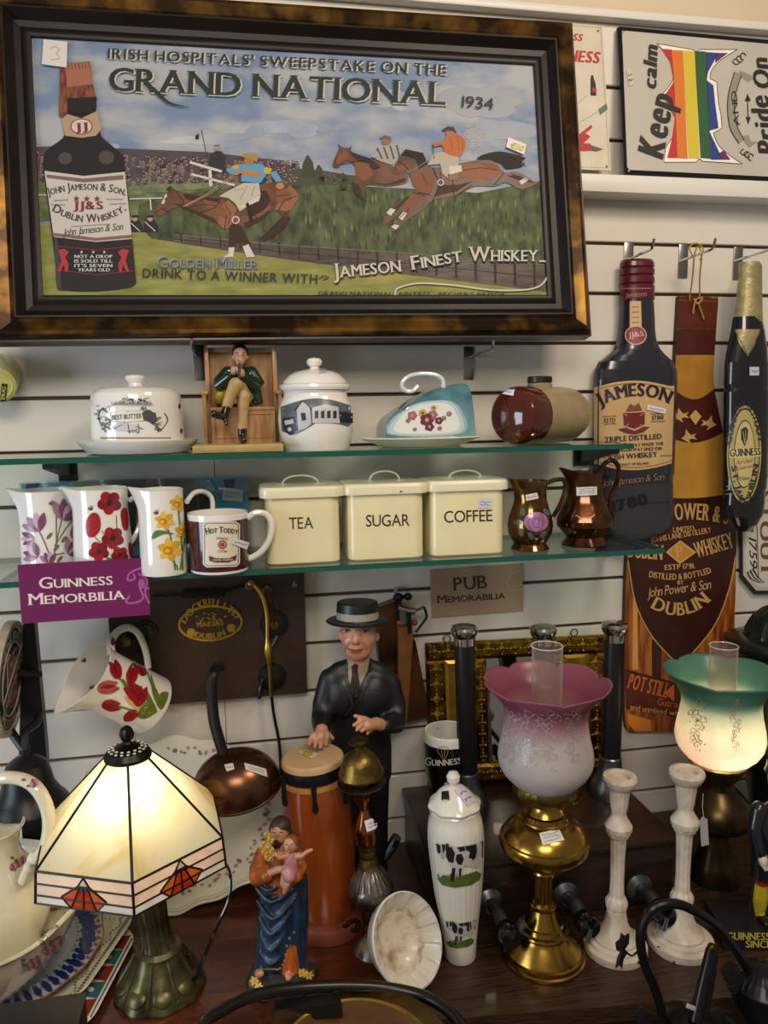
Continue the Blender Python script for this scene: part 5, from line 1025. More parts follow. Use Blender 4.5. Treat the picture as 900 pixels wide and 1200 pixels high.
# ============================================================ stout mug
P = pz(525, 938, ze); X, Y = P.x, P.y
t = thing('stout_mug', 'black glass-shaped stout mug with white rim, behind the cow jar', 'mug', (X, Y, ze)); 
pr = prof(X, Y, [(938, 21), (930, 22), (905, 26), (885, 28.5), (872, 28.8), (866, 28.4), (863, 28), (857, 28), (855, 27), (856, 24.5), (866, 24.5), (905, 23), (922, 20), (923, 0)]); pr[0] = (pr[0][0], ze+.0008)
bkg = MATS['blackgloss']; mb = MB().lathe(pr, (X, Y), [bkg]*5+[wc]*8, 48); d = Deco(mb, .0006)
d.text('Guinness', (498, 896), (541, 894), 9, paint('#d9d6cf'), 2, smallcaps=True, serif=True, bold=.08, mid=(519, 897)); d.line(s2([(513, 880), (514, 876), (522, 875), (525, 877), (524, 884), (520, 889), (515, 883), (513, 880)], 4), .8, paint('#9a7a5c'), 2); d.line([(517, 877), (519, 887)], .6, paint('#9a7a5c'), 2); d.line([(521, 877), (521, 886)], .6, paint('#9a7a5c'), 2)
mb.build('mug_body', t)
# ============================================================ tall cow jar
P = pz(540, 1121, ZT); X, Y = P.x, P.y; A0, A1 = (540, 1121), (532, 930)
t = thing('cow_jar', 'tall ribbed white lidded jar with two black and white cow pictures', 'jar', (X, Y, ZT+0)); ivy = mat('ivory', '#d9d5c9', .16, coat=.45)
mb = MB(); _, A_, ax_, L_ = axlathe(mb, A0, A1, Y, [(1121, 17), (1118, 18.5), (1105, 19), (1075, 23), (1040, 28.5), (1005, 32), (980, 33.5), (967, 33), (958, 31), (953, 29), (947, 29.5), (945, 28), (947, 26), (958, 26)], ivy, yb=Y, seg=96, rf=lambda a, i: 1-(.022*abs(math.sin(14*a)) if 1 < i < 8 else 0))
zo = min(v.z for v in mb.v)
for v in mb.v: v.z += ZT+.0005-zo
d = Deco(mb, .0007); gr_ = paint('#55702e', .4, var=.4, vs=200); bkc = paint('#1b1a1c', .35); wcw = paint('#b3aeaa', .35); pkc = paint('#b59a98', .35)
def cow(ox, oy, s, k=2):
    Q_ = lambda z: [(ox+(x-100)/3.214*s, oy+(y-345)/3.214*s) for x, y in z]
    d.poly(Q_([(105, 480), (130, 468), (180, 475), (250, 452), (268, 462), (262, 485), (230, 505), (170, 515), (125, 505)]), gr_, k, 3)
    for i in range(14): x = 112+i*11; d.line(Q_([(x, 485), (x+rnd.uniform(-4, 4), 465+rnd.uniform(-5, 5))]), 1.4*s, gr_, k+.2+i*.02)
    d.poly(Q_([(110, 352), (140, 346), (170, 362), (262, 345), (270, 360), (266, 420), (258, 440), (205, 432), (196, 470), (186, 472), (186, 440), (176, 470), (165, 485), (160, 440), (148, 415), (135, 400), (118, 395), (112, 370)]), wcw, k+.6, 3)
    for z in ([(138, 352), (158, 360), (172, 385), (165, 420), (150, 418), (138, 395)], [(178, 388), (196, 386), (205, 405), (196, 428), (182, 425), (174, 408)], [(178, 362), (205, 358), (208, 375), (190, 380)], [(208, 358), (248, 350), (252, 395), (236, 412), (222, 400), (226, 380), (210, 372)], [(106, 350), (118, 354), (120, 378), (112, 388), (106, 372)], [(124, 352), (136, 350), (138, 372), (128, 384)], [(160, 440), (174, 438), (172, 470), (164, 490), (156, 488)], [(186, 440), (196, 440), (192, 472), (186, 472)]): d.poly(Q_(z), bkc, k+1, 3)
    d.poly(Q_([(118, 390), (132, 388), (130, 404), (120, 404)]), pkc, k+1.3, 3); d.poly(Q_([(98, 350), (112, 348), (112, 358)]), bkc, k+1.4); d.poly(Q_([(138, 346), (152, 350), (142, 360)]), bkc, k+1.4); d.line(Q_([(262, 345), (272, 338), (270, 400)]), 1.4*s, bkc, k+1.4); d.line(Q_([(205, 430), (258, 425)]), 1, pkc, k+1.5)
cow(511, 987, 1); cow(522.5, 1078, .62)
for a, b in (((501, 995), (504, 1002)), ((500, 1003), (505, 1008)), ((502, 988), (506, 993))): d.line([a, b], 2.5, bkc, 2)
mb.build('jar_body', t)
mb = MB(); axlathe(mb, A0, A1, Y, [(948, 27), (945, 30), (942, 31), (939, 29), (935, 24), (928, 18), (923, 11), (921, 5), (919, 5), (916, 7.5), (911, 8), (907, 5.5), (905.5, 0)], ivy, seg=64, rf=lambda a, i: 1+(.03*math.cos(8*a) if i < 4 else 0))
for v in mb.v: v.z += ZT+.0005-zo
d = Deco(mb, .0008); d.tag([(532, 926), (541, 921), (557, 939), (548, 945)], 2, 3, '#c9c3d0'); d.tag([(513, 910), (526, 914), (524, 921), (511, 917)], 1, 3, '#b9b9b9'); d.poly([(518, 928), (526, 927), (527, 938), (518, 938)], bkc, 2, 3); d.line([(520, 938), (526, 938)], 1.5, wcw, 3)
mb.build('lid', t)
# ============================================================ pink oil lamp
P = pz(636, 1119, ZT); X, Y = P.x, P.y; br = MATS['brass']
t = thing('oil_lamp', 'tall polished brass oil lamp with pink frilled glass shade', 'oil lamp', (X, Y, ZT))
pr = prof(X, Y, [(1119, 48.5), (1118, 49), (1115, 49), (1114, 47), (1110, 46.5), (1109, 44), (1107, 43), (1094, 31), (1090, 28.5), (1089, 30), (1087, 30.5), (1085, 29.5), (1084, 26), (1080, 24), (1079, 21.5), (1070, 16.5), (1063, 13.5), (1062, 15), (1060, 15), (1059, 12.5), (1056, 11.5)]); pr[0] = (pr[0][0], ZT+.0005)
MB().lathe(pr, (X, Y), br, 64).build('base', t)
MB().lathe(prof(X, Y, [(1057, 10.6), (1024, 10.2)]), (X, Y), br, 60, rf=lambda a, i: 1-.05*(int(a*15/PI) % 2)).build('column', t)
mb = MB().lathe(prof(X, Y, [(1025, 11), (1023, 13.5), (1020, 14), (1018, 13), (1013, 17), (1008, 27), (1002, 38), (996, 45), (991, 47.5), (990, 51), (988, 52), (980, 52), (978, 51), (977, 48.5), (970, 45), (964, 38), (960, 31), (959, 27.5), (957, 27), (956, 25.5), (951, 25), (950, 22), (947, 20), (943, 17), (937, 15.5), (931, 15.5)]), (X, Y), br, 64); d = Deco(mb, .0006); d.tag([(632, 977), (655, 972), (661, 985), (636, 991)], 3, 3, '#d0cec8'); mb.build('oil_font', t)
mb = MB().lathe(prof(X, Y, [(940, 20), (936, 27), (932, 33), (926, 36.5), (920, 37.5), (916, 36.5), (916, 33), (922, 32), (928, 20)]), (X, Y), MATS['brassold'], 60, rf=lambda a, i: 1+.03*(int(a*18/PI) % 2)); mb.tube(spline([V((X+.03, Y-.01, zat(X, Y, 935))), V((X+.045, Y-.02, zat(X, Y, 937))), V((X+.052, Y-.025, zat(X, Y, 930)))], 5), .0025, br, 8); mb.build('burner', t)
def frill(prp, name, m, X, Y, t, lobes, amp, zamp, ph=0, th=.0025):
    pr = prof(X, Y, prp); n = len(pr); inn = [(r-th, z) for r, z in pr[::-1]]; full = pr+inn; zt = pr[-1][1]; z0 = pr[-4][1]
    def wv(a): c = math.cos(lobes*(a-ph)); return (1-abs(math.sin(lobes*(a-ph)/2))**.35*1.0) 
    def k(i): z = full[i][1]; return max(0, min(1, (z-z0)/(zt-z0)))
    mb = MB(); mb.lathe(full, (0, 0), m, 144, rf=lambda a, i: 1-amp*wv(a)*k(i)**1.5, zf=lambda a, i: -zamp*wv(a)*k(i)**1.5, cap0=False, cap1=False)
    mb.f.append(None); mb.f.pop()
    nn = 2*n-1; seg = 144
    mb.add([], [], m)
    for q_ in range(seg): mb.f.append((nn*seg+q_, nn*seg+(q_+1) % seg, (q_+1) % seg, q_)); mb.m.append(0)
    mb.v = [v+V((X, Y, 0)) for v in mb.v]; return mb
def scrolls(d, cx, cy, s, m, sx=1.0):
    r2 = random.Random(int(cx*7)); 
    st = s2([(cx+8*sx*s, cy-30*s), (cx-8*sx*s, cy-16*s), (cx+7*sx*s, cy-2*s), (cx-6*sx*s, cy+12*s), (cx+5*sx*s, cy+26*s)], 6); d.line(st, .8*s, m, 1, seg=3)
    for i, (x, y) in enumerate(st[::2]):
        sg = 1 if i % 2 else -1; r = r2.uniform(3, 6)*s
        d.line([(x+sg*sx*r*(1.2-math.cos(a)*(1-a/9)), y-r*math.sin(a)*(1-a/9)) for a in [k*.45 for k in range(14)]], .8*s, m, 1.1+i*.02)
        for k in range(4): a = r2.uniform(0, 6.3); rr = r2.uniform(4, 12)*s; d.ell((x+rr*sx*math.cos(a), y+rr*math.sin(a)), r2.uniform(1.2, 2.6)*s*max(.5, sx), r2.uniform(.6, 1)*s, m, 1.5+i*.05+k*.01, rot=r2.uniform(0, 180), n=8)
pz0, pz1 = zat(X, Y, 918), zat(X, Y, 792)
pink = shade_mat('pinkshade', [(0, '#d8d3d0'), (.5, '#d9cfcd'), (.66, '#c98f9c'), (.78, '#a85a74'), (1, '#b06a80')], pz0-ZT, pz1-ZT, trans=.45, clear=.06, rough=.28)
etch = paint('#a49b98', .2)
PP = [(918, 35), (912, 41), (904, 49), (895, 54), (886, 55.5), (876, 54.5), (862, 51), (848, 48.5), (838, 48), (830, 48.5), (822, 52), (814, 58.5), (807, 66), (800, 73), (797, 75)]
mb = frill(PP, 's', pink, X, Y, t, 7, .10, .012, ph=-1.69); d = Deco(mb, .0006); scrolls(d, 618, 868, 1, etch); scrolls(d, 642, 866, 1, etch); scrolls(d, 671, 866, 1, etch, .6); scrolls(d, 598, 868, 1, etch, .6)
mb.build('glass_shade', t, smooth=180)
mb = MB().lathe(prof(X+.001, Y, [(905, 13), (895, 17), (860, 18), (757, 18), (756.8, 17.3), (860, 17.3)]), (X+.001, Y), MATS['chimney'], 40, cap0=False, cap1=False); zc_ = max(v.z for v in mb.v); rc_ = max(math.hypot(v.x-X, v.y-Y) for v in mb.v if v.z > zc_-.002); mb.tube([V((X+rc_*.985*math.cos(k*PI/20), Y+rc_*.985*math.sin(k*PI/20), zc_)) for k in range(40)], .0009, paint('#cfc4c0', .1), 6, closed=True); mb.build('glass_chimney', t)
# ============================================================ green oil lamp (lit)
P = pz(836, 1027, ZT); X, Y = P.x, P.y; bd = mat('brassdull', '#4a3c22', .3, metal=.85, var=.5, vs=22)
t = thing('oil_lamp', 'lit dark brass oil lamp with green frilled glass shade, at the right', 'oil lamp', (X, Y, ZT))
pr = prof(X, Y, [(1027, 30), (1024, 30), (1018, 28), (1012, 27), (1006, 24), (998, 20), (990, 17.5), (982, 15), (974, 14)]); pr[0] = (pr[0][0], ZT+.0005); MB().lathe(pr, (X, Y), bd, 48).build('base', t)
mb = MB().lathe(prof(X, Y, [(974, 15), (968, 26), (962, 36), (956, 41.5), (950, 42), (943, 40), (934, 33), (927, 26), (921, 19), (916, 17), (912, 17)]), (X, Y), bd, 48); mb.build('oil_font', t)
mb = MB().lathe(prof(X, Y, [(914, 18), (909, 22), (904, 25), (898, 28), (894, 32), (892, 32), (892, 28), (900, 20)]), (X, Y), MATS['brassold'], 48, rf=lambda a, i: 1+.03*(int(a*18/PI) % 2)); mb.build('burner', t)
gz0, gz1 = zat(X, Y, 890), zat(X, Y, 782)
grn = shade_mat('greenshade', [(0, '#ead9dc'), (.4, '#ecebe2'), (.62, '#dfe8dc'), (.74, '#7fb8a4'), (1, '#5f9a88')], gz0-ZT, gz1-ZT, trans=.5, clear=.06, rough=.25)
GP = [(890, 31), (886, 37), (880, 43), (872, 48), (862, 50), (850, 48.5), (838, 46), (826, 44), (818, 44.5), (810, 48), (802, 53), (795, 59), (789, 64), (786, 66)]
mb = frill(GP, 's', grn, X, Y, t, 6, .08, .010, ph=-1.2); d = Deco(mb, .0006); et2 = paint('#b9a68c', .3); scrolls(d, 818, 850, .9, et2, .8); scrolls(d, 862, 852, .9, et2, .5); mb.build('glass_shade', t, smooth=180)
mb = MB().lathe(prof(X+.0005, Y, [(870, 10), (862, 14.5), (840, 15.5), (757, 16), (756.8, 15.4), (840, 15)]), (X+.0005, Y), MATS['chimney'], 36, cap0=False, cap1=False); zc_ = max(v.z for v in mb.v); rc_ = max(math.hypot(v.x-X, v.y-Y) for v in mb.v if v.z > zc_-.002); mb.tube([V((X+rc_*.985*math.cos(k*PI/20), Y+rc_*.985*math.sin(k*PI/20), zc_)) for k in range(40)], .0009, paint('#cfc4c0', .1), 6, closed=True); mb.build('glass_chimney', t)
zfl = zat(X, Y, 868); mb = MB().lathe([(0, zfl-.016), (.006, zfl-.012), (.011, zfl), (.010, zfl+.010), (.005, zfl+.020), (0, zfl+.024)], (X, Y), mat('bulb', '#ffffff', .5, emit='#ffdca8', es=30), 24); mb.build('light_bulb', t)
LAMP2 = (X, Y, zfl+.004)
mb = MB(); q_ = [pw(x, y, Y-.055) for x, y in ((820, 962), (823, 957), (829, 960), (831, 990), (822, 992))]; mb.prism(q_, (0, .0006, 0), paint('#b9b4c0')); mb.tube([pw(824, 930, Y-.045), pw(823, 945, Y-.053), pw(825, 960, Y-.055)], .0006, paint('#d8d4cc'), 5); mb.build('price_tag', t)
# ============================================================ candlesticks
cw = mat('chippedwhite', '#d0c4b4', .45, col2='#b3a594', vs=40, lo=.3, hi=.6, bump=.25, bs=120); chip = paint('#3a2a20', .6)
def candlestick(px, pb, lab, pts, chips):
    P = pz(px, pb, ZT); X, Y = P.x, P.y; t = thing('candlestick', lab, 'candlestick', (X, Y, ZT), 'white candlesticks')
    pr = prof(X, Y, pts); pr[0] = (pr[0][0], ZT+.0005); nB = next(i for i, p in enumerate(pts) if p[0] < pb-38)
    ks = dict(seg=72)
    mb = MB().lathe(pr[:nB+1], (X, Y), cw, 72, rf=lambda a, i: 1-(.03*abs(math.sin(8*a)) if 4 < i < 8 else 0)); d = Deco(mb, .0006)
    for c in chips: d.ell(c, 1.8, 1, chip, 2, n=7, rot=rnd.uniform(0, 90))
    mb.build('base', t)
    nS = next(i for i, p in enumerate(pts) if p[0] < pb-160)
    mb = MB().lathe(pr[nB:nS+1], (X, Y), cw, 72, rf=lambda a, i: 1-(.07*abs(math.sin(6*a)) if 3 < i < nS-nB-4 else 0)); mb.build('stem', t)
    mb = MB().lathe(pr[nS:], (X, Y), cw, 60, rf=lambda a, i: 1-(.04*abs(math.sin(8*a)) if i < 4 else 0)); mb.build('candle_socket', t)
def cpts(o, k=1.0): return [(o+dy, hw*k) for dy, hw in ((0, 36), (-2, 36.5), (-8, 36), (-9, 34), (-9.5, 31), (-12, 31), (-13, 28.5), (-13.5, 26), (-16, 25.5), (-17, 24), (-23, 18), (-32, 13.5), (-42, 11.5), (-47, 11), (-49, 9.5), (-50, 12), (-53, 13), (-58, 12.5), (-61, 10.5), (-62, 9.5), (-64, 8.5), (-80, 7.8), (-110, 8.3), (-133, 9.6), (-134, 13), (-138, 13.5), (-139, 15.5), (-145, 15.8), (-151, 12), (-156, 9), (-159, 8.2), (-162, 8.8), (-166, 10), (-180, 11.5), (-188, 12.5), (-191, 16), (-196, 19), (-200, 20), (-203, 19), (-204, 14), (-202, 11), (-198, 9.5), (-197, 0))]
candlestick(721, 1112, 'chipped white candlestick with a dark iron leaf in front of its base', cpts(1112), ((696, 1126), (748, 1128), (722, 1137)))
candlestick(797, 1106, 'chipped white candlestick behind the looped iron arm', cpts(1106, 1.03), ((772, 1110), (790, 1127), (806, 1010)))
# ============================================================ pudding mould
Cb = pw(478, 1113, -.405); nb = V((.30, -.78, .50)).normalized(); q = mpp(Cb); R_ = 49*q; u_ = V((1, 0, 0)); u_ = (u_-nb*u_.dot(nb)).normalized()
M4 = Matrix.Translation(Cb) @ rotm(nb).to_4x4(); dp = .052
t = thing('pudding_mould', 'white oval pottery mould tipped on its side, embossed inside', 'mould', (Cb.x, Cb.y, ZT)); mw = mat('mouldwhite', '#d9d3c6', .22, coat=.35); mo = mat('mouldinside', '#cfc4b0', .3, col2='#8f7a5e', vs=30, lo=.3, hi=.5, bump=.8, bs=230, coat=.2)
prb = [(R_*.55, -dp), (R_*.72, -dp*.98), (R_*.86, -dp*.7), (R_*.92, -.012), (R_*.99, -.006), (R_, 0), (R_*.97, .002), (R_*.9, -.003), (R_*.82, -.010), (R_*.66, -.026), (R_*.60, -.034), (R_*.56, -.036), (R_*.3, -.043), (0, -.045)]
mb = MB().lathe(prb, (0, 0), [mw]*9+[mo]*4, 96, mtx=M4, rf=lambda a, i: (1+(.07*(int(a*13/PI) % 2) if i in (7, 8, 9) else 0))*math.sqrt(1/((math.cos(a-.35)/.93)**2+(math.sin(a-.35)/1.08)**2)))
lo = min(v.z for v in mb.v)
for v in mb.v: v.z += ZT+.0005-lo
mb.build('mould_body', t)
# ============================================================ hookah
P = pz(440, 1110, ZT); Y = P.y; a, b = (440, 1110), (420, 867); t = thing('hookah', 'engraved brass and silver hookah with domed brass cover, in front of the drummer', 'hookah', (P.x, Y, ZT))
def hk_(nm, pts, m, par=None, **k):
    mb = MB(); axlathe(mb, a, b, Y, pts, m, **k); return mb, (lambda: mb.build(nm, par or t))
so = MATS['silverold']; bo_ = MATS['brassold']; cpb = mat('copperbright', '#a8663e', .22, metal=1, var=.3, vs=30)
mb, f = hk_('foot', [(1112, 27), (1110, 27), (1106, 25), (1100, 20), (1095, 14), (1090, 10), (1082, 8)], so); zo = min(v.z for v in mb.v)
for v in mb.v: v.z = max(v.z, ZT+.0005)
f()
mb, f = hk_('lower_stem', [(1083, 7), (1078, 9), (1072, 6.5), (1066, 8), (1060, 8)], MATS['blackgloss']); f()
mb, f = hk_('bulb', [(1062, 9), (1058, 14), (1052, 21), (1046, 25), (1041, 27), (1037, 27), (1034, 25.5), (1028, 24), (1020, 19), (1014, 13), (1010, 12)], so, seg=72, rf=lambda a_, i: 1-(.09*abs(math.sin(11*a_)) if i in (1, 2, 3, 7, 8) else 0)); f()
mb, f = hk_('collar', [(1014, 13), (1006, 11), (1002, 9), (1000, 10), (996, 10), (993, 9), (990, 10), (986, 9.5)], bo_); f()
mb, f = hk_('middle_bulb', [(988, 9), (984, 13), (976, 14), (972, 13.5), (970, 14), (966, 13.5), (958, 10), (950, 6), (946, 5), (940, 7), (932, 11), (929, 11.5)], cpb); Deco(mb, .0006).tag([(427, 962), (446, 955), (448, 968), (430, 975)], 2, 3); f()
mb, f = hk_('ash_plate', [(922, 8), (919, 20), (916, 28), (914, 28.5), (916, 26), (919, 10)], so); f()
mb, f = hk_('bowl', [(930, 10), (918, 12), (908, 15), (903, 17)], MATS['brassdark']); f()
mb, f = hk_('dome_cover', [(907, 26.5), (905, 27), (902, 26), (899, 24), (893, 22.5), (886, 19), (881, 13), (878.5, 7), (877, 4.5), (874, 4.5)], bo_); f()
mb, f = hk_('dome_button', [(875, 5), (872, 8), (869.5, 12), (868, 12), (866, 9), (865, 0)], MATS['brassdark']); f()
s0 = pw(452, 1003, Y); mb = MB(); mb.tube([s0, pw(459, 992, Y-.005), pw(465, 981, Y-.01)], [.0085, .009, .0085], MATS['blackgloss'], 12); mb.build('hose_port', t)
# ============================================================ drum
a, b = (382, 1062), (366, 885); P = pz(384, 1080, ZT); Y = P.y
t = thing('conga_drum', 'tall orange-brown hand drum on a terracotta foot, played by the drummer figure', 'drum', (P.x, Y, ZT)); dw = mat('drumbody', '#9a4a1a', .2, var=.25, vs=12, coat=.5, stretch=(3, 3, .5)); tc_ = mat('terracotta', '#7a3a26', .55, var=.25, vs=30, bump=.15, bs=90); skin = mat('drumskin', '#c9a67c', .45, var=.15, vs=20)
mb = MB(); axlathe(mb, a, b, Y, [(1068, 33), (1060, 35), (1030, 37.5), (990, 39.5), (950, 40), (920, 38.5), (903, 36)], dw, seg=56); mb.build('drum_shell', t)
mb = MB(); axlathe(mb, a, b, Y, [(911, 38.6), (906, 38.6)], paint('#b98a4a', .4), seg=56); mb.build('wood_band', t)
mb = MB(); axlathe(mb, a, b, Y, [(905, 36.2), (904, 37.5), (899, 38), (893, 37.5), (891, 36.6)], MATS['iron'], seg=56)
A_, B_ = pw(*a, Y), pw(*b, Y); ax_ = (B_-A_).normalized(); Lq = (B_-A_).length
for k in range(6):
    an = k*PI/3-PI/2-.1; e1 = V((math.cos(an), math.sin(an), 0)); r_ = 38.5*mpp(B_); c0 = A_+ax_*Lq*(1062-900)/177
    mb.tube([c0+e1*r_, c0+e1*(r_+.004)-ax_*.03, c0+e1*(r_+.003)-ax_*.046, c0+e1*(r_+.001)-ax_*.054], [.0055, .0035, .006, .001], MATS['iron'], 8)
mb.build('tension_rim', t)
mb = MB(); axlathe(mb, a, b, Y, [(894, 36.8), (890, 37), (887, 36), (885, 33), (884.6, 0)], skin, seg=56); d = Deco(mb, .0007); d.poly([(348, 882), (356, 878), (374, 884), (366, 890)], paint('#c9c3a8'), 2); d.ell((361, 884), 6, 3, paint('#a9a83a'), 3); mb.build('drum_head', t)
mb = MB(); X = P.x
pr = prof(X, Y, [(1080, 44), (1078, 44.5), (1068, 43), (1065, 41), (1063, 34)]); pr[0] = (pr[0][0], ZT+.0005); mb.lathe(pr, (X, Y), tc_, 48); mb.box((X-.004, Y-.035, pr[-1][1]+.004), (.05, .03, .02), tc_, bev=.004); mb.build('foot', t)
mb = MB(); c = pw(412, 1086, Y-.055); c.z = pr[2][1]+.006
for i in range(14): an = i*.45; mb.sphere(c+V((.012*math.cos(an), .004*math.sin(an*2), .009*math.sin(an))), (.005, .004, .003), MATS['iron'], 8, 6)
mb.build('wreath', t)
# ============================================================ tiffany lamp
P = pz(188, 1156, ZT); X, Y = P.x, P.y; t = thing('table_lamp', 'lit stained glass table lamp with six-sided cream shade and red fan motifs', 'lamp', (X, Y, ZT)); bz = mat('bronzegreen', '#6a6442', .36, metal=.7, col2='#3a3723', vs=35, bump=.2, bs=120)
pr = prof(X, Y, [(1156, 51), (1153, 51), (1148, 48), (1138, 42), (1128, 35), (1120, 30), (1114, 27), (1110, 26), (1106, 22)]); pr[0] = (pr[0][0], ZT+.0005)
mb = MB().lathe(pr, (X, Y), bz, 96, rf=lambda a_, i: 1+(.035*math.cos(9*a_)*(1-i/8)))
for k in range(9):                                     # lily pads round the foot
    an = k*2*PI/9; rr_ = pr[3][0]*.98; zc = pr[3][1]
    mb.sphere((X+rr_*math.cos(an), Y+rr_*math.sin(an), zc-.004), (.016, .016, .006), bz, 16, 8, rot=V((0, 0, 1)).rotation_difference(V((math.cos(an)*.8, math.sin(an)*.8, .8)).normalized()).to_matrix())
    mb.tube([V((X+pr[j][0]*1.0*math.cos(an+.35), Y+pr[j][0]*1.0*math.sin(an+.35), pr[j][1])) for j in (2, 3, 4, 5, 6)], .0025, bz, 6)
mb.build('base', t)
zs0 = zat(X-.004, Y, 968); Sx, Sy = pw(155, 968, Y).x, Y
A_ = V((X, Y, pr[-2][1])); B_ = V((X-.018, Y, zat(X-.018, Y, 1000))); L = (B_-A_); M4 = Matrix.Translation(A_) @ rotm(L).to_4x4(); l_ = L.length
mb = MB().lathe([(.032, -.004), (.030, l_*.03), (.024, l_*.1), (.0235, l_*.3), (.0255, l_*.45), (.020, l_*.62), (.016, l_*.75), (.013, l_), (.010, l_*1.05)], (0, 0), bz, 72, mtx=M4, rf=lambda a_, i: 1-(.08*abs(math.sin(7*a_)) if 0 < i < 7 else 0)); mb.build('stem', t)
Rh = 113*mpp((Sx, Sy, zs0)); zt_ = zat(Sx, Sy, 884); zb_ = zs0-.047; a0 = math.atan2(pw(153, 1027, Y).y, 0)
# hexagon orientation: front corner straight at the viewer
rot0 = math.atan2(CAM.y-Sy, CAM.x-Sx)-.03
def hexv(r, z, k): an = rot0+k*PI/3; return V((Sx+r*math.cos(an), Sy+r*math.sin(an), z))
gl = shade_mat('artglass', [(.2, '#d9b868'), (.4, '#e9d9a4'), (.5, '#f0e9cc'), (.75, '#e9ecd9')], 0, 1, trans=.62, clear=.02, rough=.12, noise=(9, 0))
gp = shade_mat('pinkglass', [(.3, '#d9b8a8'), (.6, '#e6d6cf')], 0, 1, trans=.55, clear=.02, rough=.15, noise=(14, 0)); grd = shade_mat('redglass', [(.3, '#9a1f10'), (.6, '#c9471c')], 0, 1, trans=.5, clear=.02, rough=.15, noise=(25, 0)); gor = shade_mat('orangeglass', [(.3, '#c2491f'), (.6, '#dd7a3a')], 0, 1, trans=.5, clear=.02, rough=.15, noise=(25, 0)); gwh = shade_mat('whiteglass', [(.3, '#cfcdd0'), (.6, '#e4e2e2')], 0, 1, trans=.5, clear=.02, rough=.15, noise=(14, 0))
rt = 24*mpp((Sx, Sy, zt_)); Rl = Rh*1.025; lead = mat('lead', '#15130f', .35, metal=.5)
mb = MB(); ml = MB()
def seg3(A, B, r=.0018): ml.tube([A, B], r, lead, 6)
for k in range(6):
    A, B, C, D = hexv(Rh, zs0, k), hexv(Rh, zs0, k+1), hexv(rt, zt_, k+1), hexv(rt, zt_, k)
    mb.add([A, B, C, D], [(0, 1, 2, 3)], gl); seg3(A, D, .0021); seg3(A, B)
    E, F = hexv(Rl, zb_, k), hexv(Rl, zb_, k+1)
    def S(u, v): return A.lerp(B, u).lerp(E.lerp(F, u), v)
    nrm = (B-A).cross(E-A).normalized(); nrm = nrm if nrm.dot(A-V((Sx, Sy, zs0))) > 0 else -nrm
    rows = [(0, .38, gp), (.38, .74, gp), (.74, 1, gwh)]
    for v0, v1, m in rows: mb.add([S(0, v0), S(1, v0), S(1, v1), S(0, v1)], [(0, 1, 2, 3)], m)
    for v in (.38, .74, 1): seg3(S(0, v), S(1, v), .0016)
    seg3(A, E, .0021)
    o = nrm*.0006; fan = [(.33, .80), (.40, .98), (.50, .99), (.60, .98), (.67, .80)]; tp_ = [(.455, .30), (.48, .30), (.5, .29), (.52, .30), (.545, .30)]
    pts = [(.27, .68), (.37, 1.0), (.50, 1.0), (.63, 1.0), (.73, .68)]; tops = [(.44, .30), (.465, .30), (.5, .30), (.535, .30), (.56, .30)]
    for i in range(4): mb.add([S(*pts[i])+o, S(*pts[i+1])+o, S(*tops[i+1])+o, S(*tops[i])+o], [(0, 1, 2, 3)], grd if i in (1, 2) else gor)
    for i in range(5): seg3(S(*pts[i])+o, S(*tops[i])+o, .0015)
    for i in (0, 3): seg3(S(*pts[i])+o, S(*pts[i+1])+o, .0013)
    mb.add([S(.44, .30)+o, S(.56, .30)+o, S(.5, .02)+o], [(0, 1, 2)], gwh); seg3(S(.44, .30)+o, S(.5, .02)+o, .0014); seg3(S(.56, .30)+o, S(.5, .02)+o, .0014); seg3(S(.44, .30)+o, S(.56, .30)+o, .0014)
sh = mb.build('glass_shade', t, smooth=0); ml.build('leading', sh)
mb = MB().lathe([(rt*1.12, zt_-.004), (rt*1.12, zt_+.001), (rt*.95, zt_+.009), (rt*.5, zt_+.014), (.006, zt_+.016)], (Sx, Sy), lead, 48)
for r_, n_2 in ((.85, 18), (.68, 14)):
    for k in range(n_2): an = k*2*PI/n_2; mb.sphere((Sx+rt*r_*math.cos(an), Sy+rt*r_*math.sin(an), zt_+.0125 if r_ < .7 else zt_+.0105), (.0026, .0026, .0012), paint('#d8d4c4', .3), 8, 6)
mb.build('shade_cap', t)
mb = MB().lathe([(.004, zt_+.014), (.007, zt_+.018), (.005, zt_+.021), (.009, zt_+.026), (.0105, zt_+.033), (.008, zt_+.042), (.003, zt_+.046), (0, zt_+.047)], (Sx, Sy), lead, 24, rf=lambda a_, i: 1+.08*math.cos(8*a_)); mb.build('finial', t)
LAMP1 = (Sx, Sy, zs0+.035)
mb = MB().sphere((Sx, Sy, zs0+.03), (.022, .022, .028), mat('bulb_frosted', '#ffffff', .5, emit='#ffe6b8', es=12), 24, 14); mb.build('light_bulb', t)
mb = MB(); mb.tube(spline([V((Sx+.085, Sy-.0, zs0-.03)), pw(264, 1012, Y-.0), pw(269, 1050, Y-.02), pw(252, 1090, Y-.03), pw(240, 1120, Y-.02), pw(230, 1145, Y-.02), pw(224, 1150, Y-.03)], 8), .0028, MATS['blackgloss'], 8); mb.tube(spline([pw(226, 1148, Y-.03), pw(234, 1138, Y-.03), pw(222, 1120, Y-.01), pw(214, 1126, Y+.01)], 6), .0026, MATS['blackgloss'], 8); mb.build('power_cord', t)
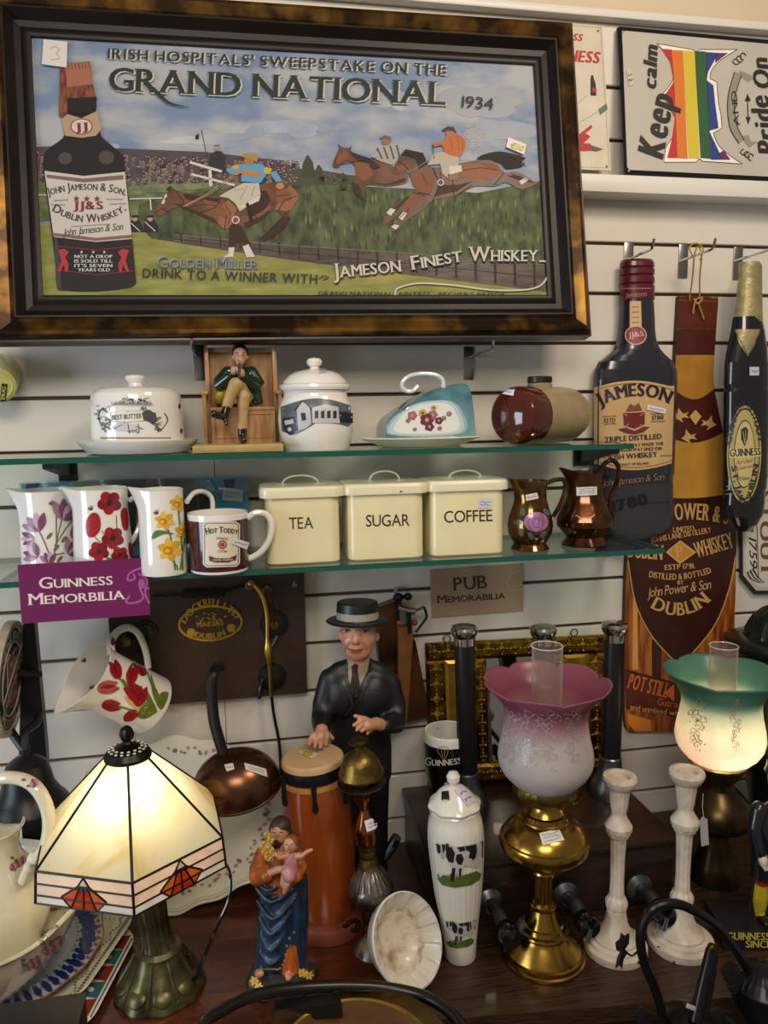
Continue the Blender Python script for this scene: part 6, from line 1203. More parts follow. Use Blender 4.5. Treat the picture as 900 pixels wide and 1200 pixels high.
# ============================================================ floral platter leaning on the wall
pb = pz(206, 1067, ZT); pt_ = pw(205, 859, -.012); upv = (pt_-pb); Hh = upv.length/2; cen = (pt_+pb)/2; upv.normalize(); sdv = V((1, 0, 0)); nP = sdv.cross(upv).normalized(); nP = nP if nP.dot(CAM-cen) > 0 else -nP
Rw = 132*mpp(cen); t = thing('floral_platter', 'large scalloped white platter with pink flower border, leaning on the wall behind the lamp', 'platter', pb)
M4 = Matrix.Translation(cen+nP*.012) @ Matrix((sdv, upv, nP)).transposed().to_4x4()
S1 = mat('platterwhite', '#d3d3c8', .16, coat=.4)
mb = MB().lathe([(0, -.010), (.55, -.010), (.62, -.008), (.97, .004), (1.0, .006), (.99, .008), (.95, .0065), (.7, -.002), (.62, -.006), (0, -.007)], (0, 0), S1, 160, rf=lambda a_, i: (1+.022*math.cos(16*a_)*(1 if i in (3, 4, 5, 6) else 0)+.02*math.cos(8*a_)*(1 if i in (3, 4, 5, 6) else 0)))
mb.v = [M4 @ V((v.x*Rw, v.y*Hh*.97, v.z)) for v in mb.v]
lo = min(v.z for v in mb.v)
for v in mb.v: v.z += ZT+.0005-lo
d = Deco(mb, .0006); fp1 = paint('#8d5560', .35); fp2 = paint('#a87a80', .35); fg1 = paint('#667a55', .35)
for i in range(88):
    an = i*2*PI/88; rr_ = .80+.03*math.sin(i*1.7); P_ = cen+sdv*Rw*rr_*math.cos(an)+upv*Hh*rr_*math.sin(an); x, y = proj(P_)
    if (i // 8) % 4 == 3: continue
    d.ell((x, y), rnd.uniform(1.6, 3.6), rnd.uniform(1.4, 2.8), rnd.choice((fp1, fp2, fp2, fg1)), 1+i*.01, n=8, rot=rnd.uniform(0, 180))
    if i % 3 == 0: d.ell((x+rnd.uniform(-4, 4), y+rnd.uniform(-4, 4)), 2.4, 1.4, fg1, 2+i*.01, n=7)
for k_, col_ in ((.945, '#a3a898'), (.975, '#8a8f80')):
    L_ = []
    for i in range(161):
        an = i*2*PI/160; rr_ = k_*(1+.022*math.cos(16*an)+.02*math.cos(8*an)); L_.append(proj(cen+sdv*Rw*rr_*math.cos(an)+upv*Hh*rr_*math.sin(an)))
    d.line(L_, .9, paint(col_, .4), 1.5)
ob = mb.build('platter_body', t)
# ============================================================ copper dome with handle
Y = -.212; cD = pw(278, 922, Y); q = mpp(cD); top = pw(270, 880, Y-.022); ax_ = (top-cD).normalized(); M4 = Matrix.Translation(cD) @ rotm(ax_).to_4x4(); r_ = 51*q; hD = r_*.80
t = thing('copper_ladle', 'brown copper dome hanging upside down by a dark pipe handle, beside the lamp shade', 'ladle', cD)
prd = [(r_*1.03, 0), (r_*1.03, .003), (r_, .004)]+[(r_*math.cos(i*PI/2/10), .004+hD*math.sin(i*PI/2/10)) for i in range(1, 10)]+[(.0, hD+.004)]
mb = MB().lathe(prd+[(r_*.97*math.cos(i*PI/2/8), (hD)*math.sin(i*PI/2/8)) for i in range(7, -1, -1)], (0, 0), MATS['copper'], 56, mtx=M4, cap0=False, cap1=False); d = Deco(mb, .0007); d.tag([(286, 897), (311, 904), (313, 914), (288, 906)], 2, 3, '#cfcabf'); d.tag([(263, 899), (273, 897), (275, 905), (266, 908)], 1, 3, '#cfcabf'); [setattr(v, 'y', Y+(v.y-Y)*.8) for v in mb.v]; mb.build('dome', t)
mb = MB(); P0 = pw(262, 884, Y+.008); mb.tube(spline([P0, pw(251, 845, Y+.02), pw(248, 806, Y+.03), pw(250, 789, Y+.04), pw(254, 782, Y+.08), pw(258, 782, -.024)], 7), [6.6*q]*29+[6*q]*7, MATS['iron'], 12); mb.build('handle', t)
# ============================================================ wash basin and jug
zR = ZT+.175; Cx = pz(-44, 1060, zR); X, Y = Cx.x, Cx.y; R_ = (pw(103, 1062, Y).x-X)
ivo = mat('ivorychina', '#ddd6bd', .13, coat=.5, var=.05, vs=15); rose = paint('#9a4260', .3, var=.3, vs=150); rose2 = paint('#b98498', .3); lfg = paint('#6b6e4e', .3)
t = thing('wash_basin', 'large ivory wash basin with painted roses, standing on the platters at left', 'basin', (X, Y, ZT+.05))
zb0 = ZT+.045
pb_ = [(R_*.42, zb0), (R_*.45, zb0+.004), (R_*.44, zb0+.012), (R_*.62, zb0+.022), (R_*.82, zb0+.06), (R_*.91, zb0+.10), (R_*.96, zR-.006), (R_, zR-.001), (R_*.995, zR+.002), (R_*.93, zR-.004), (R_*.88, zb0+.10), (R_*.78, zb0+.06), (R_*.55, zb0+.026), (R_*.35, zb0+.018), (0, zb0+.017)]
mb = MB().lathe(pb_, (X, Y), ivo, 96, rf=lambda a_, i: 1+(.012*math.cos(8*a_) if 5 < i < 10 else 0)); d = Deco(mb, .0006)
def rosespray(d, c, s, k=2):
    for i in range(9): d.ell((c[0]+rnd.uniform(-11, 11)*s, c[1]+rnd.uniform(-8, 8)*s), 3.2*s, 1.8*s, lfg, k+i*.03, rot=rnd.uniform(0, 180), n=9)
    for i, (dx, dy, r) in enumerate(((0, 0, 6), (6, -5, 4.5), (-6, 4, 4.5), (9, 3, 3.5))): flower(d, (c[0]+dx*s, c[1]+dy*s), r*s, rose, rose2, k+.5+i*.3, 5, paint('#7d2c48', .3))
rosespray(d, (23, 1078), 1.1); rosespray(d, (65, 1062), .7); rosespray(d, (62, 1108), 1.3); rosespray(d, (38, 1128), 1.0); rosespray(d, (5, 1098), .8); rosespray(d, (85, 1090), .7)
for i in range(12): d.ell((22+i*4, 1112-i*2.4), 2.2, 1.3, lfg, 3, n=8)
mb.build('basin_body', t)
# jug inside the basin
zj = zb0+.0185; Pj = V((pw(-6, 1080, Y).x-.008, Y+.035, zj)); Xj, Yj = Pj.x, Pj.y; q = mpp((Xj, Yj, zj+.1))
t = thing('wash_jug', 'ivory wash jug with a big looped handle, standing inside the basin', 'jug', Pj)
pj = [(.055, zj+.001), (.058, zj+.006), (.068, zj+.03), (.080, zj+.07), (.078, zj+.10), (.062, zj+.135), (.046, zj+.16), (.040, zj+.18), (.043, zj+.20), (.052, zj+.215), (.050, zj+.216), (.040, zj+.20), (.036, zj+.18)]
mb = MB().lathe(pj, (Xj, Yj), ivo, 72, rf=lambda a_, i: 1+(.03*math.cos(8*a_) if 2 < i < 6 else 0)+(.7*max(0, math.cos(a_-PI))**6 if 7 < i < 12 else 0), zf=lambda a_, i: .02*max(0, math.cos(a_-PI))**6 if 7 < i < 12 else 0); d = Deco(mb, .0007); rosespray(d, (20, 1012), .9); mb.build('jug_body', t)
Yh = Yj-.03; mb = MB(); mb.tube(spline([pw(-14, 925, Yj-.02), pw(2, 912, Yh-.01), pw(28, 914, Yh-.02), pw(46, 928, Yh-.03), pw(57, 955, Yh-.035), pw(55, 985, Yh-.035), pw(45, 1004, Yh-.03), pw(38, 1004, Yh-.025), pw(37, 1012, Yh-.02), pw(30, 1030, Yh-.01)], 6), [.011]*6+[.012]*30+[.011]*6+[.009]*7+[.013]*6, ivo, 14, flat=.8)
d = Deco(mb, .0006); flower(d, (40, 918), 5, rose, rose2, 2, 5, rose); d.ell((28, 914), 3, 1.6, lfg, 2, n=8); d.ell((34, 921), 3, 1.6, lfg, 2, n=8); mb.build('handle', t)
# ============================================================ platters under the basin
def platter(name, lab, z, corner, c2, half, rad, m, deco, th=.012):
    """rounded oblong dish; corner -> c2 is its right edge on the table plane"""
    A, B = pz(*corner, z), pz(*c2, z); e = (B-A); L = e.length; e.normalize(); f = V((-e.y, e.x, 0)); f = f if f.x < 0 else -f
    def ring(ins, zz, rr):
        o = []
        cs = [(ins+rr, ins+rr, 180), (L-ins-rr, ins+rr, 270), (L-ins-rr, half-ins-rr, 0), (ins+rr, half-ins-rr, 90)]
        for cu, cv, a0_ in cs:
            for k in range(9): an = math.radians(a0_+k*90/8); o.append(A+e*(cu+rr*math.cos(an))+f*(cv+rr*math.sin(an))+V((0, 0, zz)))
        return o
    secs = [ring(.045, -th, max(.01, rad-.03)), ring(.03, -th, max(.015, rad-.02)), ring(.004, -.002, rad), ring(0, 0, rad), ring(.002, .0015, rad), ring(.035, -th*.55, max(.015, rad-.025)), ring(.045, -th*.62, max(.01, rad-.03))]
    mb = MB(); n = 36; mb.add([p for s in secs for p in s], [(j*n+i, j*n+(i+1) % n, (j+1)*n+(i+1) % n, (j+1)*n+i) for j in range(6) for i in range(n)], m if isinstance(m, list) else m)
    mb.add(secs[0], [tuple(range(n))[::-1]], m); mb.add(secs[-1], [tuple(range(n))], m)
    cen = A+e*L/2+f*half/2
    t = thing(name, lab, 'platter', V((cen.x, cen.y, z-th))); d = Deco(mb, .0006); deco(d, A, e, f, L, half, z); mb.build('platter_body', t)
im = mat('imariwhite', '#cfcbc2', .15, coat=.5); ired = paint('#8a2f1c', .25, var=.3, vs=60, coat=.4); iteal = paint('#2f6a70', .25, var=.3, vs=60, coat=.4); inv = paint('#2a3560', .25, coat=.4)
def dimari(d, A, e, f, L, half, z):
    G = lambda u, v: proj(A+e*u*L+f*v+V((0, 0, -.004)))
    for i, m in enumerate((ired, iteal, ired, iteal, ired, iteal)):
        u0, u1 = .08+i*.15, .08+(i+1)*.15; d.poly([G(u0, .012), G(u1, .012), G(u1-.03, .055), G(u0+.03, .055)], m, 1, 4); d.ell(G((u0+u1)/2, .03), 4, 3, iteal if m is ired else im, 2, n=9)
    d.line([G(.02+.96*i/20, .007) for i in range(21)], 1.4, inv, 2)
platter('serving_platter', 'red and teal patterned platter, lowest of the stack at lower left', ZT+.0135, (166, 1085), (98, 1215), .34, .05, im, dimari)
def dwhite(d, A, e, f, L, half, z):
    br2 = paint('#6a6258', .4); G = lambda u, v: proj(A+e*u*L+f*v+V((0, 0, -.003)))
    for i in range(34): p = G(.05+.9*i/33, .012); d.ell(p, 2.2, 1.6, br2, 1, n=7); p = G(.05+.9*i/33, .022+.004*math.sin(i)); d.ell(p, 1.4, 1.2, br2, 1.1, n=6)
    for i in range(30): p = proj(A+e*.012+f*(.03+.25*i/29)+V((0, 0, -.003))); d.ell(p, 2.2, 1.6, br2, 1.2, n=7); p = proj(A+e*.022+f*(.03+.25*i/29)+V((0, 0, -.003))); d.line([p, (p[0]+1, p[1]+4)], .9, br2, 1.3)
platter('serving_platter', 'off-white oblong platter with thin brown printed border, middle of the stack', ZT+.029, (164, 1066), (88, 1178), .34, .045, mat('offwhite', '#cfccb8', .15, coat=.5), dwhite)
zB = ZT+.044; Pc = pz(4, 1112, zB); Rb = pw(121, 1100, Pc.y).x-Pc.x; t = thing('blue_plate', 'blue and white plate with orange rim, topmost of the stack under the basin', 'plate', (Pc.x, Pc.y, zB-.014))
bw = mat('bluewhite', '#aab6c9', .14, coat=.5); cob = paint('#1f2d74', .2, var=.3, vs=80, coat=.5); orim = paint('#8a4a22', .25, coat=.4)
mb = MB().lathe([(0, zB-.0135), (Rb*.6, zB-.0135), (Rb*.66, zB-.012), (Rb*.98, zB-.001), (Rb, zB), (Rb*.985, zB+.001), (Rb*.72, zB-.0075), (Rb*.66, zB-.010), (0, zB-.0105)], (Pc.x, Pc.y), [bw]*3+[orim, orim]+[bw]*3, 96, rf=lambda a_, i: 1+(.01*math.cos(14*a_) if 2 < i < 6 else 0)); d = Deco(mb, .0006)
for i in range(60):
    an = -PI/2+i*2*PI/60
    for rr_, r2, m, k in ((.945, 3.4, orim, 1), (.87, 6.5, cob, 1.3), (.80, 4.6, cob, 1.6), (.735, 1.4, orim, 1.8)):
        p = proj((Pc.x+Rb*rr_*math.cos(an), Pc.y+Rb*rr_*math.sin(an), zB-.003)); d.ell(p, r2*(1.2 if i % 2 else .8), r2*.7, m, k+i*.004, n=8, rot=math.degrees(-an))
d.tag([(50, 1176), (80, 1156), (83, 1163), (56, 1183)], 1, 4, '#c9c9a8'); mb.build('plate_body', t)
# ============================================================ black box, lower left
zk = .70; c0 = pw(101, 1165, -.60); t = thing('black_box', 'plain black box cut off by the lower left corner of the picture', 'box', (c0.x-.12, -.66, ZT))
mb = MB(); h_ = c0.z-ZT-.0005; mb.box((c0.x-.13, -.655, ZT+.0005+h_/2), (.26, .11, h_), paint('#171214', .45), bev=.003, rot=Matrix.Rotation(.0, 3, 'Z')); mb.build('box_body', t)
mb = MB(); mb.box((c0.x-.13, -.655, c0.z+.001), (.262, .112, .003), paint('#1d1618', .4), bev=.001); mb.build('box_lid', t)
# ============================================================ mechanism board under the shelf
Y = -.022; hB = pflat((0, Y, 0), (0, -1, 0)); q = mpp(pw(250, 740, Y))
t = thing('mechanism_board', 'dark brown wall board with oval brass maker plate, spring and brass lever', 'wall fitting', pw(245, 828, Y))
ztp = ZL-.0105; a, b = pw(128, 740, Y).x, pw(358.5, 740, Y).x
mb = MB(); c1, c2 = hB(360, 812, 0), hB(127, 831, 0); mb.prism([V((a, Y, ztp)), V((b, Y, ztp)), c1, V((a, Y, c2.z))], (0, -Y-.0005, 0), MATS['board']); d = Deco(mb, .0004, hB)
d.text('6', (343, 688), (348, 687.5), 6.5, paint('#a89a8c'), 1)
for p in ((140, 815), (350, 800)): d.ell(p, 1.6, 1.6, paint('#1c1210'), 1)
mb.build('board', t, smooth=0)
mb = MB(); rim = [hB(x, y, .003) for x, y in arc((246.5, 730.5), 38, 21, 0, 352.5, 47, -4)]; mb.prism(rim, (0, .003, 0), MATS['brassbright']); d = Deco(mb, .0004, lambda x, y, o: hB(x, y, .003+o))
d.ell((246.5, 730.5), 35.5, 18.6, paint('#33260f', .4), 1, -4, 40, 0); bl_ = MATS['brassbright']
d.text('DOCKRELL LTD', (217, 731), (277, 726), 8, bl_, 4, mid=(245, 709.5), bold=.12); d.text('MAKERS', (231, 735), (262, 732.5), 5.5, bl_, 4, bold=.12); d.text('DUBLIN', (228, 746.5), (265, 744), 6.5, bl_, 4, mid=(247, 748.5), bold=.14)
for i in range(26): d.ell((247+rnd.gauss(0, 9), 725+rnd.gauss(0, 4)), 1.8, .8, bl_, 3+i*.02, n=7)
for p in ((224, 741), (271, 736)): d.ell(p, 5, 5, bl_, 5)
mb.build('maker_plate', t, smooth=0)
mb = MB(); L = []
for i in range(300): an = i*2*PI/15; L.append(hB(213+51*i/299, 696-1.5*i/299+5.2*math.sin(an), .009+.006*math.cos(an)))
mb.tube(L, .0011, MATS['iron'], 5); mb.build('spring', t)
mb = MB()
for (x0, y0, x1, y1, n) in ((180, 698, 212, 697, 7), (266, 692, 290, 685, 6)):
    for i in range(n):
        cx, cy = x0+(x1-x0)*(i+.5)/n, y0+(y1-y0)*(i+.5)/n; mb.tube([hB(cx+3.6*math.cos(k*PI/4), cy+(2 if i % 2 else .8)*math.sin(k*PI/4), .008+(0 if i % 2 else .002)*math.sin(k*PI/4)) for k in range(8)], .0010, MATS['iron'], 5, closed=True)
mb.build('chain', t)
def disc(c, r, m, z0, z1, mb, rr=None):
    P = hB(*c, z0); mb.lathe([(r*q, 0), (r*q*.97, z1-z0), ((rr or r*.6)*q, z1-z0+.0015), (0, z1-z0+.0015)], (0, 0), m, 32, mtx=Matrix.Translation(P) @ rotm((0, -1, 0)).to_4x4())
mb = MB()
for c in ((321, 731), (319, 793)): mb = MB(); disc(c, 17, MATS['iron'], .0, .004, mb); disc(c, 12.5, MATS['black'], .004, .007, mb); mb.build('back_rosette', t)
mb = MB(); ob_ = MATS['brassold']
pts = spline([hB(294, 683, .018), hB(302, 690, .022), hB(309, 703, .024), hB(313, 722, .025), (hB(313.5, 745, .025)), hB(314, 760, .026), hB(316, 778, .024), hB(317, 800, .018), hB(318, 816, .014)], 5)
rr_ = []
for i in range(len(pts)): f = i/(len(pts)-1); rr_.append((2.6+2.8*math.exp(-((f-.66)/.07)**2))*q)
mb.tube(pts, rr_, MATS['brassbright'], 10); disc((293.5, 684), 6.5, ob_, .004, .022, mb); disc((293.5, 684), 3, MATS['steel'], .022, .026, mb)
mb.build('lever', t)
mb = MB(); mb.tube(spline([hB(313, 690, .008), hB(315, 699, .012), hB(319, 712, .012), hB(321, 733, .012)], 4), 4.2*q, ob_, 10, flat=.6); disc((313, 690), 5.5, ob_, .002, .012, mb); disc((321.5, 732), 5.5, ob_, .007, .016, mb); mb.build('link_bar', t); mb = MB(); mb.tube([hB(325, 745, .008), hB(318, 758, .012)], 2.4*q, MATS['pewter'], 8); mb.build('pin', t)
mb = MB(); mb.tube(spline([hB(308, 796, .008), hB(305, 806, .010), hB(304, 818, .010)], 4), [3.4*q, 3.4*q, 4*q, 5*q, 5.6*q, 5.6*q, 5.2*q, 4.8*q, 4*q], MATS['black'], 10, flat=.6); mb.build('paddle', t)
mb = MB(); mb.tube(spline([hB(318, 814, .014), pw(321, 838, -.035), pw(327, 870, -.04), pw(329, 905, -.05), pw(326, 945, -.06)], 6), 2.0*q, MATS['blackgloss'], 8); mb.build('cord', t)
mb = MB(); disc((152, 743), 9, MATS['iron'], .0, .004, mb); disc((152, 743), 6, ob_, .004, .058, mb, 3); mb.build('peg', t)
mb = MB(); disc((171, 740), 14, MATS['iron'], .0, .004, mb); disc((171, 740), 9, MATS['black'], .004, .008, mb); mb.build('back_rosette', t)
# ============================================================ tilted tulip jug hanging on the peg
Ba, Ri = pw(176, 826, -.066), pw(103, 786, -.135); ax_ = (Ri-Ba).normalized(); Lj = (Ri-Ba).length; q = mpp((Ba+Ri)/2)
up_ = (V((0, 0, 1))-ax_*ax_.z).normalized(); sd_ = ax_.cross(up_); M4 = Matrix.Translation(Ba) @ Matrix((-up_, sd_*-1, ax_)).transposed().to_4x4()   # local +x = spout side (down)
t = thing('floral_jug', 'white jug painted with red tulips, hanging tilted by its handle above the lamp', 'jug', (Ba+Ri)/2-V((0, 0, .05)), 'painted flower jugs')
pj = [(34.5*q, 0), (36*q, .003), (36*q, .01), (34.5*q, Lj*.4), (33*q, Lj*.75), (33.5*q, Lj*.9), (35*q, Lj)]; fullp = pj+[(r-.0022, z+.0004*(i == 0)) for i, (r, z) in enumerate(pj[::-1][:-2])]
def lobe(a_): dd = abs((a_+PI) % (2*PI)-PI); return max(0, 1-dd/.85)**1.4 if dd < .85 else 0
mb = MB().lathe(fullp, (0, 0), wc, 72, mtx=M4, rf=lambda a_, i: 1+lobe(a_)*.62*max(0, fullp[i][1]/Lj-.68)/.32, zf=lambda a_, i: lobe(a_)*.012*max(0, fullp[i][1]/Lj-.68)/.32); d = Deco(mb, .0006)
tr = paint('#a51d26', .25, var=.3, vs=120); tp = paint('#c4605a', .25, var=.3, vs=120); td = paint('#7a1620', .25)
def tulip(c, s, rot, m):
    cr, sr = math.cos(math.radians(rot)), math.sin(math.radians(rot)); G = lambda z: [(c[0]+(x*cr-y*sr)*s, c[1]+(x*sr+y*cr)*s) for x, y in z]
    d.poly(s2(G([(-5, 8), (-7, 0), (-5, -7), (-3, -11), (0, -8), (3, -12), (6, -6), (7, 1), (4, 9), (0, 11)]), 3, True), m, 3, 3); d.poly(G([(-1, 10), (-3, 0), (0, -8), (2, 0)]), td if m is tr else tr, 3.3, 3); d.line(G([(3, 9), (4, 0), (3, -9)]), .8*s, td, 3.4)
for L_ in ([(136, 792), (144, 800), (158, 816), (176, 832)], [(155, 795), (160, 808), (172, 826)], [(150, 812), (165, 826), (182, 836)], [(135, 826), (155, 832), (178, 836)], [(172, 788), (178, 805), (186, 826)]): d.line(s2(L_, 4), 1.8, gr2, 1.8)
for P_ in ([(176, 790), (182, 806), (190, 822), (186, 830), (178, 812)], [(170, 806), (178, 820), (184, 834), (176, 834), (171, 820)], [(197, 812), (188, 812), (184, 822), (188, 832), (194, 824)], [(160, 838), (168, 826), (182, 834), (170, 842)], [(142, 795), (148, 800), (150, 808), (144, 803)]): d.poly(s2(P_, 3, True), paint('#6a7a2c', .25, var=.3, vs=100), 2, 3)
d.poly(s2([(145, 816), (160, 820), (178, 834), (172, 838), (156, 830)], 3, True), paint('#c9b070', .3), 1.9, 3)
for c, s, r_, m in (((135, 785), 1.0, -20, tr), ((154, 791), 1.0, 8, tr), ((126, 805), 1.15, 80, tp), ((165, 785), .75, -30, tr), ((158, 812), 1.35, -50, tr), ((164, 816), 1.1, 20, tr), ((130, 826), 1.0, 95, tr), ((153, 838), .85, 60, tr)): tulip(c, s, r_, m)
bee(d, 107, 806); bee(d, 98, 774); bee(d, 156, 779)
mb.build('jug_body', t)
mb = MB(); mb.tube(spline([pw(131, 767, -.118), pw(130, 752, -.105), pw(138, 740, -.09), pw(151, 735.5, -.078), pw(163, 744, -.072), pw(171, 764, -.072), pw(174, 783, -.075)], 6), 4.6*q, wc, 12, flat=.7); d = Deco(mb, .0005); d.ell((132, 752), 2.4, 5, tr, 2, n=10); mb.build('handle', t)
# ============================================================ cast iron bell with round plaque
Y = -.13; t = thing('wall_bell', 'black cast iron bell with round lettered plaque, at the left edge', 'bell', (pw(46, 900, Y).x, Y, ZT)); ir = MATS['iron']
mb = MB(); mb.prism([pw(27, 727, Y), pw(40, 727, Y), pw(54, 880, Y), pw(58, 960, Y), V((pw(58, 960, Y).x, Y, ZT+.0005)), V((pw(20, 960, Y).x, Y, ZT+.0005)), pw(22, 880, Y)], (0, .02, 0), ir); mb.box((pw(38, 960, Y).x, Y+.01, ZT+.006), (.10, .09, .011), ir, bev=.003); mb.build('post', t, smooth=20)
Cp = pw(13, 795, Y-.05); nd = V((.99, .03, -.08)).normalized(); q = mpp(Cp); R_ = 67*q; u1 = V((0, 0, 1)); u1 = (u1-nd*u1.dot(nd)).normalized(); u0 = u1.cross(nd); M4 = Matrix.Translation(Cp) @ Matrix((u0, u1, nd)).transposed().to_4x4()
mb = MB(); iv2 = paint('#a39b86', .5, var=.2, vs=60); mb.lathe([(R_, -.010), (R_*1.01, -.004), (R_, .004), (R_*.93, .004), (R_*.92, .001), (0, .001)], (0, 0), [iv2, iv2, iv2, iv2, paint('#1f2022', .5)], 56, mtx=M4)
def onp(x, y, z=.0): return M4 @ V((x*R_, y*R_, .0015+z))
def ptext(s, x0, x1, yb, hh, m, arcr=None, a0=0, a1=0, z=.0008, **kw):
    vs, fs, W = text2d(s, **kw); o = []
    for (x, y, lay) in vs:
        if arcr: an = math.radians(a0+(a1-a0)*x/W); rr_ = arcr+y*hh*(1 if a1 < a0 else -1); o.append(onp(rr_*math.cos(an), rr_*math.sin(an), z+lay*.0004))
        else: o.append(onp(x0+(x1-x0)*x/W, yb+y*hh, z+lay*.0004))
    mb.add(o, fs, m)
for rr_ in (.64, .9): mb.tube([onp(rr_*math.cos(k*PI/24), rr_*math.sin(k*PI/24)) for k in range(48)], .0018, iv2, 6, closed=True)
ptext('GENUINE', 0, 0, 0, .16, iv2, .68, 150, 50, bold=.1); ptext('MOTOR OIL', 0, 0, 0, .16, iv2, .86, 215, 330, bold=.1)
mb.prism([onp(x, y) for x, y in ((-.38, .42), (-.2, .5), (0, .44), (.2, .5), (.38, .42), (.34, .1), (.36, -.2), (.2, -.42), (0, -.54), (-.2, -.42), (-.36, -.2), (-.34, .1))], nd*.002, paint('#6d2a2a', .5), iv2)
rt_ = lambda x, y: (x*.88-y*.47, x*.47+y*.88)
mb.prism([onp(*rt_(x, y), .002) for x, y in ((-.72, -.13), (.72, -.13), (.72, .13), (-.72, .13))], nd*.002, paint('#26262a', .5), iv2)
vs, fs, W = text2d('HARLEY-DAVIDSON', bold=.1); mb.add([onp(*rt_(-.66+1.32*x/W, -.08+y*.16), .0045+lay*.0004) for x, y, lay in vs], fs, iv2)
ptext('MOTOR', -.26, .26, .24, .13, iv2, z=.0028, bold=.1); ptext('CYCLES', -.22, .22, -.36, .12, iv2, z=.0028, bold=.1)
mb.build('plaque', t)
cb = pw(34, 934, Y-.075); q = mpp(cb); mb = MB(); mb.lathe([(44*q, 0), (43*q, .004), (36*q, .016), (29*q, .034), (26*q, .056), (22*q, .072), (12*q, .083), (5*q, .086), (5*q, .098)], (0, 0), ir, 48, mtx=Matrix.Translation(cb-V((0, 0, .012)))); mb.build('bell', t)
mb = MB(); tp_ = cb+V((0, 0, .083)); mb.tube(spline([pw(47, 836, Y+.004), pw(42, 848, Y-.03), pw(30, 858, Y-.06), tp_, Cp-u1*R_*.96], 5), .007, ir, 10); mb.build('bracket', t); mb = MB(); mb.tube(spline([pw(47, 790, Y+.004), Cp-nd*.012+V((0, 0, .01)), Cp-nd*.008], 4), .006, ir, 8); mb.build('plaque_arm', t)
# ============================================================ old brass and leather wall bellows behind the drummer
Y = -.03; hW = pflat((0, Y, 0), (0, -1, 0)); t = thing('wall_bellows', 'brown brass and leather bellows hanging on the wall behind the drummer', 'bellows', pw(470, 845, Y))
lea = mat('leather', '#4a2f18', .4, metal=.3, var=.4, vs=20); cpl = mat('copperplate', '#6d4420', .3, metal=.7, col2='#2c1a0e', vs=10)
mb = MB(); mb.prism([hW(x, y, 0) for x, y in ((443, 712), (462, 705), (470, 702), (476, 760), (462, 845), (452, 850), (444, 770), (440, 735))], (0, .026, 0), cpl); mb.build('side_plate', t, smooth=0)
mb = MB(); mb.prism([hW(x, y, .006) for x, y in ((483, 745), (487, 752), (501, 822), (502, 838), (474, 848), (468, 800), (474, 760))], (0, .03, 0), cpl); d = Deco(mb, .0005, lambda x, y, o: hW(x, y, .006+o)); d.ell((486, 770), 1.6, 1.6, MATS['black_t'], 1); mb.build('side_plate', t, smooth=0)
mb = MB(); mb.prism([hW(x, y, .016) for x, y in ((466, 728), (483, 728), (484, 750), (477, 845), (466, 845), (467, 750))], (0, .012, 0), mat('strap', '#8a5a30', .35, metal=.4, var=.3, vs=30)); mb.build('strap', t, smooth=20)
mb = MB(); P_ = lambda x, y, o=.02: hW(x, y, o)
mb.sphere(P_(467, 700), (.011, .009, .009), MATS['iron']); mb.sphere(P_(478, 699), (.009, .008, .008), MATS['iron']); mb.tube([P_(466, 712), P_(478, 716), P_(486, 716)], .008, MATS['steel'], 10); mb.tube([P_(472, 715), P_(474, 730)], .010, MATS['pewter'], 12); mb.tube([P_(480, 718, .03), P_(480, 742, .03)], .004, MATS['iron'], 8); mb.sphere(P_(470, 730, .022), (.010, .005, .006), paint('#7a3440', .4)); mb.sphere(P_(486, 730, .022), (.006, .005, .006), paint('#7a3440', .4))
mb.tube(spline([P_(486, 716), P_(493, 713), P_(497, 712), P_(500, 722), P_(497, 728), P_(487, 741)], 4), .0028, MATS['iron'], 8); mb.tube([P_(464, 698, .0), P_(464, 692, .0), hW(464, 690, -.025)], .004, MATS['steel'], 8); mb.build('clamp', t)
# ============================================================ figures
fs_ = mat('facepaint', '#c48d70', .38, coat=.15, var=.08, vs=30); suit = mat('suitblack', '#15161a', .46, var=.3, vs=60, bump=.1, bs=60)
Yf = -.125; K = lambda x, y, dy=0: pw(x, y, Yf+dy); q = mpp(K(420, 800))
t = thing('drummer_figure', 'painted figure of a person in black suit and boater hat, hands held over the drum', 'figurine', V((K(424, 950).x, Yf, ZT)))
zf = ZT+.0005
def limb(P, R, m, fl=1): return ('c', P, [r*q for r in R], m, fl)
parts = []
xl_, xr_ = K(408, 960).x, K(441, 960).x
for xx in (xl_, xr_): parts += [limb([V((xx, Yf, ZT+.016)), V((xx, Yf, ZT+.12)), K(0, 905)*0+V((xx*.98+.02*K(424, 900).x, Yf, K(424, 900).z))], [13, 14.5, 18], suit), ('e', V((xx, Yf-.018, ZT+.0165)), (.019, .042, .016), suit)]
parts += [limb([K(424, 912), K(424, 880), K(422, 850), K(421, 820), K(420, 800), K(420, 786)], [18, 18, 18, 20, 18, 11], suit, 2.05), limb([K(414, 779), K(398, 785), K(387, 797)], [9, 11, 12], suit), limb([K(428, 779), K(443, 786), K(456, 799)], [9, 11, 12], suit)]
parts += [('e', K(404, 815, -.01), (22*q, 18*q, 30*q), suit), ('e', K(438, 816, -.01), (22*q, 18*q, 30*q), suit)]
parts += [limb([K(386, 795), K(379, 825, -.008), K(377, 845, -.03), K(377, 853, -.075)], [12.5, 13, 12.5, 10], suit), limb([K(457, 799), K(463, 828, -.006), K(463, 848, -.03), K(451, 850, -.075)], [12.5, 13.5, 13, 10.5], suit)]
parts += [limb([K(420, 786), K(420, 770, -.006)], [13, 12.5], fs_)]
hd_ = -.012
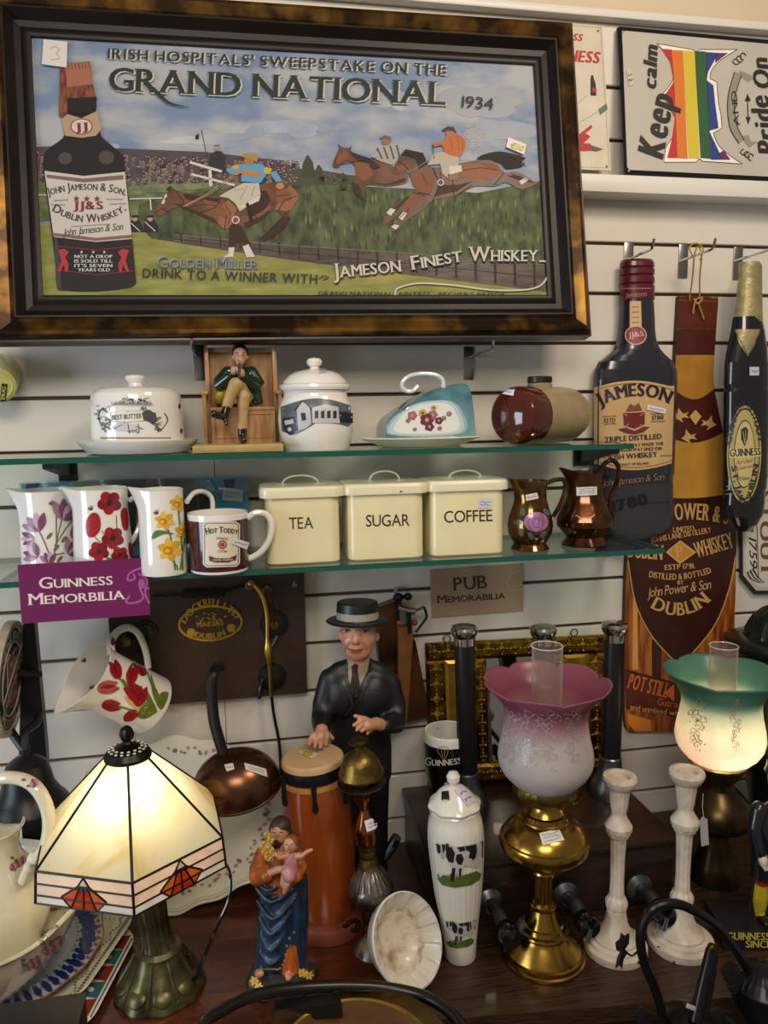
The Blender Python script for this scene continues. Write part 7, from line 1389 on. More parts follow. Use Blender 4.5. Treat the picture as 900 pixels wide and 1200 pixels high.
parts += [('e', K(420, 743, hd_), (20.5*q, 23*q, 25*q), fs_), ('e', K(419.5, 760, hd_-.006), (16.5*q, 16*q, 13.5*q), fs_), ('e', K(419, 769, hd_-.014), (8.5*q, 7*q, 5.5*q), fs_), ('e', K(408, 751, hd_-.020), (6.5*q, 6*q, 7*q), fs_), ('e', K(431, 752, hd_-.020), (6.5*q, 6*q, 7*q), fs_),
          limb([K(417.5, 740, hd_-.034), K(416.5, 750, hd_-.041)], [2.6, 3.6], fs_), ('e', K(416.5, 752, hd_-.040), (4.8*q, 4*q, 3*q), fs_), ('e', K(398.5, 744, hd_+.002), (3*q, 4*q, 7*q), fs_), ('e', K(442.5, 746, hd_+.002), (3*q, 4*q, 7*q), fs_), limb([K(404, 735, hd_-.026), K(412, 734, hd_-.032)], [2.4, 2.4], fs_), limb([K(422, 735, hd_-.032), K(433, 735.5, hd_-.026)], [2.4, 2.4], fs_), limb([K(409, 759.5, hd_-.029), K(417, 760, hd_-.034), K(425, 759, hd_-.029)], [1.6, 2, 1.6], fs_), limb([K(411, 762.5, hd_-.029), K(417.5, 763.5, hd_-.033), K(424, 762.3, hd_-.029)], [1.6, 2, 1.6], fs_)]
# hands
def hand(W, palm, knuck, tips, thumb, rr=2.5):
    o = [limb([W, palm], [7, 7.5], fs_), ('c', [palm, knuck[1].lerp(knuck[2], .5)], [7*q, 6.2*q], fs_, 1)]
    for k, tpp in zip(knuck, tips): mid = k.lerp(tpp, .5)+V((0, -.002, .004)); o.append(limb([palm.lerp(k, .55), k, mid, tpp], [rr*1.2, rr*1.1, rr, rr*.85], fs_))
    o.append(limb([palm, palm.lerp(thumb, .55)+V((0, -.002, .003)), thumb], [rr*1.2, rr*1.1, rr*.9], fs_)); return o
body = fuse(parts, .0042, 4)
kx = -.098
HL = hand(K(377, 852, -.075), K(377, 857, -.088), [K(366.5, 861, kx), K(372.5, 863, kx-.003), K(378.5, 863, kx-.003), K(384, 861, kx)], [K(362.5, 872, kx-.004), K(369, 875, kx-.008), K(375.5, 875.5, kx-.008), K(381.5, 872.5, kx-.004)], K(390, 865, -.09))
HR = hand(K(450, 850, -.076), K(440, 848, -.088), [K(430, 843, -.098), K(429, 848, -.1), K(431.5, 853, -.1), K(435, 856, -.096)], [K(414.5, 850, -.104), K(418, 855.5, -.106), K(424, 857, -.106), K(430.5, 859.5, -.1)], K(416, 839, -.1))
hb_ = fuse(HL, .0019, 2); hr_ = fuse(HR, .0019, 2); body.add(hb_.v, hb_.f, fs_); body.add(hr_.v, hr_.f, fs_)
d = Deco(body, .0006); sh_ = paint('#9a8a72', .5); slin = paint('#34353b', .3)
d.poly([(408, 773), (413, 777), (420, 781), (428, 777), (433, 772), (430, 790), (418, 818), (413, 812), (408, 795)], sh_, 1, 3)
d.poly([(412, 781), (416, 777), (420, 779), (419, 784), (422, 806), (416, 816), (409, 810), (413, 786)], MATS['black_t'], 3, 3)
d.line([(407, 775), (406, 795), (413, 825), (404, 800), (402, 782)], 1.2, slin, 2, seg=3); d.poly([(405, 772), (402, 784), (396, 791), (401, 797), (407, 812), (413, 826), (408, 800)], suit, 3.5, 3); d.poly([(433, 771), (440, 779), (437, 790), (433, 800), (420, 818), (412, 828), (422, 803), (430, 786)], suit, 3.5, 3)
d.line([(396, 791), (401, 797), (409, 815), (413, 827)], 1, slin, 4, seg=3); d.line([(438, 786), (432, 801), (420, 819), (404, 838)], 1, slin, 4, seg=3); d.line([(430, 811), (444, 812)], 1, slin, 2, seg=3)
lip = paint('#a8604e', .4); eyeW = paint('#d8cbbd', .3); eyeD = paint('#3c2a20', .3); crs = paint('#9c6650', .4)
for ex0, ey0 in ((406.5, 739), (427, 739.5)):
    d.poly([(ex0-4, ey0), (ex0, ey0-1.8), (ex0+4, ey0+.2), (ex0, ey0+1.6)], eyeW, 2, 2); d.ell((ex0+.4, ey0), 1.7, 1.7, eyeD, 3, n=10, g=1.5); d.line([(ex0-4.4, ey0-.4), (ex0, ey0-2.2), (ex0+4.4, ey0-.2)], .9, eyeD, 4, seg=1.5); d.line([(ex0-4, ey0+2.4), (ex0+3.6, ey0+2.6)], .6, crs, 3, seg=1.5)
d.line([(402, 733.5), (407, 732), (412, 733.5)], 1.5, paint('#8a6246', .5), 3, seg=1.5); d.line([(422, 733.5), (428, 732.5), (433, 734.5)], 1.5, paint('#8a6246', .5), 3, seg=1.5)
d.line([(408.5, 760), (413, 761.3), (418, 761.6), (425, 760)], 1.1, paint('#6a3428', .4), 4, seg=1.5); d.line([(411, 763), (418, 764.6), (423, 763)], 1.6, lip, 3, seg=1.5); d.line([(410, 752), (406, 757), (405, 762)], .8, crs, 3, seg=1.5); d.line([(424, 752), (428, 756), (429, 761)], .8, crs, 3, seg=1.5)
for nx in (413.5, 420): d.ell((nx, 754.5), 1, .6, paint('#6a3a2c', .5), 3, n=7, g=1)
d.poly([(398, 730), (402, 728), (401, 738), (398, 740)], paint('#7a5a3c', .5), 2, 2); d.poly([(439, 728), (443, 731), (442, 742), (440, 738)], paint('#7a5a3c', .5), 2, 2)
body.build('body', t, smooth=180)
hc = K(419, 727, hd_+.002); M4 = Matrix.Translation(hc) @ rotm((.02, .06, 1)).to_4x4(); hk2 = paint('#121316', .4)
mb = MB().lathe([(23*q, -.001), (35*q, -.002), (36.5*q, 0), (35*q, .002), (25*q, .003), (24.5*q, .005), (24.2*q, .018), (23.6*q, .034), (22.5*q, .036), (0, .037)], (0, 0), [hk2]*5+[paint('#8f8b84', .5)]+[hk2]*3, 56, mtx=M4); mb.build('hat', t)
# ------------------------------------------------------------ saint with child
P0 = pz(330, 1150, ZT); Yj = P0.y; K = lambda x, y, dy=0: pw(x, y, Yj+dy); q = mpp(K(330, 1050))
t = thing('saint_figurine', 'figurine of a bearded person in blue and orange robes holding a child and yellow lilies', 'figurine', V((P0.x, Yj, ZT)))
rk = mat('rock', '#2c2b29', .7, var=.5, vs=90, bump=.6, bs=160); blue = mat('robeblue', '#22405f', .4, col2='#101c2c', vs=45, stretch=(1.5, 1.5, .3), coat=.15); orange = mat('robeorange', '#c8692a', .4, col2='#8a4016', vs=45, stretch=(1.5, 1.5, .4), coat=.15); fl_ = paint('#c08c70', .4); hair = paint('#3a2318', .5, var=.3, vs=200); pinkc = paint('#b97f82', .4, var=.2, vs=90); gold_ = paint('#a8843a', .35)
mb = MB().lathe([(41*q, zf), (42*q, zf+.004), (40*q, zf+.014), (34*q, zf+.026), (22*q, zf+.032), (0, zf+.034)], (P0.x, Yj), [paint('#4a1a16', .35), rk, rk, rk, rk], 56, rf=lambda a_, i: 1+(.04*math.sin(5*a_+i)+.03*math.sin(11*a_) if 0 < i < 5 else 0)); 
for v in mb.v: v.y = Yj+(v.y-Yj)*.85
d = Deco(mb, .0008)
def lily(d, c, r, k=3):
    for i in range(6): a_ = i*PI/3; d.ell((c[0]+r*.55*math.cos(a_), c[1]+r*.5*math.sin(a_)), r*.5, r*.28, paint('#c9a63a', .4), k+i*.05, rot=math.degrees(a_), n=9)
    d.ell(c, r*.25, r*.22, paint('#d07a2a', .4), k+.5, n=8)
for c in ((299, 1150), (304, 1156), (353, 1141), (361, 1143)):
    for i in range(3): d.ell((c[0]+rnd.uniform(-6, 6), c[1]+rnd.uniform(-5, 5)), 4, 2, paint('#4a5a2c', .5), 2+i*.1, rot=rnd.uniform(0, 180), n=9)
    lily(d, c, 5.5)
mb.build('rock_base', t)
def bl2(P, R, m, fl=1): return ('c', P, [r*q for r in R], m, fl)
parts = [bl2([K(330, 1142), K(328, 1120), K(328, 1090), K(329, 1060), K(329, 1035), K(328, 1015), K(328, 1000)], [20, 18.5, 17, 16, 15, 14, 9], blue, 1.55), bl2([K(328, 1040, -.006), K(327, 1015, -.006), K(327, 999, -.003)], [14, 14, 9], orange, 1.35),
         bl2([K(341, 1142, -.012), K(340, 1110, -.012), K(338, 1080, -.008)], [11, 8, 5], orange), bl2([K(352, 1118), K(355, 1080), K(353, 1030), K(347, 1008)], [8, 9, 10, 9], blue, .8),
         bl2([K(308, 1000), K(302, 1018, -.006), K(301, 1028, -.016), K(312, 1026, -.038)], [9, 10, 10, 8], orange), bl2([K(312, 1024, -.038), K(326, 1019, -.046), K(334, 1017, -.05)], [4.2, 4.5, 3], fl_),
         bl2([K(345, 1000), K(352, 1016, -.008), K(347, 1026, -.03)], [9, 9, 8], orange)]
for (x0, y0, x1, y1, x2, y2) in ((300, 1040, 318, 1058, 345, 1040), (302, 1056, 320, 1078, 346, 1052), (304, 1075, 318, 1096, 340, 1070), (306, 1095, 318, 1115, 334, 1092), (305, 1115, 318, 1130, 332, 1116), (300, 1030, 312, 1044, 330, 1036)): parts.append(bl2(spline([K(x0, y0, -.012), K(x1, y1, -.026), K(x2, y2, -.020)], 3), [2, 2.6, 3, 3.2, 3, 2.6, 2], blue))
for x_ in (345, 350, 356): parts.append(bl2([K(x_-2, 1030, -.012), K(x_, 1075, -.014), K(x_+1, 1112, -.01)], [2, 2.6, 2.6], blue))
for x_ in (334, 340, 347): parts.append(bl2([K(338, 1095, -.016), K(x_, 1140, -.026)], [1.6, 3], orange))
parts += [bl2([K(303, 1141, -.022), K(306, 1141, -.030)], [5, 4], fl_), bl2([K(339, 1143, -.026), K(338, 1146, -.036)], [5, 4], fl_)]
parts += [bl2([K(328, 1001), K(327, 990, -.006)], [6.5, 6], fl_), ('e', K(327, 976, -.008), (10*q, 11.5*q, 13*q), fl_), ('e', K(324.5, 977, -.024), (1.8*q, 2.5*q, 3.2*q), fl_), ('e', K(324, 987, -.016), (6.5*q, 6*q, 8*q), hair), ('e', K(329, 966, -.002), (12*q, 12.5*q, 9.5*q), hair), ('e', K(337.5, 978, .002), (5*q, 9*q, 12*q), hair), ('e', K(318, 973, .002), (3*q, 6*q, 8*q), hair), ('e', K(334, 990, .006), (6*q, 6*q, 9*q), hair)]
body = fuse(parts, .0021, 2); d = Deco(body, .0005)
for i in range(13): f = i/12; d.ell((300+f*34, 1138-3*math.sin(f*3)+(-12 if f > .8 else 0)*(f-.8)*5), 1.6, 1.4, gold_, 2, n=7, g=1.5)
for p in ((335, 1118), (336, 1108), (339, 1099), (344, 1092)): d.ell(p, 1.7, 1.5, gold_, 2, n=7, g=1.5)
for ex0 in (321, 329.5): d.line([(ex0-2, 975), (ex0+2, 975.4)], .9, paint('#3a261c'), 2, seg=1.2); d.line([(ex0-2.4, 972), (ex0+2.4, 971.6)], .8, paint('#4a2f20'), 2, seg=1.2)
d.line([(321.5, 984), (326.5, 984)], .9, paint('#8a4a40'), 3, seg=1)
body.build('body', t, smooth=180)
ch = [bl2([K(341, 1022, -.050), K(341, 1008, -.050), K(340, 1001, -.048)], [8, 7.5, 6], pinkc), bl2([K(337, 1020, -.052), K(339, 1027, -.058)], [8, 7.5], pinkc), ('e', K(340, 990, -.050), (7.5*q, 8*q, 8.5*q), fl_), ('e', K(342, 986, -.046), (8.6*q, 8.6*q, 7.5*q), mat('childhair', '#8a4a22', .5, var=.4, vs=220, bump=.5, bs=300)), ('e', K(348, 992, -.046), (4*q, 6*q, 7*q), MATS['childhair']), ('e', K(338.5, 991.5, -.062), (1.3*q, 1.5*q, 1.6*q), fl_),
      bl2([K(346, 1003, -.05), K(354, 1003, -.056), K(360, 998, -.060), K(365, 996, -.062)], [3.4, 3, 2.5, 2.2], fl_), bl2([K(335, 1003, -.052), K(328, 1005, -.056), K(323, 1001, -.056)], [3.2, 2.8, 2.2], fl_), bl2([K(341, 1027, -.056), K(337, 1036, -.062), K(333, 1046, -.058)], [4, 3.4, 2.4], fl_), bl2([K(333, 1027, -.056), K(331, 1036, -.058), K(334, 1041, -.060)], [4, 3.2, 2.4], fl_)]
cm = fuse(ch, .0017, 2); d = Deco(cm, .0005)
for ex0 in (336, 342): d.line([(ex0-1.4, 989.6), (ex0+1.4, 989.6)], .8, paint('#4a2f20'), 2, seg=1)
d.line([(337.5, 995), (340.5, 995)], .7, paint('#9a4a44'), 2, seg=1); d.line([(346, 1001), (336, 1014), (331, 1020)], 1.2, paint('#a06a70'), 2, seg=2)
cm.build('child', t, smooth=180)
mb = MB()
for c in ((313, 978), (317, 984), (311, 988), (316, 994), (310, 999), (314, 1005), (319, 1000), (308, 993)):
    P_ = K(*c, -.030); 
    for i in range(5): a_ = i*2*PI/5; mb.sphere(P_+V((.0035*math.cos(a_), -.001, .0035*math.sin(a_))), (.003, .0014, .0022), gold_ if i % 2 else paint('#d0b050', .4), 8, 6)
    mb.sphere(P_+V((0, -.002, 0)), .0015, paint('#c9752a', .4), 6, 5)
mb.tube([K(312, 980, -.026), K(313, 1000, -.026), K(317, 1014, -.028)], .0016, paint('#4a5a2c', .5), 6)
for c in ((309, 984), (319, 990), (316, 1012), (311, 1010)): mb.sphere(K(*c, -.027), (.004, .0016, .0022), paint('#4a5a2c', .5), 8, 6, rot=Matrix.Rotation(rnd.uniform(0, 3), 3, 'Y'))
mb.build('lilies', t)
# ------------------------------------------------------------ seated piper on a settle
Ys = -.085; t = thing('piper_figurine', 'figurine of a seated person in green jacket playing a whistle on a wooden settle', 'figurine', V((pw(281, 524, -.14).x, -.14, ZU))); oak = mat('settleoak', '#b08656', .45, col2='#8a6238', vs=25, stretch=(4, 4, .6), coat=.15)
K = lambda x, y, dy=0: pw(x, y, Ys+dy); q = mpp(K(281, 460)); zu = ZU+.0005
mb = MB(); xa, xb = K(241.5, 460).x, K(325, 460).x; zb1 = K(280, 518).z; zt1 = K(280, 408).z; cx = (xa+xb)/2; W_s = xb-xa
hB2 = .013; mb.box((K(279.5, 520).x, -.135, zu+hB2/2), (W_s*1.19, .125, hB2), paint('#b39a5c', .45, var=.15, vs=30), bev=.002); mb.build('plinth', t)
mb = MB(); zb1 = zu+hB2; mb.box((cx, Ys+.004, (zb1+zt1)/2), (W_s, .008, zt1-zb1), oak); zs = K(280, 477, -.04).z
for sx_ in (xa+.004, xb-.004): mb.box((sx_, Ys-.006, (zb1+zt1)/2), (.008, .022, zt1-zb1), oak, bev=.001)
mb.box((cx, Ys-.003, zt1-.004), (W_s, .014, .008), oak, bev=.001); mb.box((cx, Ys-.022, zs-.003), (W_s-.016, .046, .006), oak, bev=.001); mb.box((cx, Ys-.040, (zb1+zs)/2-.003), (W_s-.016, .006, zs-zb1-.006), oak)
for u0, u1 in ((.10, .44), (.56, .90)):
    for a_, b_ in (((u0, .15), (u1, .15)), ((u0, .8), (u1, .8)), ((u0, .15), (u0, .8)), ((u1, .15), (u1, .8))): mb.tube([V((xa+W_s*p[0], Ys-.0435, zb1+(zs-zb1)*p[1])) for p in (a_, b_)], .0012, oak, 6)
for sx_ in (xa-.002, xb+.002): mb.box((sx_, Ys-.026, K(280, 461).z), (.014, .05, .006), oak, bev=.0015); mb.box((sx_, Ys-.046, (K(280, 461).z+zb1)/2), (.006, .006, K(280, 461).z-zb1), oak)
mb.build('settle', t)
grn_ = mat('jacketgreen', '#143420', .22, coat=.5, var=.4, vs=60); cr_ = paint('#b99a62', .45, var=.2, vs=80); bt = paint('#150f0e', .2, coat=.4); fc = paint('#b98a70', .4); hr2 = paint('#15100e', .35)
J = lambda P, R, m, fl=1: ('c', P, [r*q for r in R], m, fl)
parts = [J([K(281, 468, -.024), K(281, 452, -.022), K(281, 438, -.022), K(281, 430, -.022)], [10, 11, 12, 7], grn_, 1.45), J([K(267, 436, -.024), K(257, 448, -.03), K(256, 452, -.036), K(270, 440, -.052)], [7, 7.5, 7, 5], grn_), J([K(295, 436, -.024), K(303, 450, -.03), K(301, 453, -.036), K(287, 442, -.052)], [7, 7.5, 7, 5], grn_), J([K(298, 458, -.02), K(304, 474, -.024)], [6, 4], grn_, 1.3), J([K(268, 458, -.02), K(266, 472, -.024)], [6, 5], grn_, 1.3),
         ('e', K(281.5, 417, -.026), (7.8*q, 8.5*q, 10.5*q), fc), ('e', K(281, 424, -.032), (5*q, 5*q, 5*q), fc), ('e', K(281, 409, -.020), (8.4*q, 8.6*q, 6*q), hr2), ('e', K(273.8, 414, -.018), (2*q, 5*q, 6*q), hr2), ('e', K(289, 414, -.018), (2*q, 5*q, 6*q), hr2), ('e', K(279.5, 419, -.051), (1.4*q, 1.6*q, 2.2*q), fc), ('e', K(273, 419, -.026), (1.4*q, 2*q, 2.4*q), fc), ('e', K(290, 419, -.026), (1.4*q, 2*q, 2.4*q), fc),
         J([K(288, 466, -.03), K(282, 456, -.058), K(276, 450, -.082)], [8, 8, 7.5], cr_), J([K(276, 450, -.082), K(270, 464, -.078), K(266, 476, -.074)], [7.5, 6.5, 6], cr_), J([K(276, 466, -.03), K(283, 464, -.056), K(286, 464, -.07)], [8, 7.5, 7], cr_), J([K(286, 464, -.07), K(284.5, 482, -.066), K(284, 500, -.064)], [7, 6, 5.6], cr_),
         J([K(266, 477, -.076), K(263, 486, -.078)], [5, 5], bt), J([K(264, 487, -.074), K(256, 487, -.09), K(250, 485, -.098)], [5, 4.4, 4], bt), J([K(263, 488, -.076), K(265, 497, -.084)], [3, 2.4], bt), J([K(284, 500, -.064), K(284, 512, -.064)], [5, 5], bt), J([K(284, 514, -.066), K(285.5, 516, -.086)], [4.6, 4], bt)]
parts += [('e', K(274, 434, -.062), (4*q, 4*q, 5*q), fc), ('e', K(283, 437, -.062), (4*q, 4*q, 5*q), fc)]
for i in range(4): parts += [J([K(273+i*1.6, 431+i*.8, -.066), K(277.5+i*.6, 430.5+i*1.6, -.070)], [1.2, 1], fc), J([K(284-i*.6, 433+i*1.8, -.066), K(279.8, 433.5+i*1.9, -.070)], [1.2, 1], fc)]
body = fuse(parts, .00145, 2); d = Deco(body, .0004)
for ex0 in (278, 284.5): d.line([(ex0-1.7, 416.6), (ex0+1.7, 416.6)], 1, eyeD, 2, seg=1); d.line([(ex0-2, 413.8), (ex0+2, 413.8)], .8, hr2, 2, seg=1)
d.line([(278, 423), (283, 423)], .9, paint('#8a443c'), 2, seg=1); body.build('body', t, smooth=180)
mb = MB(); mb.tube([K(280.5, 426, -.064), K(280, 446, -.086)], .0021, MATS['pewter'], 8); mb.build('whistle', t)
mb = MB(); yb_ = paint('#a8921f', .35, var=.35, vs=90); mb.sphere(K(257, 464, -.028), (7*q, 7*q, 9.5*q), yb_, 18, 12); mb.sphere(K(262, 458, -.026), (4*q, 5*q, 5*q), yb_, 14, 9); mb.tube(spline([K(252, 457, -.03), K(257, 453, -.03), K(263, 455, -.03)], 4), .0013, yb_, 6); mb.build('sack', t)
# ------------------------------------------------------------ advertising figure at the right edge
Pb = pz(892, 1098, ZT); Yg = Pb.y; xg = pw(905, 1060, Yg).x; t = thing('zookeeper_figurine', 'figurine of a person in dark jacket and yellow socks on black lettered base', 'figurine', V((xg, Yg, ZT))); K = lambda x, y, dy=0: pw(x, y, Yg+dy); q = mpp(K(890, 1030))
bw_ = .115; hbz = .034; fy = Yg-.035
xl0 = pw(861, 1105, fy).x; mb = MB(); R3 = Matrix.Rotation(-.22, 3, 'Z'); cB = V((xl0+.075, fy+.045, zf+hbz/2)); mb.box(cB, (.15, .09, hbz), paint('#141519', .4), bev=.002, rot=R3); nF = R3 @ V((0, -1, 0)); pf = pflat(cB+nF*.0452, nF); d = Deco(mb, .0004, pf); yl2 = paint('#b5a53a', .5)
pc0 = proj(cB+nF*.0452+(R3 @ V((-.070, 0, .003)))); pc1 = proj(cB+nF*.0452+(R3 @ V((.070, 0, .003)))); d.text('GUINNESS IS GOOD', pc0, pc1, 8.5, yl2, 2, bold=.1)
pc0 = proj(cB+nF*.0452+(R3 @ V((-.038, 0, -.011)))); pc1 = proj(cB+nF*.0452+(R3 @ V((.038, 0, -.011)))); d.text('SINCE 1759', pc0, pc1, 8, yl2, 2, bold=.1); mb.build('base', t, smooth=20)
zb2 = zf+hbz; navyj = paint('#14161d', .3, coat=.3); ysk = paint('#b5a41e', .45, var=.15, vs=80); rds = paint('#9a1c22', .4); gl_ = paint('#d0bfb4', .45)
J = lambda P, R, m, fl=1: ('c', P, [r*q for r in R], m, fl)
def foot(x): return V((x, Yg-.012, zb2+.0065))
parts = []
for sx_ in (-1, 1):
    fx = xg+sx_*.024; A0_ = K(880, 1058); zk_, zh_ = K(880, 1030).z, K(880, 985).z
    parts += [('e', foot(fx), (.0085, .017, .0065), bt), J([V((fx, Yg, zb2+.010)), V((fx, Yg, (zb2+zk_)/2+.004)), V((fx, Yg, zk_-.002))], [5.5, 9.5, 9], ysk), J([V((fx, Yg, zk_-.002)), V((fx, Yg, zk_+.008))], [10.5, 11], rds), J([V((fx, Yg, zk_+.006)), V((fx*.9+xg*.1, Yg, zh_))], [12, 15], navyj)]
zsd = K(890, 948).z; parts += [J([V((xg, Yg, K(890, 1005).z)), V((xg, Yg, K(890, 985).z)), V((xg, Yg, K(890, 962).z)), V((xg, Yg, zsd+.004))], [18, 19, 18, 11], navyj, 1.5)]
zhd = K(890, 916).z
for sx_ in (-1, 1): xs_ = xg+sx_*.036; parts += [J([V((xs_, Yg, zsd)), V((xs_+sx_*.009, Yg-.004, K(890, 968).z)), V((xs_+sx_*.004, Yg-.014, K(890, 992).z))], [9.5, 8.5, 7.5], navyj), ('e', V((xs_+sx_*.002, Yg-.020, K(890, 1000).z)), (.008, .009, .012), gl_)]+[J([V((xs_+(i-1.5)*.0035, Yg-.022, K(890, 1003).z)), V((xs_+(i-1.5)*.0035-sx_*.003, Yg-.026, K(890, 1009).z))], [1.8, 1.5], gl_) for i in range(4)]
parts += [J([V((xg, Yg, zsd)), V((xg, Yg, zhd-.012))], [7, 7], fc), ('e', V((xg, Yg-.002, zhd)), (13*q, 14*q, 16*q), fc), ('e', V((xg, Yg-.024, zhd-.001)), (2.4*q, 3*q, 3*q), fc)]
fuse(parts, .0024, 2).build('body', t, smooth=180)
mb = MB(); mb.lathe([(15*q, zhd+.012), (16.5*q, zhd+.014), (15*q, zhd+.019), (14*q, zhd+.032), (0, zhd+.034)], (xg, Yg), [gl_, navyj, navyj, navyj], 36); mb.build('cap', t)
cS = V((xg-.002, Yg-.036, K(890, 985).z)); mb = MB(); mb.lathe([(22*q, 0), (22.5*q, .004), (21*q, .006), (20*q, .0055), (0, .006)], (0, 0), [gl_, paint('#8f8078'), gl_, gl_], 44, mtx=Matrix.Translation(cS) @ rotm((-.1, -1, .1)).to_4x4()); d = Deco(mb, .0005); x0, y0 = proj(cS); d.text("THE", (x0-9, y0-8), (x0+9, y0-8), 5, ink, 3, bold=.1); d.text('GUINNESS', (x0-18, y0+2), (x0+18, y0+2), 6, ink, 3, bold=.1); mb.build('round_sign', t)
mb = MB(); mb.tube([V((xg-.058, Yg-.016, zb2+.001)), V((xg-.052, Yg-.022, K(890, 1000).z))], .0018, MATS['black'], 8); mb.build('stick', t)
# ============================================================ cast iron pillar, right edge
Xc = pw(912, 900, -.135).x; Yc = -.135; gi = mat('pillargreen', '#5b5c48', .38, metal=.5, col2='#33382c', vs=25, bump=.1, bs=60); gd = mat('pillardark', '#0e1f18', .3, metal=.3, coat=.3, var=.3, vs=30)
t = thing('cast_iron_pillar', 'fluted cast iron pillar with dark green domed top, behind the lit lamp', 'pillar', (Xc, Yc, ZT))
pr = prof(Xc, Yc, [(1000, 30), (990, 32), (975, 30), (940, 30), (905, 36), (890, 44), (884, 46), (874, 45), (868, 42)]); pr[0] = (pr[0][0], ZT+.0005); MB().lathe(pr, (Xc, Yc), gd, 72).build('pedestal', t)
MB().lathe(prof(Xc, Yc, [(870, 44), (862, 46), (850, 45), (800, 45), (775, 47), (768, 52), (764, 52)]), (Xc, Yc), gi, 120, rf=lambda a_, i: 1-(.05*abs(math.sin(11*a_)) if 0 < i < 5 else 0)).build('column', t)
MB().lathe(prof(Xc, Yc, [(766, 50), (760, 62), (756, 67), (752, 67), (748, 58), (746, 46), (744, 45)]), (Xc, Yc), gd, 72).build('brim', t)
mb = MB().lathe(prof(Xc, Yc, [(746, 45), (738, 44), (726, 38), (716, 28), (709, 16), (706, 10), (702, 9), (698, 12), (692, 10), (686, 5), (680, 3), (678, 0)]), (Xc, Yc), gd, 120, rf=lambda a_, i: 1-(.06*abs(math.sin(10*a_)) if 0 < i < 5 else 0)); mb.build('dome', t)
# ============================================================ black iron chandelier, lower right
Yk = -.60; K = lambda x, y, dy=0: pw(x, y, Yk+dy); q = mpp(K(800, 1130)); ib = mat('wroughtiron', '#1e1e20', .3, metal=.6, var=.2, vs=30)
cC = K(806, 1215); t = thing('iron_chandelier', 'black wrought iron chandelier with looped arm, fluted cup and iron leaves, lower right corner', 'chandelier', V((cC.x, Yk, 0)))
mb = MB(); mb.lathe([(.10, .0005), (.10, .008), (.03, .02), (.010, .04), (.010, cC.z-.05), (.02, cC.z-.03), (27*q, cC.z-.01), (29*q, cC.z+.006), (26*q, K(806, 1190).z), (14*q, K(806, 1184).z), (0, K(806, 1183).z)], (cC.x, Yk), ib, 40); mb.build('body', t)
mb = MB(); mb.tube(spline([K(776, 1188), K(768, 1160, -.01), K(754, 1125, -.02), (K(751, 1092, -.02)), K(764, 1066, -.02), K(790, 1059, -.02), K(815, 1068, -.02), K(840, 1086, -.01), K(860, 1110), K(879, 1140, .01)], 6), 5.4*q, ib, 12); mb.build('arm', t)
c1 = K(893, 1150, .01); mb = MB(); mb.lathe([(10*q, -.075), (20*q, -.06), (33*q, -.03), (36*q, -.006), (36*q, -.002), (34*q, .0), (30*q, .012), (18*q, .022), (6*q, .026), (0, .027)], (0, 0), ib, 80, mtx=Matrix.Translation(c1), rf=lambda a_, i: 1-(.06*abs(math.sin(14*a_)) if 5 < i < 8 else 0)); mb.sphere(c1+V((-.01, -36*q, -.018)), .005, MATS['steel'], 10, 8); mb.build('cup', t)
mb = MB(); mb.tube([K(815, 1196, -.02), K(825, 1150, -.01), K(833, 1112)], [8*q, 7.5*q, 5.5*q], ib, 14); mb.tube([K(822, 1194, -.01), K(831, 1152), K(837, 1118, .01)], [6.5*q, 6*q, 4.5*q], ib, 14); mb.sphere(K(834, 1110), 5.2*q, MATS['brassdark'], 12, 8); mb.box(tuple(K(812, 1181, -.02)), (.022, .004, .006), paint('#a9a49c'), bev=.001, rot=Matrix.Rotation(.5, 3, 'Y')); mb.build('candle_tube', t)
def leaf(pts, dy, nm='leaf'):
    mb = MB(); C_ = K(sum(p[0] for p in pts)/len(pts), sum(p[1] for p in pts)/len(pts), dy-.0022); R = [K(*p, dy) for p in pts]; n = len(R); R2 = [p+V((0, .003, 0)) for p in R]
    mb.add(R+R2+[C_, C_+V((0, .003, 0))], [(i, (i+1) % n, 2*n) for i in range(n)]+[(n+(i+1) % n, n+i, 2*n+1) for i in range(n)]+[(i, n+i, n+(i+1) % n, (i+1) % n) for i in range(n)], paint('#17130f', .5)); return mb
mb = leaf([(729, 1094), (733, 1098), (738, 1095), (737, 1106), (733, 1112), (735, 1118), (731, 1124), (729, 1136), (726, 1131), (722, 1135), (725, 1122), (728, 1116), (723, 1114), (722, 1106), (727, 1102)], 0); mb.tube(spline([K(731, 1113), K(740, 1120, -.004), K(746, 1116, -.008), K(752, 1112, -.018)], 4), .0014, ib, 6); mb.build('leaf', t)
for P_ in ([(744, 1188), (752, 1180), (762, 1186), (765, 1196), (755, 1202), (746, 1198)], [(832, 1186), (842, 1182), (848, 1190), (846, 1202), (834, 1202)], [(848, 1190), (858, 1194), (866, 1204), (850, 1204)], [(846, 1136), (856, 1126), (864, 1132), (866, 1146), (858, 1158), (850, 1150)], [(852, 1156), (862, 1152), (868, 1162), (858, 1166)]):
    mb = leaf(P_, .004); cx_, cy_ = sum(p[0] for p in P_)/len(P_), sum(p[1] for p in P_)/len(P_); tgt = (880, 1150) if cy_ < 1175 else (800, 1195); mb.tube(spline([K(cx_, cy_, .002), K((cx_+tgt[0])/2+2, (cy_+tgt[1])/2-4, .008), K(*tgt, .002)], 4), .0014, ib, 6); mb.build('leaf', t)
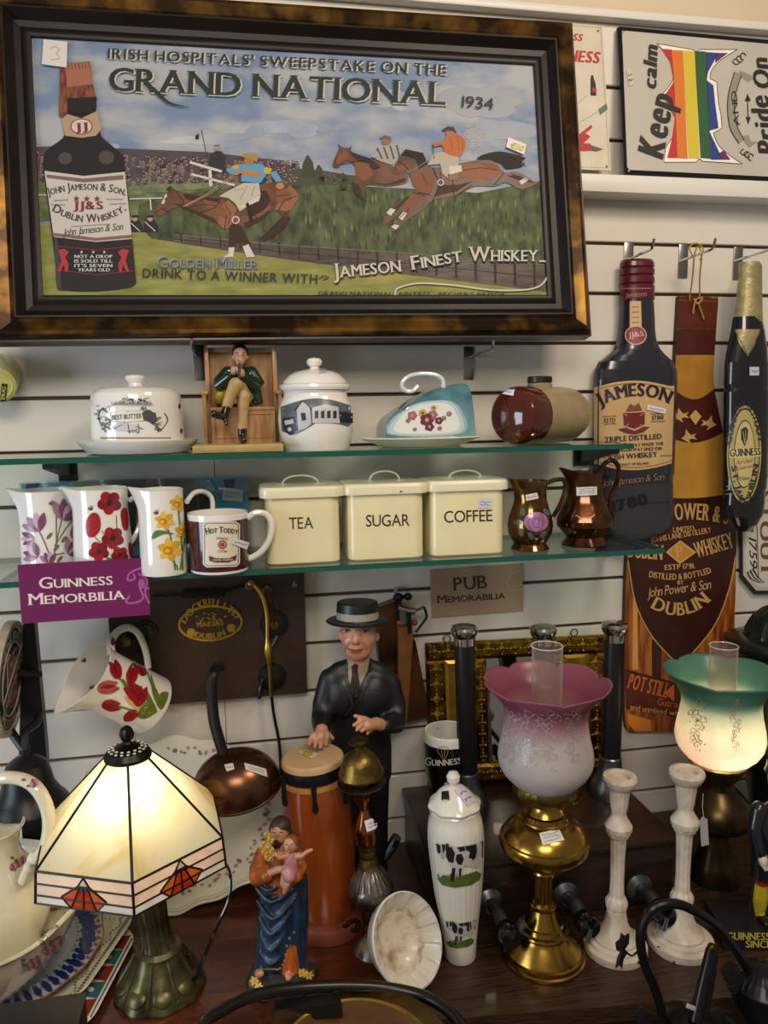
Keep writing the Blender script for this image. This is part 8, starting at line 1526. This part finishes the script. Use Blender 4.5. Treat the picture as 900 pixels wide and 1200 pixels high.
# ============================================================ brass pan with black bail handle, bottom centre
zp = ZT+.062; Cp = pz(415, 1243, zp); q = mpp(Cp); X, Y = Cp.x, Cp.y; ro = pw(533, 1243, Y).x-X
t = thing('brass_pan', 'round brass pan with thick black hoop handle, at the bottom centre edge', 'pan', (X, Y, ZT)); bp = mat('panbrass', '#7d6436', .3, metal=.9, var=.3, vs=12)
mb = MB().lathe([(ro*.6, ZT+.0005), (ro*.66, ZT+.004), (ro*.74, zp-.012), (ro*.97, zp-.004), (ro, zp-.001), (ro*.985, zp+.001), (ro*.80, zp+.001), (ro*.77, zp+.003), (ro*.745, zp+.0015), (ro*.72, zp-.012), (ro*.62, ZT+.006), (0, ZT+.005)], (X, Y), [bp]*6+[MATS['brassbright']]*2+[paint('#6d4a2c', .5, var=.3, vs=40)]*3, 96); mb.build('pan_body', t)
mb = MB(); hp = spline([V((X-ro*.97, Y-.03, zp-.006)), V((X-ro*1.2, Y-.02, zp+.01)), pw(238, 1206, Y+.02), pw(262, 1183, Y+.06), pw(300, 1166, Y+.095), pw(350, 1158, Y+.115), pw(410, 1155.5, Y+.12), pw(460, 1159, Y+.115), pw(500, 1169, Y+.095), pw(528, 1187, Y+.06), pw(546, 1210, Y+.02), V((X+ro*1.12, Y-.02, zp+.01)), V((X+ro*.97, Y-.03, zp-.006))], 8)
mb.tube(hp, 7.5*q, paint('#141414', .32), 14); mb.build('hoop_handle', t)
mb = MB(); mb.tube([pw(395+5.5*math.cos(k*PI/6), 1167+5.5*math.sin(k*PI/6), Y+.108) for k in range(12)], .0014, MATS['iron'], 6, closed=True); mb.build('ring', t)
mb = MB(); c_ = pw(360, 1178, Y+.10); mb.prism([pw(318, 1186, Y+.11), pw(322, 1172, Y+.11), pw(398, 1163, Y+.11), pw(400, 1180, Y+.11)], (0, -.02, 0), MATS['black']); mb.build('handle_bracket', t, smooth=0)
# ============================================================ lights
def area(name, loc, tgt, sx, sy, power, col):
    l = bpy.data.lights.new(name, 'AREA'); l.shape = 'RECTANGLE'; l.size = sx; l.size_y = sy; l.energy = power; l.color = col
    o = bpy.data.objects.new(name, l); COL.objects.link(o); o.location = loc; o.rotation_euler = (V(tgt)-V(loc)).to_track_quat('-Z', 'Y').to_euler(); return o
area('ceiling_lamp', (.9, -1.35, 2.7), (.35, 0, 1.2), .5, .3, 15, (1, .84, .66))
area('ceiling_lamp', (-.2, -2.3, 2.65), (.2, 0, 1.2), 1.0, .5, 24, (1, .88, .74))
area('shop_window', (-2.2, -1.3, 1.25), (0, -.1, .95), 1.0, 1.2, 30, (.74, .86, 1))
def point(name, loc, p, col, r=.012):
    l = bpy.data.lights.new(name, 'POINT'); l.energy = p; l.color = col; l.shadow_soft_size = r; o = bpy.data.objects.new(name, l); COL.objects.link(o); o.location = loc
point('table_lamp_glow', V(LAMP1)+V((0, -.03, .03)), .42, (1, .86, .6), .02)
point('oil_lamp_glow', V(LAMP2)+V((0, -.032, -.002)), .5, (1, .80, .52))
w = bpy.data.worlds.new('room_light'); SC.world = w; w.use_nodes = True; bg = w.node_tree.nodes['Background']
bg.inputs[0].default_value = (.9, .82, .72, 1); bg.inputs[1].default_value = .22
cd = bpy.data.cameras.new('camera'); co = bpy.data.objects.new('camera', cd); COL.objects.link(co); SC.camera = co
co.location = CAM; mtx = Matrix((RX, -RD, -_F)).transposed(); co.rotation_euler = mtx.to_euler()
cd.sensor_fit = 'VERTICAL'; cd.sensor_height = 24; cd.lens = 24*FPX/1200; cd.clip_start = .01
vs = SC.view_settings; vs.view_transform = 'Standard'; vs.look = 'None'; vs.gamma = 1; vs.use_curve_mapping = False; vs.exposure = 0.0
